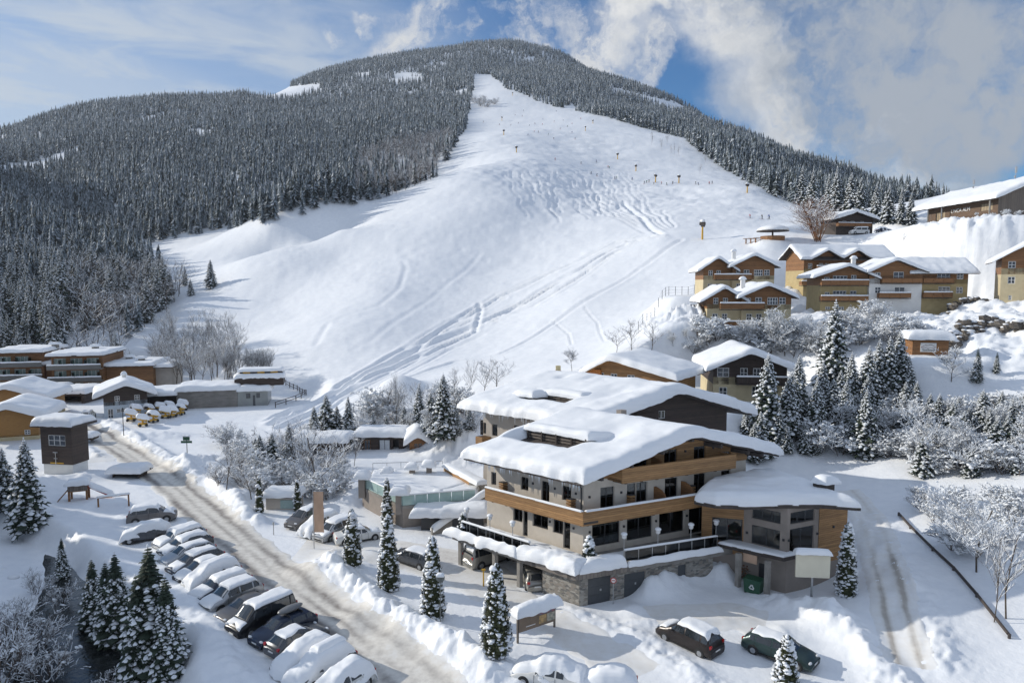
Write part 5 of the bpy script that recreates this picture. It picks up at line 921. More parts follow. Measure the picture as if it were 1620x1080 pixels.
def spruce_parts(h, r, g, dens=1., snow=.75, lean=0., twigs=False, gap=.32):   # a near spruce: every bough with needles and its load of snow
    nd = MB(); sn = MB(); tr = MB()
    tr.tube((0, 0, -1.2), (0, 0, h * .55), .025 * h * .5 + .05, .018 * h * .4 + .02, 7); tr.tube((0, 0, h * .55), (0, 0, h), .018 * h * .4 + .02, .012, 6)
    z = h * .07; 
    while z < h * .985:
        f = z / h; L0 = r * (1 - f) ** .8 * (1.0 if f > .12 else .8) + .06; m = max(3, int((5 + 3 * (1 - f)) * dens)); a0 = g.uniform(0, 6)
        for k in range(m):
            a = a0 + 2 * math.pi * k / m + g.uniform(-.25, .25); L = L0 * g.uniform(.7, 1.15); up = g.uniform(.15, .3) * (1 if f > .5 else .4); dr = g.uniform(.22, .42) * (1 - .6 * f)
            ca, sa = math.cos(a), math.sin(a); W = L * g.uniform(.20, .30) + .05; st = 4; pts = []
            for i in range(st + 1):
                t = i / st; zz = z + L * (up * t - (up + dr) * t * t) + g.uniform(-.02, .02) * L; pts.append((L * t, zz, W * (math.sin(math.pi * (.12 + .8 * t))) * g.uniform(.7, 1.2) + .02))
            vs = []
            for (x, zz, ww) in pts:
                for s_, d_ in ((-1, -.42), (0, .05), (1, -.42)): vs.append((ca * x - sa * ww * s_, sa * x + ca * ww * s_, zz + d_ * ww * g.uniform(.8, 1.3)))
            nd.add(vs, [q for i in range(st) for q in ((3 * i, 3 * i + 3, 3 * i + 4, 3 * i + 1), (3 * i + 1, 3 * i + 4, 3 * i + 5, 3 * i + 2))])
            for i in range(1, st + 1):                    # hanging twigs give the ragged outline
                x, zz, ww = pts[i]
                for s_ in (-1, 1):
                    if g.random() < .8:
                        e = ww * g.uniform(1.1, 1.7) * s_; x2 = x + L * g.uniform(.0, .2); b0 = (ca * x, sa * x, zz); b1 = (ca * (x - .2 * L) , sa * (x - .2 * L), zz - .02)
                        nd.add([b0, b1, (ca * x2 - sa * e, sa * x2 + ca * e, zz - abs(e) * g.uniform(.35, .8))], [(0, 1, 2)])
            if twigs and f > .75: continue
            for i in range(st):
                if g.random() < snow:
                    t0, t1 = (i + g.uniform(.0, .25)) / st, (i + g.uniform(.75, 1.1)) / st
                    def at(t):
                        t = min(t, 1.02); q = t * st; j = min(int(q), st - 1); u = q - j; A, B = pts[j], pts[j + 1]; return [A[c] + (B[c] - A[c]) * u for c in range(3)]
                    th = g.uniform(.05, .14) * (.5 + L / 3) + .02; vs = []
                    for t, e in ((t0, 0), (t0 + (t1 - t0) * .3, 1), (t0 + (t1 - t0) * .75, 1), (t1, 0)):
                        x, zz, ww = at(t); ww *= g.uniform(.6, .95) * (1 if e else .45)
                        vs += [(ca * x - sa * ww, sa * x + ca * ww, zz - .30 * ww), (ca * x, sa * x, zz + .06 * ww + (th if e else .02)), (ca * x + sa * ww, sa * x - ca * ww, zz - .30 * ww)]
                    sn.add(vs, [q for i2 in range(3) for q in ((3 * i2, 3 * i2 + 1, 3 * i2 + 4, 3 * i2 + 3), (3 * i2 + 1, 3 * i2 + 2, 3 * i2 + 5, 3 * i2 + 4))])
        z += max(.14, h * .022 + gap * (1 - f) * L0 * .42)
    if snow > .5: sn.blob((0, 0, h - .05), .06, .06, .14, 5, 3)
    return tr, nd, sn
def spruce_thing(name, label, cat, h, r, seed, loc=(0, 0, 0), group=None, flat=False, **kw):
    g = random.Random(seed); tr, nd, sn = spruce_parts(h, r, g, **kw)
    if flat:                                              # one mesh: too small in the photo for parts
        m = MB(); m.v = list(tr.v); m.f = list(tr.f); m.m = [2] * len(tr.f)
        m.add(nd.v, nd.f, 0); m.add(sn.v, sn.f, 1); o = m.build(name, [NEED, SNOWT, BARK], loc=loc); return tag(o, label, cat, group)
    t = thing(name, label, cat, loc, 0, group); tr.build('trunk', BARK, t); nd.build('crown', NEED, t); tag(sn.build('snow_cover', SNOWT, t, smooth=True), kind='stuff'); return t
def bare_parts(h, g, spread=.55, levels=4, r0=None, twigs=3, snow=.6, kids=(3, 5), first=.28, blobs=0., upw=.35, bsize=1.):
    tr = MB(); sn = MB(); tw = MB(); r0 = r0 or h * .0135
    def grow(p, d, L, r, lv):
        seg = 3 if lv < 2 else 2; q = np.array(p, float); d = np.array(d, float); pts = [q]
        for i in range(seg):
            d = d + np.array([g.uniform(-1, 1), g.uniform(-1, 1), g.uniform(-.5, 1) * upw]) * .22; d /= np.linalg.norm(d); n2 = q + d * L / seg
            ra = r * (1 - .45 * i / seg); rb = r * (1 - .45 * (i + 1) / seg)
            (tr if lv < 2 else tw).tube(q, n2, ra, rb, 6 if lv == 0 else (4 if lv == 1 else 3), 0, cap=False)
            if lv >= 1 and g.random() < snow and abs(d[2]) < .93:                   # a line of snow lying on the branch
                w_ = ra * 1.15 + .012 * bsize; a = np.cross(d, [0, 0, 1.]); a /= (np.linalg.norm(a) + 1e-9); hh = np.array([0, 0, w_ * 1.5])
                sn.add([q + a * w_, q + hh, q - a * w_, n2 + a * w_, n2 + hh, n2 - a * w_], [(0, 1, 4, 3), (1, 2, 5, 4)])
            q = n2; pts.append(q)
        if lv < levels:
            k = g.randint(*kids) if lv else max(6, int(h * 1.3))
            for j in range(k):
                t = g.uniform(first if lv == 0 else .25, 1.0); i = min(int(t * seg), seg - 1); b = pts[i] + (pts[i + 1] - pts[i]) * (t * seg - i)
                a = g.uniform(0, 6.283); o = np.array([math.cos(a), math.sin(a), 0]); nd_ = d * (1 - spread) + o * spread * g.uniform(.8, 1.5) + np.array([0, 0, upw * .5]); nd_ /= np.linalg.norm(nd_)
                grow(b, nd_, L * (g.uniform(.42, .62) * (1.15 - .55 * t) if lv == 0 else g.uniform(.45, .7)), r * (.42 if lv == 0 else .55), lv + 1)
        if lv >= levels - 1 and g.random() < blobs:
            s_ = g.uniform(.035, .10) * bsize; sn.blob(q, s_ * g.uniform(1, 1.9), s_ * g.uniform(1, 1.6), s_ * .6, 6, 3, jit=.3, seed=g.random())
    grow((0, 0, -.4), (0, 0, 1), h + .4, r0, 0)
    return tr, tw, sn
def bare_thing(name, label, cat, h, seed, loc=(0, 0, 0), group=None, bark=None, **kw):
    g = random.Random(seed); tr, tw, sn = bare_parts(h, g, **kw); t = thing(name, label, cat, loc, 0, group)
    tr.build('trunk', BARK, t); tw.build('crown', bark or TWIG, t)
    if sn.f: tag(sn.build('snow_cover', SNOWT, t, smooth=True), kind='stuff')
    return t
def bush_parts(h, w, g, stems=9, snow=.6, blobs=.55, bsize=1.6, levels=2):
    tw = MB(); sn = MB()
    for k in range(stems):
        a = g.uniform(0, 6.283); q = g.uniform(0, .35) * w; tilt = g.uniform(.1, .55)
        t1, t2, s2 = bare_parts(h * g.uniform(.6, 1.05), g, levels=levels, r0=.018 * h * .5 + .01, kids=(3, 5), snow=snow, blobs=blobs, bsize=bsize, first=.25, upw=.6)
        M3 = Matrix.Translation((q * math.cos(a), q * math.sin(a), 0)) @ Matrix.Rotation(a, 4, 'Z') @ Matrix.Rotation(tilt, 4, 'Y')
        for src, dst in ((t1, tw), (t2, tw), (s2, sn)): dst.add([tuple(M3 @ Vector(p)) for p in src.v], src.f)
    return tw, sn
def bush_thing(name, label, cat, h, w, seed, loc=(0, 0, 0), group=None, bark=None, **kw):
    g = random.Random(seed); tw, sn = bush_parts(h, w, g, **kw); t = thing(name, label, cat, loc, 0, group); tw.build('branches', bark or TWIG, t); tag(sn.build('snow_cover', SNOWT, t, smooth=True), kind='stuff'); return t
def column_thing(name, label, cat, h, r, seed, loc, group=None, snow=1., leaf=None):     # a clipped thuja column
    g = random.Random(seed); lf = MB(); sn = MB(); tr = MB(); tr.tube((0, 0, -.6), (0, 0, h * .9), .09, .03, 6)
    prof = lambda f: r * (min(1, .86 + f * 1.6) if f < .09 else 1.0) * (1 - max(0, (f - .1) / .9) ** 1.35 * .80) * (1 if f < .93 else max(.1, (1 - f) / .07) ** .5)
    core = []                                             # a ragged inner body, so that no daylight shows through the middle
    for i in range(15):
        f = i / 14
        for j in range(10):
            a = 6.283 * j / 10; q = prof(f) * g.uniform(.72, .9); core.append((q * math.cos(a), q * math.sin(a), h * f * .99))
    lf.add(core, [(i * 10 + j, i * 10 + (j + 1) % 10, (i + 1) * 10 + (j + 1) % 10, (i + 1) * 10 + j) for i in range(14) for j in range(10)])
    for k in range(int(620 * h * r)):
        f = g.random() ** .9; a = g.uniform(0, 6.283); q = prof(f) * g.uniform(.82, 1.12); z = h * f + .02; s_ = g.uniform(.05, .12)
        c = np.array([q * math.cos(a), q * math.sin(a), z]); up = np.array([.35 * math.cos(a), .35 * math.sin(a), 1]) + [g.uniform(-.4, .4) for _ in range(3)]; sd_ = np.cross(up, [math.cos(a), math.sin(a), g.uniform(-.5, .5)])
        up = up / np.linalg.norm(up) * s_ * 1.8; sd_ = sd_ / np.linalg.norm(sd_) * s_ * .7
        lf.add([c - sd_, c + sd_, c + up + sd_ * .4, c + up * 1.1 - sd_ * .3], [(0, 1, 2, 3)])
    for k in range(int(85 * h * r * snow)):
        f = g.random(); a = g.uniform(0, 6.283); q = prof(f) * g.uniform(.92, 1.1); s_ = g.choice([.05, .06, .08, .13]) * g.uniform(.8, 1.4); sn.blob((q * math.cos(a), q * math.sin(a), h * f + .05), s_ * g.uniform(1, 1.7), s_ * g.uniform(1, 1.7), s_ * .6, 6, 3, jit=.3, seed=g.random())
    for k in range(int(7 * snow)):
        f = g.uniform(.25, .99); a = g.uniform(0, 6.283); q = prof(f) * .8; s_ = g.uniform(.16, .30); sn.blob((q * math.cos(a), q * math.sin(a), h * f + .1), s_, s_, s_ * .75, 8, 5, seed=g.random())
    sn.blob((0, 0, h), .18, .18, .22, 8, 5, seed=1)
    t = thing(name, label, cat, loc, g.uniform(0, 6), group); tr.build('trunk', BARK, t); lf.build('crown', leaf or THUJ, t); tag(sn.build('snow_cover', SNOWT, t, smooth=True), kind='stuff'); return t
# ---- the woods on the mountain
FOREST_L = [(-60, 600), (-60, 120), (350, 120), (480, 100), (620, 70), (800, 40), (960, 80), (1110, 130), (1300, 230), (1490, 300), (1500, 338), (1262, 326), (1215, 306), (1130, 258), (1080, 219), (950, 184), (860, 165), (835, 152), (800, 140), (776, 118), (750, 118), (748, 150),
            (736, 205), (716, 238), (692, 282), (622, 311), (560, 325), (440, 348), (300, 374), (205, 390), (240, 420), (292, 462), (255, 500), (205, 545), (205, 575), (120, 570)]
CLEAR = [[(-60, 290), (-60, 268), (60, 255), (130, 230), (138, 240), (60, 275)], [(388, 156), (430, 140), (505, 133), (508, 146), (440, 160)], [(612, 128), (640, 121), (668, 121), (672, 130), (625, 134)], [(970, 138), (1000, 146), (1050, 158), (1092, 172), (1075, 178), (1010, 158), (965, 146)],
         [(768, 58), (780, 58), (780, 68), (768, 68)], [(290, 205), (335, 205), (335, 222), (300, 222)]]
SCRUB = [(560, 318), (560, 262), (600, 240), (665, 225), (715, 215), (712, 240), (692, 284), (622, 313)]
SCRUB2 = [(100, 575), (100, 465), (190, 440), (262, 440), (293, 462), (255, 500), (205, 545), (205, 580)]
def scatter(y0, y1, sp, seed, u0=-.86, u1=.86):
    g = np.random.default_rng(seed); pts = []
    y = y0
    ys = []
    while y < y1: ys.append(y); y += sp(y)
    for y in ys:
        s_ = sp(y); xs = np.arange(u0 * y, u1 * y, s_); pts.append(np.stack([xs + g.uniform(-.48, .48, len(xs)) * s_, np.full(len(xs), y) + g.uniform(-.48, .48, len(xs)) * s_], 1))
    return np.concatenate(pts)
SNOWF = mat('far_tree_snow', (.56, .59, .62), .9, (.42, .45, .48), scale=.4)
def plant_woods():
    P = scatter(150, 1900, lambda y: 4.1 + min(2.0, y / 600.), 5); z = base(P[:, 0], P[:, 1]); px, py = PX(np.stack([P[:, 0], P[:, 1], z], 1))
    m = inpoly(FOREST_L, px, py)
    for c in CLEAR: m &= ~inpoly(c, px, py)
    m &= ~((px > 1290) & (P[:, 1] < 330)) & (fbm(P[:, 0] / 40, P[:, 1] / 40, 201, 3) > -.42)
    P = P[m]; px = px[m]; py = py[m]
    rr = np.random.default_rng(9); s1 = inpoly(SCRUB, px, py); s2 = inpoly(SCRUB2, px, py); k = (~s1 | (rr.random(len(P)) < .25)) & (~s2 | (rr.random(len(P)) < .35))
    P = P[k]; px = px[k]; py = py[k]
    # drop the trees that the hill in front hides altogether
    top = H(P[:, 0], P[:, 1]); vis = np.ones(len(P), bool)
    for t in np.linspace(.35, .985, 40):
        hz = base(P[:, 0] * t, P[:, 1] * t); vis &= hz < CZ + (top + 19 - CZ) * t + .5
    P = P[vis]; top = top[vis]; px = px[vis]; py = py[vis]
    d = P[:, 1]; gx = np.random.default_rng(4); hgt = gx.normal(13, 2.0, len(P)).clip(7.5, 18.5) * (1 + .5 * fbm(P[:, 0] / 50, P[:, 1] / 50, 211, 3)) * (1 - .1 * (d > 800))
    order = np.argsort(d / hgt); near = np.zeros(len(P), bool); near[order[:150]] = True
    # the 300 that show largest, each a tree of its own
    protos = []
    for i in range(5):
        tr, nd, sn = spruce_parts(15, 3.1, random.Random(40 + i), dens=.85, snow=.62, gap=.42); mm = MB(); mm.v = list(tr.v); mm.f = list(tr.f); mm.m = [2] * len(tr.f); mm.add(nd.v, nd.f, 0); mm.add(sn.v, sn.f, 1); protos.append(mm.mesh('spruce_tree', [NEED, SNOWT, BARK]))
    for j, i in enumerate(np.where(near)[0]):
        o = link('spruce_tree', protos[j % 5]); o.location = (P[i, 0], P[i, 1], top[i] - .3); s_ = hgt[i] / 15; w_ = s_ * gx.uniform(.9, 1.25); o.scale = (w_, w_, s_); o.rotation_euler = (0, 0, gx.uniform(0, 6.28))
        tag(o, 'dark spruce powdered with snow in the wood behind the left hand hotel', 'tree', 'spruces at the foot of the wooded slope')
    g = random.Random(77); far = ~near
    for nm, lo, hi, ti, n, r, cnt in (('spruce_wood', 0, 420, 11, 12, 2.75, 8), ('mountain_wood', 420, 800, 8, 10, 2.6, 8), ('summit_wood', 800, 5000, 5, 8, 2.6, 8)):
        idx = np.where(far & (d >= lo) & (d < hi))[0]; pr = [star_spruce(15, r * g.uniform(.8, 1.15), ti, n, g, g.uniform(.22, .42)) for _ in range(cnt)]; VV = []; FF = []; MM = []; o = 0
        for c in range(cnt):
            q = idx[c::cnt]; V0, F0, M0 = pr[c]; s_ = hgt[q] / 15; a = gx.uniform(0, 6.28, len(q)); w_ = s_ * gx.uniform(.85, 1.2, len(q))
            X = P[q, 0, None] + (np.cos(a)[:, None] * V0[:, 0] - np.sin(a)[:, None] * V0[:, 1]) * w_[:, None]; Y = P[q, 1, None] + (np.sin(a)[:, None] * V0[:, 0] + np.cos(a)[:, None] * V0[:, 1]) * w_[:, None]; Z = top[q, None] - .3 + V0[:, 2] * s_[:, None]
            VV.append(np.stack([X.ravel(), Y.ravel(), Z.ravel()], 1)); FF.append((F0[None] + (np.arange(len(q)) * len(V0))[:, None, None] + o).reshape(-1, 3)); MM.append(np.tile(M0, len(q))); o += len(q) * len(V0)
        print(nm, len(idx), sum(len(f) for f in FF))
        ob = link(nm, npmesh(nm, np.concatenate(VV), np.concatenate(FF), [NEEDF, SNOWF, BARK, FROST], np.concatenate(MM)))
        tag(ob, {'spruce_wood': 'dense snowy spruce wood on the lower slope behind the nearest trees', 'mountain_wood': 'dense snowy spruce wood half way up the mountain', 'summit_wood': 'far frosted spruce wood around the mountain top'}[nm], 'woodland', kind='stuff')
    # bare, brownish birch and alder scrub at the edge of the piste
    P = scatter(150, 620, lambda y: 4.2 + y / 300., 15); z = base(P[:, 0], P[:, 1]); px, py = PX(np.stack([P[:, 0], P[:, 1], z], 1)); m = inpoly(SCRUB, px, py) | inpoly(SCRUB2, px, py); P = P[m]; z = z[m]; d = P[:, 1]
    pr = []
    for i in range(4):
        tr, tw, sn = bare_parts(8, random.Random(60 + i), levels=2, kids=(5, 7), snow=.42, spread=.5, r0=.08); V0 = np.array(tr.v + tw.v + sn.v); fs = []; ms = []; o = 0
        for b, k in ((tr, 0), (tw, 0), (sn, 1)):
            for f in b.f:
                for j in range(1, len(f) - 1): fs.append((o + f[0], o + f[j], o + f[j + 1])); ms.append(k)
            o += len(b.v)
        V0 = V0.copy(); V0[:, :2] *= 1.25; pr.append((V0, np.array(fs), np.array(ms)))
    for nm, q0 in (('scrub_wood', inpoly(SCRUB2, *PX(np.stack([P[:, 0], P[:, 1], z], 1)))), ('alder_wood', ~inpoly(SCRUB2, *PX(np.stack([P[:, 0], P[:, 1], z], 1))))):
        VV = []; FF = []; MM = []; o = 0; q0 = np.where(q0)[0]
        for c in range(4):
            q = q0[c::4]; V0, F0, M0 = pr[c]; s_ = gx.uniform(.8, 1.4, len(q)); a = gx.uniform(0, 6.28, len(q)); zz = H(P[q, 0], P[q, 1])
            X = P[q, 0, None] + (np.cos(a)[:, None] * V0[:, 0] - np.sin(a)[:, None] * V0[:, 1]) * s_[:, None]; Y = P[q, 1, None] + (np.sin(a)[:, None] * V0[:, 0] + np.cos(a)[:, None] * V0[:, 1]) * s_[:, None]; Z = zz[:, None] - .3 + V0[:, 2] * s_[:, None]
            VV.append(np.stack([X.ravel(), Y.ravel(), Z.ravel()], 1)); FF.append((F0[None] + (np.arange(len(q)) * len(V0))[:, None, None] + o).reshape(-1, 3)); MM.append(np.tile(M0, len(q))); o += len(q) * len(V0)
        print(nm, len(q0), sum(len(f) for f in FF))
        ob = link(nm, npmesh(nm, np.concatenate(VV), np.concatenate(FF), [TWIG, SNOWT], np.concatenate(MM))); tag(ob, 'bare frosted scrub at the foot of the left hand wood' if nm == 'scrub_wood' else 'bare brownish alder scrub along the left edge of the piste', 'woodland', kind='stuff')
plant_woods()
# ------------------------------------------------------------------ single trees and shrubs, where the photo shows them
def hpx(p, py_top):                         # height of something that stands at p and ends at a pixel row
    d = p[1]; r = ray(810, py_top); return max(.4, CZ + r[2] / r[1] * d - p[2])
def put(proto, H0, px, py, top, d=None, label=None, group=None, wmul=1., d0=30.):
    p = T(px, py, d0) if d is None else D(px, py, d)
    if d is not None: p = np.array([p[0], p[1], H(p[0], p[1])[0]])
    h = hpx(p, top); s_ = h / PH[proto.name][0]; g = rnd.uniform(.92, 1.1) * wmul; return dup(proto, (p[0], p[1], p[2] - .05), rnd.uniform(0, 6.28), (s_ * g, s_ * g, s_), label, group)
SP = [spruce_thing('spruce_tree', 'spruce', 'tree', 9, (2.3, 2.7, 2.0)[i], 200 + i, dens=(1.15, .85, 1.0)[i], snow=(.8, .9, .85)[i], gap=(.26, .4, .32)[i]) for i in range(3)]
SPT = [spruce_thing('spruce_tree', 'spruce', 'tree', 9, 2.0, 210 + i, dens=1.1, snow=.8, gap=.26, twigs=True) for i in range(2)]
BT = [bare_thing('bare_tree', 'bare tree', 'tree', 7, 220 + i, spread=.5, levels=4, kids=(3, 4), snow=.6, first=.25, upw=.5) for i in range(3)]
BTF = [bare_thing('frosted_tree', 'tree', 'tree', 6, 230 + i, spread=.55, levels=4, kids=(4, 6), snow=.95, first=.12, upw=.4, blobs=.10, bsize=1.5) for i in range(3)]
BU = [bush_thing('snowy_bush', 'bush', 'bush', 3, 1.7, 240 + i, stems=8, levels=3, snow=.95, blobs=.22, bsize=1.9) for i in range(4)]
BUR = [bush_thing('bare_bush', 'bush', 'bush', 2.6, 1.4, 250 + i, stems=8, levels=3, snow=.32, blobs=.02, bsize=1.2) for i in range(2)]
PROTOS = SP + SPT + BT + BTF + BU + BUR
PH = {p.name: (max(v.co.z for c in p.children for v in c.data.vertices), max(math.hypot(v.co.x, v.co.y) for c in p.children for v in c.data.vertices)) for p in PROTOS}
def several(protos, H0, rows, label, group, **k):
    for i, r in enumerate(rows): put(protos[i % len(protos)], H0, r[0], r[1], r[2], d=r[3] if len(r) > 3 else None, label=label, group=group, **k)
# by the stream, in the shade
put(SP[0], 9, 46, 842, 690, label='tall snow laden spruce beside the playground slope, near the left edge', wmul=1.0); put(SP[1], 9, 8, 812, 705, label='spruce cut off by the left edge of the photo, beside the taller one')
put(SPT[0], 9, 100, 915, 848, label='small lone spruce on the white stream bank')
put(SPT[1], 9, 150, 1000, 880, label='slender spruce, leftmost of the three close together above the stream'); put(SPT[0], 9, 172, 1020, 885, label='slender spruce in the middle of the three close together above the stream'); put(SPT[1], 9, 188, 1025, 870, label='slender spruce, right of the three close together above the stream')
put(SPT[0], 9, 243, 1075, 858, label='tallest spruce of the clump beside the parked cars', wmul=1.15); put(SPT[1], 9, 222, 1085, 905, label='spruce half hidden at the left of the clump beside the parked cars'); put(SPT[1], 9, 268, 1085, 905, label='spruce at the right of the clump, nearest the parked cars')
several(BUR, 2.6, [(25, 1000, 930), (62, 1030, 950), (30, 1070, 985), (75, 1085, 1000), (8, 1030, 950), (95, 960, 912), (60, 940, 895), (0, 1085, 985), (190, 1095, 1040)], 'thin bare snow dusted bush beside the dark stream', 'bushes along the stream', wmul=1.1)
# tall spruces beyond the left edge: their shadow keeps the car park cold
g_ = random.Random(12)
for i in range(30):
    y = 40 + i * 1.75 + g_.uniform(-1, 1); x = -.86 * y - 14 - g_.uniform(0, 10); z = H(x, y)[0]; tt = np.linspace(8, 90, 160); q_ = np.stack([x + .9652 * tt, y - .2614 * tt], 1); dd, _ = pline(ROAD, q_); k_ = int(np.argmax(dd < RW + 1.6)); s_ = max(1.5, (tt[k_] if dd[k_] < RW + 1.6 else 55) * math.tan(R(23)) / PH[SP[i % 3].name][0]); dup(SP[i % 3], (x, y, z - z * .8), g_.uniform(0, 6), (1.9, 1.9, s_), 'tall spruce of the row beyond the left edge of the car park', 'spruce row left of the car park')
# village side: snow-laden conifers
for r in [(1212, 694, 556), (1246, 694, 590), (1180, 690, 640), (1262, 650, 560), (1317, 628, 472), (1345, 648, 555), (1388, 640, 535), (1372, 652, 545), (1420, 632, 520), (1404, 640, 530), (1336, 700, 600), (1368, 722, 612), (1290, 700, 595), (1232, 710, 640), (1300, 650, 570), (1435, 640, 560)]:
    several(SP, 9, [r], 'heavily snowed spruce in the thicket between the dark chalet and the shed', 'snowed spruces of the village thicket')
put(SPT[0], 9, 1545, 606, 548, label='small dark spruce in front of the rough bank, left of two'); put(SPT[1], 9, 1576, 593, 555, label='smaller spruce nearest the right edge on the open snow')
put(BTF[0], 6, 1505, 605, 542, label='wide frosted tree in front of the wooden shed', wmul=1.2)
rows = []
for (x0, x1, y0, y1, n, hp) in [(1250, 1440, 690, 728, 10, 44), (1430, 1625, 705, 755, 12, 50), (1430, 1625, 655, 700, 11, 42), (1455, 1530, 795, 830, 4, 38), (1570, 1625, 780, 840, 4, 42), (1540, 1625, 840, 890, 4, 46)]:
    for i in range(n): x = x0 + (x1 - x0) * (i + g_.random()) / n; y = g_.uniform(y0, y1); rows.append((x, y, y - hp * g_.uniform(.7, 1.25)))
several(BU, 3, rows, 'rounded bush buried in snow clumps on the slope below the village', 'snow clumped bushes below the village', wmul=1.25)
rows = []
for (x0, x1, y0, y1, n) in [(1190, 1440, 640, 735, 30), (1430, 1625, 655, 755, 34)]:
    for i in range(n): x = x0 + (x1 - x0) * (i + g_.random()) / n; y = g_.uniform(y0, y1); rows.append((x, y, y - g_.uniform(38, 78)))
several(SP, 9, rows, 'small snow loaded young spruce among the bushes below the village', 'young spruces below the village', wmul=1.25)
several(BTF, 6, [(1315, 705, 610), (1400, 722, 630), (1475, 740, 640), (1540, 752, 650), (1600, 750, 640), (1575, 700, 620), (1515, 700, 625), (1455, 700, 620)], 'frosted young tree rising among the snow clumped bushes', 'frosted trees among the bushes', wmul=.9)
several(BTF, 6, [(1155, 560, 505), (1190, 566, 500), (1218, 566, 488), (1242, 562, 480), (1270, 562, 500), (1296, 556, 495), (1345, 540, 480), (1372, 535, 470), (1396, 532, 480), (1120, 556, 520), (1090, 552, 515), (1065, 552, 520)], 'frosted bare tree in front of the village chalets', 'frosted trees before the chalets', wmul=.85)
rows = []
for i in range(34): x = 1095 + i * 10.5 + g_.uniform(-6, 6); y = g_.uniform(535, 572) if x < 1330 else g_.uniform(515, 550); rows.append((x, y, y - g_.uniform(24, 46)))
several(BU, 3, rows, 'frosted bush in the thicket before the village chalets', 'frosted bushes before the chalets', wmul=1.3)
put(BT[0], 7, 1000, 558, 500, label='dense round bare tree left of the village, below the wire fence', wmul=1.35); put(BT[1], 7, 1030, 560, 505, label='bare bush-like tree beside the round one below the wire fence', wmul=1.3); put(BT[2], 7, 975, 560, 515, label='small bare tree at the left of the group below the wire fence', wmul=1.2)
put(BTF[1], 6, 905, 588, 545, label='small frosted tree left of the orange house')
# right foreground
put(BTF[2], 6, 1545, 905, 770, label='multi stemmed snow laden tree behind the dark log rail'); put(BT[2], 7, 1592, 980, 790, label='taller bare tree with two stems behind the dark log rail', wmul=.75); put(BT[1], 7, 1572, 985, 830, label='thin bare stem at the lower end of the log rail', wmul=.6)
put(BU[0], 3, 1505, 870, 815, label='snow covered bush leaning over the log rail', wmul=1.5); put(BUR[0], 2.6, 1465, 812, 770, label='loose twiggy bush at the top end of the log rail', wmul=1.4)
# behind and beside the hotel
put(BT[0], 7, 625, 690, 582, label='tall thin birch left of the hotel, behind the garden hut', wmul=.6); put(SP[2], 9, 664, 696, 604, label='spruce left of two close behind the garden hut', wmul=1.0); put(SP[0], 9, 702, 696, 588, label='spruce nearest the hotel behind the garden hut', wmul=1.1)
put(BT[1], 7, 742, 628, 565, label='bare birch beside the round tree behind the rear hotel', wmul=.7); put(BT[2], 7, 788, 622, 562, label='round crowned bare tree rising behind the rear hotel roof', wmul=1.25)
put(SP[1], 9, 517, 700, 622, label='dark loose pine standing left of the garden hut', wmul=1.15); put(SP[2], 9, 552, 700, 625, label='slim spruce right of the loose pine by the garden hut')
put(BT[0], 7, 358, 775, 692, label='bare frosted tree on the right roadside, leftmost', wmul=1.15); put(SP[0], 9, 412, 748, 685, label='small dark pine behind the bare roadside tree', wmul=1.1); put(BT[1], 7, 502, 790, 655, label='spreading bare tree with white branches behind the banner', wmul=1.1); put(BT[2], 7, 398, 790, 720, label='low bare tree between the roadside tree and the thuja', wmul=1.3)
several(BUR, 2.6, [(440, 725, 680), (470, 720, 675), (425, 760, 715), (445, 770, 725), (600, 697, 660), (585, 700, 665), (640, 694, 650), (385, 770, 730), (480, 700, 665), (730, 660, 610)], 'twiggy frosted shrub between the road and the hotel', 'frosted shrubs left of the hotel', wmul=1.3)
several(BTF, 6, [(690, 700, 640), (645, 696, 640), (575, 695, 640), (715, 690, 640)], 'whitened small tree in the grove behind the garden hut', 'whitened trees behind the garden hut', wmul=1.0)
rows = [(405, 742, 690), (432, 748, 682), (458, 738, 668), (498, 706, 640), (534, 698, 640), (590, 694, 648), (640, 692, 640), (682, 694, 618), (722, 690, 640), (742, 682, 640), (612, 690, 655)]
several(SP, 9, rows, 'dark snowed pine in the grove between the far road and the hotel', 'pines between the far road and the hotel', wmul=1.1)
rows = []
for (x0, x1, y0, y1, n) in [(345, 540, 700, 785, 20), (575, 760, 640, 700, 18), (395, 520, 740, 795, 7)]:
    for i in range(n): x = x0 + (x1 - x0) * (i + g_.random()) / n; y = g_.uniform(y0, y1); rows.append((x, y, y - g_.uniform(24, 52)))
several(BUR + BU[:2], 2.6, rows, 'twiggy frosted shrub between the road and the hotel', 'frosted shrubs left of the hotel', wmul=1.35)
several(BT, 7, [(380, 765, 700), (470, 752, 680), (530, 765, 695), (560, 740, 680), (655, 690, 600), (610, 660, 600), (720, 640, 575), (765, 625, 565), (690, 660, 600)], 'bare frosted tree in the belt between the road and the rear hotel', 'bare trees left of the hotel', wmul=.95)
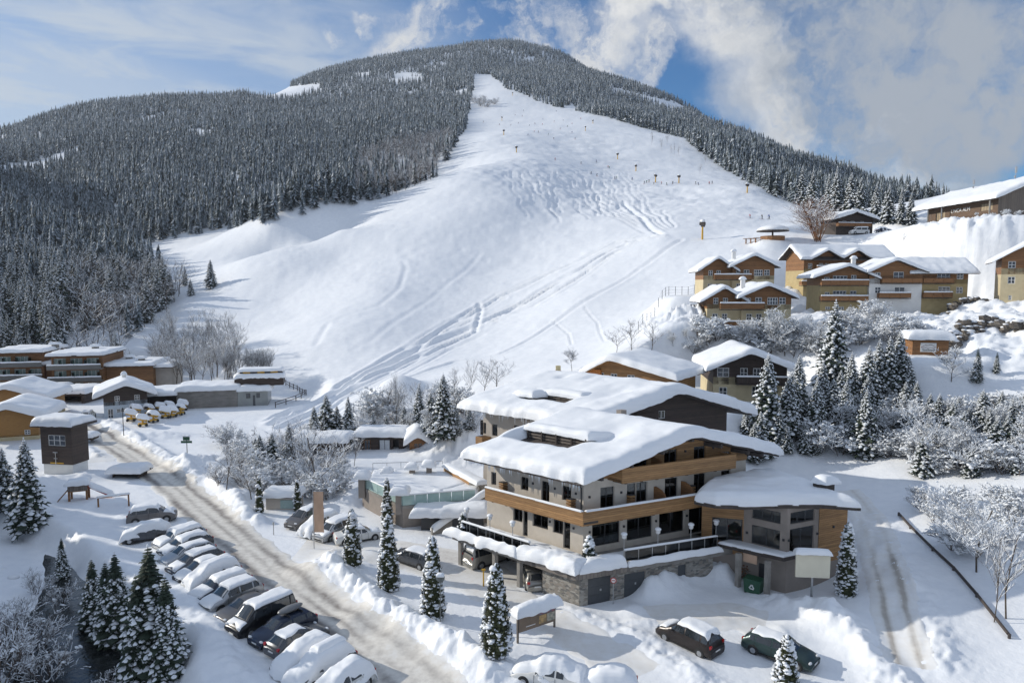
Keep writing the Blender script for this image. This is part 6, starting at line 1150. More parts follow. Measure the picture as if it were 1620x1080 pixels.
# the bare copse at the foot of the piste
rows = []
for i in range(70):
    x = g_.uniform(245, 372); y = g_.uniform(548, 606) if x > 262 else g_.uniform(585, 606); rows.append((x, y, y - g_.uniform(45, 72)))
for i in range(44): x = g_.uniform(352, 432); rows.append((x, g_.uniform(585, 603), g_.uniform(542, 560)))
several(BT, 7, rows, 'bare frosted tree in the copse at the foot of the piste', 'copse at the foot of the piste', wmul=.75)
put(SP[0], 9, 334, 456, 409, label='lone spruce on the open snow of the lower slope'); put(SP[1], 9, 240, 462, 398, label='biggest spruce at the lower edge of the left wood'); put(SP[2], 9, 293, 452, 420, label='spruce at the wood edge, nearest the lone spruce'); put(SP[0], 9, 270, 466, 430, label='dumpy spruce pair member at the wood edge, left of the nearest'); put(SP[1], 9, 302, 468, 440, label='small spruce below the nearest one at the wood edge')
RB = bush_thing('rust_leaved_tree', 'rust brown round tree with leaves still on, beside the dark ski hut', 'tree', 7, 2.2, 260, bark=RUST, stems=14, levels=3, snow=.25, blobs=.03)
p = T(1297, 364, 120); p = D(1297, 364, 168); z = H(p[0], p[1])[0]; RB.location = (p[0], p[1], z); s_ = hpx((p[0], p[1], z), 303) / max(v.co.z for c in RB.children for v in c.data.vertices); RB.scale = (s_ * 1.35, s_ * 1.35, s_)
several(BT, 7, [(1031, 230, 206), (1047, 238, 218), (1055, 228, 208), (1067, 246, 225), (1074, 248, 228), (1107, 277, 256), (1115, 260, 245), (1062, 244, 228)], 'thin bare tree standing on the upper piste near its right edge', 'bare trees on the upper piste', wmul=.5)
several(BUR, 2.6, [(760, 168, 152), (770, 170, 153), (782, 166, 153), (752, 164, 150), (765, 160, 150)], 'dark shrub island on the piste just below the summit run', 'shrubs below the summit run', wmul=1.4, d0=500)
several(SP, 9, [(1268, 325, 262), (1285, 330, 268), (1322, 348, 262), (1345, 350, 272), (1360, 352, 280), (1310, 345, 275), (1385, 352, 290), (1405, 355, 292), (1425, 356, 298), (1440, 357, 304)], 'tall snowed spruce at the wood edge behind the ski hut', 'spruces behind the ski hut', wmul=.95, d0=200)
several(BU, 3, [(1545, 352, 335), (1568, 350, 335), (1590, 352, 330), (1610, 350, 332)], 'white frosted shrub in front of the ski lodge', 'shrubs before the ski lodge', d0=120)
for o in PROTOS:
    for c in list(o.children): bpy.data.objects.remove(c)
    bpy.data.objects.remove(o)
# clipped thuja columns
def thuja(px, py, top, r, seed, label, group='thuja columns along the drive', **k):
    p = T(px, py, 30); return column_thing('thuja_column', label, 'thuja', hpx(p, top), r, seed, (p[0], p[1], p[2] - .1), group, **k)
thuja(558, 893, 806, .75, 301, 'dark thuja column in front of the white saloon car'); thuja(615, 932, 815, .85, 302, 'tall thuja column left of the grey coupe'); thuja(685, 976, 850, .85, 303, 'thuja column behind the back of a round traffic sign'); thuja(785, 1030, 893, .95, 304, 'biggest thuja column, beside the brown information board')
thuja(613, 832, 757, .55, 305, 'thuja column in front of the glass pool balustrade', snow=.8); thuja(1338, 940, 828, .72, 306, 'slim thuja column at the right corner of the lower wing', snow=1.3); thuja(1243, 1082, 1006, .7, 307, 'snow clotted thuja column in front of the green estate car', snow=1.6)
thuja(411, 810, 754, .4, 308, 'small thuja left of the wooden shelter', group='small thujas by the shelter', snow=.5); thuja(471, 808, 760, .4, 309, 'small thuja right of the wooden shelter', group='small thujas by the shelter', snow=.5)
for u, v, h, sd_, lb in [(-1.0, -1.6, 1.9, 311, 'snow topped conifer on the front corner of the hotel terrace'), (-2.6, 9.9, 1.5, 312, 'small conifer at the far left end of the hotel terrace')]:
    x, y, z = hb.xf(u, v, 3.05); column_thing('potted_conifer', lb, 'conifer', h, .5, sd_, (HC[0] + x, HC[1] + y, z), 'conifers on the terrace', snow=1.2, leaf=NEED)
for i, (px, py, r) in enumerate([(815, 905, .55), (800, 893, .45), (838, 915, .5)]):
    p = G(px, py); g = random.Random(320 + i); t = thing('potted_shrub', ['round green shrub in a pot under the terrace, nearest the post', 'green shrub deepest under the terrace, behind the van', 'green potted shrub under the terrace beside the red lamped car'][i], 'potted shrub', (p[0] + .8, p[1] + 1.2, 0), 0, 'potted shrubs under the terrace'); m = MB(); m.tube((0, 0, 0), (0, 0, .5), .22, .28, 10); m.build('pot', CONC, t); m = MB(); m.blob((0, 0, 1.0), r * .9, r * .9, r, 9, 6, jit=.1)
    for k in range(220): a, b_ = g.uniform(0, 6.28), math.acos(g.uniform(-1, 1)); c = np.array([r * math.sin(b_) * math.cos(a), r * math.sin(b_) * math.sin(a), 1.0 + r * math.cos(b_)]); e = np.array([g.uniform(-.1, .1) for _ in range(3)]); f = np.array([g.uniform(-.1, .1) for _ in range(3)]); m.add([c, c + e, c + f], [(0, 1, 2)])
    m.build('crown', THUJ, t)
# ------------------------------------------------------------------ cars
CARP = {}
def paint(nm, col, met=.3, rough=.3):
    return mat('car_paint_' + nm, col, rough, tuple(c * .93 for c in col), scale=2, metal=met)
CGLASS = mat('car_glass', (.035, .042, .048), .05, (.02, .024, .028), scale=1, spec=.9)
LAMPR = mat('tail_lamp', (.42, .015, .012), .2); LAMPW = mat('head_lamp', (.70, .72, .74), .12); RIM = mat('alloy_rim', (.42, .43, .44), .35, metal=.8); PLATE = mat('plate_white', (.7, .7, .68), .5)
KINDS_ = {  # length, width, height, profile of the top line (x/L, z/H), cowl, roof front, roof rear
    'hatch': (4.2, 1.78, 1.46, [(0, .34), (.02, .44), (.10, .56), (.25, .66), (.42, .955), (.60, 1), (.80, .97), (.95, .66), (.985, .55), (1, .38)], .25, .43, .82),
    'estate': (4.65, 1.80, 1.47, [(0, .34), (.02, .44), (.10, .56), (.24, .66), (.39, .955), (.55, 1), (.86, .96), (.965, .68), (.99, .55), (1, .38)], .24, .40, .88),
    'suv': (4.6, 1.86, 1.70, [(0, .38), (.02, .48), (.09, .60), (.24, .67), (.38, .96), (.55, 1), (.86, .97), (.965, .70), (.99, .56), (1, .38)], .24, .39, .88),
    'mpv': (4.5, 1.80, 1.66, [(0, .34), (.02, .42), (.09, .54), (.20, .62), (.38, .95), (.56, 1), (.88, .97), (.97, .66), (.99, .5), (1, .36)], .20, .39, .90),
    'van': (4.9, 1.90, 1.97, [(0, .33), (.015, .44), (.06, .54), (.15, .60), (.30, .96), (.42, 1), (.93, .99), (.985, .62), (.995, .5), (1, .3)], .15, .31, .95),
    'saloon': (4.6, 1.80, 1.43, [(0, .34), (.02, .44), (.10, .57), (.25, .66), (.41, .95), (.55, 1), (.70, .95), (.84, .70), (.97, .66), (.99, .55), (1, .38)], .25, .42, .71)}
def car(name, label, kind, col, loc, head, snow=0, box=False, rear_snow=False, L=None, cat='car', group='cars of the hotel guests', glassy_clear=True):
    L0, W, Hh, pr, cw, rf, rr = KINDS_[kind]; L = L or L0; w = W / 2; t = thing(name, label, cat, loc, 0, group); t.rotation_euler = (0, 0, head)     # local +x is the direction of travel
    xs = np.array([p[0] for p in pr]); zs = np.array([p[1] for p in pr]) * Hh; belt = .63 * Hh if kind != 'van' else .58 * Hh
    top = lambda s: float(np.interp(s, xs, zs)); pl = lambda s: w * (1 - .10 * max(0, 1 - s / .10) ** 2 - .08 * max(0, (s - .93) / .07) ** 2)
    X = lambda s: L * (.5 - s)
    def section(s):
        z = top(s); q = pl(s); gh = np.clip((z - belt) / (.18 * Hh), 0, 1); wr = q * (.93 - (.17 if kind != 'van' else .10) * gh); bz = min(belt, z - .06); zr = z - .045 - .03 * gh
        return [(q * .90, .20), (q * .985, .34), (q, .30 * Hh + .1), (q * .985, bz), (wr, max(zr, bz + .012)), (wr * .72, z), (0, z + .015)]
    st = sorted(set(list(np.linspace(0, 1, 31)) + [p[0] for p in pr])); m = MB(); n = 13
    for s in st:
        S_ = section(s); m.v += [(X(s), y, z) for y, z in S_] + [(X(s), -y, z) for y, z in S_[-2::-1]]
    for i in range(len(st) - 1):
        for j in range(n - 1): m.f.append((i * n + j, i * n + j + 1, (i + 1) * n + j + 1, (i + 1) * n + j)); m.m.append(0)
        m.f.append((i * n + n - 1, i * n, (i + 1) * n, (i + 1) * n + n - 1)); m.m.append(0)
    m.f.append(tuple(range(n))); m.m.append(0); m.f.append(tuple(range(len(st) * n - 1, (len(st) - 1) * n - 1, -1))); m.m.append(0)
    body = m.build('body', col, t, smooth=True); body.data.polygons[-1].use_smooth = False; body.data.polygons[-2].use_smooth = False
    # black arches and sills
    r = .31 if kind not in ('suv', 'van') else .35; wx = [L * (.5 - .19), L * (.5 - .815)]
    for x in wx:
        for sd_ in (-1, 1):
            a = MB(); a.tube((x, sd_ * (w - .12), r + .02), (x, sd_ * (w + .006), r + .02), r * 1.17, n=18); a.build('wheel_arch', BLACK, t); a = MB(); a.tube((x, sd_ * (w - .1), r), (x, sd_ * (w + .03), r), r, n=18); o = a.build('wheel', BLACK, t)
            a = MB(); a.tube((x, sd_ * (w + .02), r), (x, sd_ * (w + .042), r), r * .62, r * .58, n=14)
            for k in range(5): c = k * 1.2566; a.box(x - .01, x + .01, sd_ * (w + .0425) - .001, sd_ * (w + .0425) + .001, r - .02, r + .02)
            a.build('rim', RIM, o)
    sill = MB(); sill.box(-L * .29, L * .27, -w * .995 - .004, w * .995 + .004, .19, .29); sill.build('sill', BLACK, t)
    for sg in (-1, 1):
        for s in (cw + .085, (cw + .10 + rr) / 2 - .057, rr - .085): a = MB(); y = sg * pl(s); a.box(X(s) - .009, X(s) + .009, min(y * .98, y * 1.002), max(y * .98, y * 1.002), .31, belt - .03); a.build('door_seam', BLACK, t)
        for s in ((cw + .10 + rr) / 2 - .10, rr - .125): a = MB(); y = sg * pl(s); a.box(X(s) - .09, X(s) + .09, min(y * .98, y * 1.012), max(y * .98, y * 1.012), belt - .16, belt - .12); a.build('door_handle', col, t)
    # glazing
    def side(s, f, sg):
        S_ = section(s); (y0, z0), (y1, z1) = S_[3], S_[4]; nx = np.array([z1 - z0, y0 - y1]); nx = nx / (np.linalg.norm(nx) + 1e-9) * .009; return (X(s), sg * (y0 + (y1 - y0) * f + nx[0]), z0 + (z1 - z0) * f + nx[1])
    cuts = [(cw + .10, (cw + .10 + rr) / 2 - .07), ((cw + .10 + rr) / 2 - .045, rr - .10), (rr - .075, rr + .025)]
    for sg in (-1, 1):
        for (a, b) in cuts:
            if b - a < .03: continue
            g = MB(); k = 6; vs = []
            for i in range(k + 1): s = a + (b - a) * i / k; hi = .90 if top(s) > .9 * Hh else .80; vs += [side(s, .10, sg), side(s, hi, sg)]
            g.add(vs, [(2 * i, 2 * i + 2, 2 * i + 3, 2 * i + 1) for i in range(k)]); g.build('side_window', CGLASS, t)
    def screen(nm, s0, s1):
        g = MB(); k = 5; vs = []
        for i in range(k + 1):
            s = s0 + (s1 - s0) * i / k; S_ = section(s); q = S_[4][0] * .93
            for f in (-1, -.5, 0, .5, 1): y = q * f; zz = np.interp(abs(y), [0, S_[5][0], S_[4][0]], [S_[6][1], S_[5][1], S_[4][1]]); vs.append((X(s) + (.006 if s0 < .5 else -.006), y, zz + .011))
        g.add(vs, [(i * 5 + j, i * 5 + j + 1, (i + 1) * 5 + j + 1, (i + 1) * 5 + j) for i in range(k) for j in range(4)]); g.build(nm, CGLASS, t)
    screen('windscreen', cw + .012, rf - .012); rp = [p for p in pr if p[0] > rr]; screen('rear_window', rr + .015, rp[0][0] - .008 if kind != 'saloon' else .825)
    for sg in (-1, 1):
        a = MB(); a.blob((X(.03), sg * w * .72, .47 * Hh), .10, .20, .075, 8, 5, jit=0); a.build('headlight', LAMPW, t); a = MB(); a.box(X(.985) - .03, X(.955), sg * w * .80 - .10, sg * w * .80 + .13 if sg > 0 else sg * w * .80 + .10, .52 * Hh, .63 * Hh)
        a.build('taillight', LAMPR, t); a = MB(); s = cw + .13; p = side(s, .1, sg); a.blob((p[0], p[1] + sg * .10, p[2] + .02), .06, .11, .075, 8, 5, jit=0); a.build('mirror', col, t)
    a = MB(); a.box(X(0) - .01, X(0) + .012, -.26, .26, .42, .52); a.build('plate', PLATE, t); a = MB(); a.box(X(1) - .012, X(1) + .01, -.26, .26, .5, .6); a.build('plate', PLATE, t); a = MB(); a.box(X(0) - .02, X(0) + .008, -w * .6, w * .6, .27, .40); a.build('grille', BLACK, t)
    # snow lying on it
    def cover(s0, s1, th, wf=1.0, drop=0., seed=1, res=.11, nm='snow_cover'):
        def zf(u, v):
            s = .5 - u / L; s = np.clip(s, 0, 1); z = np.interp(s, xs, zs); q = w * np.ones_like(s); gh = np.clip((z - belt) / (.18 * Hh), 0, 1); wr = q * (.93 - .17 * gh); e = np.clip((np.abs(v) - wr * .72) / (q - wr * .72), 0, 1.3); return z + .01 - e * (.05 + (z - np.minimum(belt, z - .06)) * e * .95 * drop) - np.clip(np.maximum(-(.5 - u / L), (.5 - u / L) - 1), 0, 1) * L * 1.2
        V, F = snow_sheet(X(s1), X(s0), -w * wf, w * wf, zf, th, res=res, edge=.15 + th * .4, wob=.2, seed=seed, rough=.6, sag=.04 + .25 * drop * (th > .15)); return link(nm, npmesh(nm, V, F, SNOWR, smooth=True), t)
    sd0 = abs(hash(label)) % 997 if False else int(abs(loc[0] * 13 + loc[1] * 7)) % 997
    if snow == 1: cover(rf - .01, rr, .07, .72, seed=sd0)
    elif snow == 2: cover(rf - .02, rr + .02, .16, .80, seed=sd0); cover(.02, cw, .09, .86, seed=sd0 + 1)
    elif snow == 3: cover(rf - .06, rr + .05, .19, .86, .25, seed=sd0); cover(.015, cw + .015, .13, .90, .2, seed=sd0 + 1)
    elif snow >= 4: cover(-.015, 1.015, .30 if snow == 4 else .42, 1.04, 1.0, seed=sd0)
    if box:
        a = MB(); c = X((rf + rr) / 2); a.blob((c, -.1, Hh + .25), 1.05, .42, .19, 12, 7, jit=.0); o = a.build('roof_box', mat('roof_box_grey', (.16, .165, .17), .4), t, smooth=True); a = MB(); a.box(c - .55, c - .5, -w * .7, w * .7, Hh - .02, Hh + .12); a.box(c + .5, c + .55, -w * .7, w * .7, Hh - .02, Hh + .12); a.build('roof_rack', DARKF, t)
        if snow: V, F = snow_sheet(c - 1.1, c + 1.1, -.55, .38, lambda u, v: 0 * u + Hh + .36, .14 if snow < 4 else .3, res=.1, edge=.3, seed=5, wob=.05); link('snow_cover', npmesh('snow_cover', V, F, SNOWR, smooth=True), t)
    return t
def gpos(px, py, z=None): p = G(px, py); return np.array([p[0], p[1], H(p[0], p[1])[0] if z is None else z])
BKP = paint('black', (.012, .013, .016)); NVP = paint('navy', (.018, .028, .055)); GRP = paint('grey', (.10, .105, .115), .5); SLP = paint('silver', (.42, .43, .44), .6); WHP = paint('white', (.66, .66, .64), 0); GNP = paint('bottle_green', (.035, .06, .058), .4); BEI = paint('beige', (.33, .32, .29), .5); TAUP = paint('taupe', (.17, .16, .155), .5)
HD = math.atan2(-math.cos(R(36.5)), -math.sin(R(36.5)))           # nose towards the stream
def parked(px, py, kind, col, snow, label, rev=False, off=None, **k):
    L = KINDS_[kind][0]; p = gpos(px, py); h = HD + (math.pi if rev else 0) + R(k.pop('turn', 0)); q = p[:2] - np.array([math.cos(HD), math.sin(HD)]) * L * .5; return car('parked_car', label, kind, col, (q[0], q[1], H(q[0], q[1])[0] - .04), h, snow, group='cars parked beside the road', **k)
parked(246, 873, 'suv', SLP, 3, 'silver car under a thick snow hood, second from the far end of the row')
parked(254, 884, 'estate', GRP, 3, 'low grey car wrapped in snow, between the two silver ones at the row end'); parked(256, 899, 'estate', SLP, 1, 'silver estate with clear dark side windows in the far part of the row'); parked(268, 912, 'estate', GRP, 2, 'grey estate with a bare rear window, next to the black car'); parked(280, 925, 'hatch', BKP, 2, 'black car with snow on bonnet and roof, before the buried one')
parked(294, 938, 'mpv', WHP, 5, 'car hidden entirely under a smooth white snow hood in mid row'); parked(306, 954, 'estate', NVP, 3, 'dark blue car with deep snow on roof and bonnet in mid row'); parked(322, 973, 'suv', SLP, 2, 'big silver off-roader with snow only on top'); parked(346, 990, 'saloon', TAUP, 0, 'taupe saloon half hidden behind the black van')
parked(366, 1010, 'van', BKP, 2, 'black minivan with a white roof and bonnet, largest in the row', cat='van'); parked(402, 1027, 'estate', NVP, 0, 'navy estate carrying a grey roof box', box=True); parked(428, 1043, 'hatch', GRP, 1, 'grey hatchback parked tail to the stream, red lamp showing', rev=True)
parked(438, 1074, 'hatch', SLP, 5, 'small car under a rounded snow hood beside the grey hatchback'); parked(458, 1096, 'estate', GRP, 5, 'snowed up car with a buried roof box at the bottom of the photo', box=True); parked(494, 1122, 'hatch', WHP, 5, 'last snowed up car of the row, cut by the bottom edge')
def between(px0, py0, px1, py1, kind, col, snow, label, **k):      # rear point, front point
    a, b = gpos(px0, py0), gpos(px1, py1); c = (a + b) / 2; h = math.atan2(b[1] - a[1], b[0] - a[0]); return car(k.pop('name', 'parked_car'), label, kind, col, (c[0], c[1], H(c[0], c[1])[0] - .03), h, snow, **k)
between(204, 828, 278, 820, 'suv', TAUP, 3, 'taupe off-roader standing alone near the playground', group='cars parked beside the road')
between(258, 854, 204, 861, 'hatch', GRP, 5, 'car sunk to its roof in snow, next to the lone off-roader', group='cars parked beside the road')
bpy.context.view_layer.update()
between(497, 822, 470, 834, 'mpv', TAUP, 1, 'grey people carrier at the left end of the hotel car park'); between(523, 832, 488, 848, 'mpv', WHP, 4, 'white snowed car behind the peach banner'); between(552, 838, 508, 856, 'mpv', SLP, 2, 'silver people carrier between the banner and the white saloon'); between(532, 860, 600, 848, 'saloon', WHP, 2, 'white saloon behind the leftmost dark thuja column')
between(676, 897, 634, 884, 'estate', GRP, 1, 'grey coupe parked between two thuja columns'); between(748, 896, 800, 880, 'van', BEI, 1, 'pale green grey minibus beside the terrace posts', cat='van'); between(850, 936, 836, 905, 'hatch', BEI, 0, 'silver car with red tail lamp under the terrace')
between(1124, 1034, 1058, 1003, 'mpv', paint('brown_black', (.03, .024, .022)), 2, 'black people carrier with a white roof in the forecourt'); between(1186, 1020, 1284, 1056, 'estate', GNP, 1, 'bottle green estate car in the forecourt')
between(905, 1092, 835, 1078, 'saloon', WHP, 5, 'white snow capped car at the bottom edge below the information board'); between(990, 1100, 920, 1095, 'hatch', SLP, 5, 'second snow capped car at the bottom edge, cut by the frame')
between(133, 668, 146, 658, 'suv', WHP, 2, 'white off-roader in front of the white ground floor house', L=4.2)
p0 = D(1352, 371, 168); p1 = D(1376, 370, 168); h = math.atan2(p1[1] - p0[1], p1[0] - p0[0]); car('parked_van', 'white van parked in front of the dark ski hut on the hill', 'van', WHP, (p0[0] + 1.2, p0[1], H(p0[0] + 1.2, p0[1])[0]), h + math.pi, 2, cat='van')
p0 = D(1397, 372, 166); car('parked_car', 'snowed up blue car right of the white van on the hill', 'hatch', NVP, (p0[0], p0[1], H(p0[0], p0[1])[0]), h, 4)
def trailer():
    a = gpos(134, 700); t = thing('snowed_trailer', 'snow covered flat trailer beside the dark tower house', 'trailer', a); m = MB(); m.box(-1.7, 1.7, -.9, .9, .5, 1.0); m.build('bed', DARKW, t)
    for x in (-.6, .6):
        for y in (-.95, .95): m = MB(); m.tube((x, y - .1, .3), (x, y + .1, .3), .3, n=12); m.build('wheel', BLACK, t)
    V, F = snow_sheet(-1.9, 1.9, -1.1, 1.1, lambda u, v: 0 * u + 1.0, .7, res=.15, edge=.5, seed=3); link('snow_cover', npmesh('snow_cover', V, F, SNOWR, smooth=True), t)
trailer()
# ------------------------------------------------------------------ pool terrace left of the hotel
POOLG = mat('pool_glass', (.40, .53, .50), .12, (.32, .45, .42), scale=.6)
def pool():
    z = 2.3; P = [G(573, 770, z), G(637, 800, z), G(752, 790, z), G(768, 762, z), G(700, 742, z), G(590, 746, z)]; o = P[1]; b = Bldg('pool_terrace', 'raised pool terrace with green glass balustrades and snow capped pillars, left of the hotel', (o[0], o[1], 0), 0, cat='terrace')
    Q = [(p[0] - o[0], p[1] - o[1]) for p in P]; q = b.mb(); q.prism(Q, -1, z - .3); b.part('wall', q, TAUPE); q = b.mb(); q.prism([(x * 1.02, y * 1.02 - .08) for x, y in Q], z - .297, z); b.part('deck', q, CONC)
    S_ = b.snow(0, 1, 0, 1, lambda u, v: 0 * u + z, .45, res=.025, edge=.35, wob=.08, poly=[np.array(Q[0]) + (.25, .2), np.array(Q[1]) + (.1, .35), np.array(Q[3]), np.array(Q[5])], name='deck_snow', seed=301); b.snow(0, 1, 0, 1, lambda u, v: 0 * u + z, .4, res=.025, edge=.35, poly=[np.array(Q[1]) + (.3, .35), np.array(Q[2]) + (-.1, .3), np.array(Q[3]), np.array(Q[3]) + (-3, 1)], name='deck_snow', seed=302); b.snow(0, 1, 0, 1, lambda u, v: 0 * u + z, .42, res=.03, edge=.4, poly=[np.array(Q[3]) + (-3, .8), np.array(Q[3]), np.array(Q[4]), np.array(Q[5])], name='deck_snow', seed=303)
    for i, j, n in ((0, 1, 5), (1, 2, 6)):
        f = b.face(Q[i], Q[j])
        for k in range(n): g = b.mb(); b.bar(g, f, f[3] * k / n + .03, f[3] * (k + 1) / n - .03, .02, .05, z + .02, z + 1.05); b.part('glass_panel', g, POOLG)
        g = b.mb(); b.bar(g, f, 0, f[3], .0, .07, z + 1.052, z + 1.1); b.part('handrail', g, STEEL)
        p = [b.pt(f, 0, -.03), b.pt(f, f[3], -.03), b.pt(f, f[3], .1), b.pt(f, 0, .1)]; b.snow(0, 1, 0, 1, lambda u, v: 0 * u + z + 1.1, .1, res=.06, edge=.06, wob=.02, poly=p, name='rail_snow', sag=.01)
    f = b.face(Q[5], Q[4]); g = b.mb(); b.bar(g, f, 0, f[3], 0, .05, z + 1.0, z + 1.06)
    for k in range(6): b.bar(g, f, f[3] * k / 5 - .03, f[3] * k / 5 + .03, -.01, .06, z, z + .998)
    b.part('back_rail', g, STEEL)
    for px, py, h, w_, cap in [(573, 772, 1.9, .7, .9), (633, 797, 1.9, .8, 1.0), (612, 752, 1.1, .6, .7), (652, 752, 1.6, .6, .8), (679, 752, 1.9, .6, .85), (692, 782, .55, .5, .8), (650, 762, .3, .8, .9)]:
        a = b.at(px, py, z); b.box('pillar', TAUPE, a[0] - w_ / 2, a[0] + w_ / 2, a[1] - w_ / 2, a[1] + w_ / 2, z - 1.0, z + h - .6); b.snow(a[0] - cap, a[0] + cap, a[1] - cap, a[1] + cap, lambda u, v: 0 * u + z + h - .6, .65, res=.2, edge=.6, wob=.15, name='pillar_snow', seed=int(px))
    # low roof in front, sloping snow ramp wall and timber parapet
    a, c = b.at(660, 800, 2.0), b.at(752, 790, 2.0); q = b.mb(); q.box(a[0], c[0] + 1.5, a[1] - 2.2, a[1] + .6, 1.5, 1.75); b.part('canopy', q, BEAM); b.snow(a[0] - .4, c[0] + 1.8, a[1] - 2.6, a[1] + .8, lambda u, v: 0 * u + 1.75, .8, res=.25, edge=.7, wob=.25, name='canopy_snow', seed=311); q = b.mb(); q.box(a[0] + .6, c[0] + 1, a[1] - 1.6, a[1] + .3, -.5, 1.497); b.part('dark_store', q, DARKF)
    A, B_ = b.at(684, 840, .4), b.at(772, 778, 3.2); f = b.face(A, B_); q = b.mb(); n = 10
    for k in range(n): z0, z1 = .4 + 2.6 * k / n, .4 + 2.6 * (k + 1) / n; b.bar(q, f, f[3] * k / n, f[3] * (k + 1) / n - .002, 0, .3, -.5, z1)
    b.part('ramp_wall', q, CONC); p = [b.pt(f, 0, -.25), b.pt(f, f[3], -.25), b.pt(f, f[3], .55), b.pt(f, 0, .55)]; L = f[3]; p0 = np.array(f[0]); b.snow(0, 1, 0, 1, lambda u, v: .45 + 2.7 * np.clip(((u - p0[0]) * f[1][0] + (v - p0[1]) * f[1][1]) / L, 0, 1), .5, res=.03, edge=.35, wob=.12, poly=p, name='ramp_snow', seed=313)
    A, B_ = b.at(702, 742, z + .6), b.at(742, 764, z + .6); f = b.face(A, B_); q = b.mb(); b.bar(q, f, 0, f[3], 0, .25, z - .5, z + 1.0); b.part('timber_parapet', q, LARCH); q = b.mb(); b.bar(q, b.face(B_, b.at(768, 766, z + .6)), 0, 2.2, 0, .25, z - .8, z + 1.0); b.part('plaster_parapet', q, PLAST); b.snow(0, 1, 0, 1, lambda u, v: 0 * u + z + 1.0, .35, res=.06, edge=.3, poly=[b.pt(f, -.2, -.2), b.pt(f, f[3] + 2.2, -.2), b.pt(f, f[3] + 2.2, 1.5), b.pt(f, -.2, .8)], name='parapet_snow', seed=314)
pool()
# ------------------------------------------------------------------ signs, lamps, posts
def post_thing(name, label, cat, p, h, r=.05, m=STEEL, group=None):
    t = thing(name, label, cat, p, 0, group); b = MB(); b.tube((0, 0, -.5), (0, 0, h), r, n=8); b.build('post', m, t); return t
def cap(t, u0, u1, v0, v1, z, th, seed=1, **k): V, F = snow_sheet(u0, u1, v0, v1, lambda u, v: 0 * u + z, th, res=.1, edge=min(.3, th), seed=seed, wob=.07, **k); return link('snow_cap', npmesh('snow_cap', V, F, SNOWR, smooth=True), t)
p = gpos(1283, 962); t = post_thing('blank_signboard', 'blank cream signboard on a steel post, in front of the lower wing', 'sign', p, 2.6, .09); m = MB(); m.box(-1.25, 1.25, -.09, .09, 1.75, 3.55); m.build('panel', CREAMB, t); m = MB(); m.extr([(-1.3, 3.552), (1.3, 3.552), (1.1, 3.72), (-.4, 3.8), (-1.1, 3.72)], -.25, .25); m.build('board_roof', BEAM, t); cap(t, -1.38, 1.38, -.36, .34, 3.7, .34, 3)
t.rotation_euler = (0, 0, R(-6))
a, c = gpos(819, 1018), gpos(877, 998); h = math.atan2(c[1] - a[1], c[0] - a[0]); w_ = float(np.hypot(*(c - a)[:2])); t = thing('information_board', 'brown information board with small photographs under a snowy roof, beside the biggest thuja', 'information board', a, h)
for x in (0, w_): m = MB(); m.box(x - .06, x + .06, -.06, .06, -.4, 2.15); m.build('post', GREYW, t)
m = MB(); m.box(.05, w_ - .05, -.1, -.062, .75, 2.1); o = m.build('panel', mat('brown_panel', (.20, .145, .10), .6), t)
for i, (x0, x1, z0, z1, c1, c2) in enumerate([(.55, .98, 1.55, 2.05, (.30, .12, .12), (.14, .16, .2)), (.55, .75, .92, 1.5, (.55, .36, .15), (.25, .18, .1)), (.77, .98, .92, 1.5, (.24, .25, .2), (.5, .45, .35))]):
    m = MB(); m.box(w_ * x0, w_ * x1, -.115, -.102, z0, z1); m.build('picture', mat('picture_%s' % 'abc'[i], c1, .5, c2, scale=5, lo=.4, hi=.6), o)
m = MB(); m.box(w_ * .2, w_ * .45, -.112, -.102, 1.0, 1.05); m.build('text_line', WHITE, o); m = MB(); m.box(-.35, w_ + .35, -.5, .4, 2.152, 2.24); m.build('board_roof', BEAM, t); V, F = snow_sheet(-.45, w_ + .45, -.65, .5, lambda u, v: 0 * u + 2.24, .6, res=.1, edge=.4, seed=9, wob=.2, sag=.25, rough=.5); link('snow_cap', npmesh('snow_cap', V, F, SNOWR, smooth=True), t)
# banner on a flagpole
p = gpos(497, 868); t = post_thing('banner_flag', 'plain peach banner on a tall flagpole before the parked cars', 'banner', p, 5.6, .045, STEEL); m = MB(); zs_ = np.linspace(1.6, 5.5, 12); vs = []
for i, z in enumerate(zs_):
    for j in range(5): vs.append((.05 + j * .23, .05 * math.sin(i * .9 + j * .8), z))
m.add(vs, [(i * 5 + j, i * 5 + j + 1, (i + 1) * 5 + j + 1, (i + 1) * 5 + j) for i in range(11) for j in range(4)]); m.build('cloth', PEACH, t, smooth=True); m = MB(); m.tube((0, 0, 5.52), (1.0, 0, 5.52), .025, n=6); m.build('arm', STEEL, t)
# round traffic signs
p = gpos(970, 955); t = post_thing('no_parking_sign', 'small round red rimmed sign before the garage doors', 'traffic sign', p, 2.0, .03); t.rotation_euler = (0, 0, R(-8)); m = MB(); m.tube((0, -.04, 1.9), (0, -.065, 1.9), .24, n=20); o = m.build('disc', RED, t); m = MB(); m.tube((0, -.066, 1.9), (0, -.07, 1.9), .17, n=20); m.build('disc_face', WHITE, o); m = MB(); m.box(-.14, .14, -.078, -.072, 1.87, 1.93); m.build('disc_bar', RED, o)
p = gpos(697, 992); t = post_thing('traffic_sign', 'round sign seen from behind on a thin post, before a thuja', 'traffic sign', p, 3.6, .035, mat('dull_zinc', (.16, .17, .16), .5)); m = MB(); m.tube((0, .05, 3.4), (0, .08, 3.4), .33, n=20); m.build('disc', mat('dull_zinc', (.2, .2, .2)), t); cap(t, -.3, .3, -.2, .3, 3.66, .2)
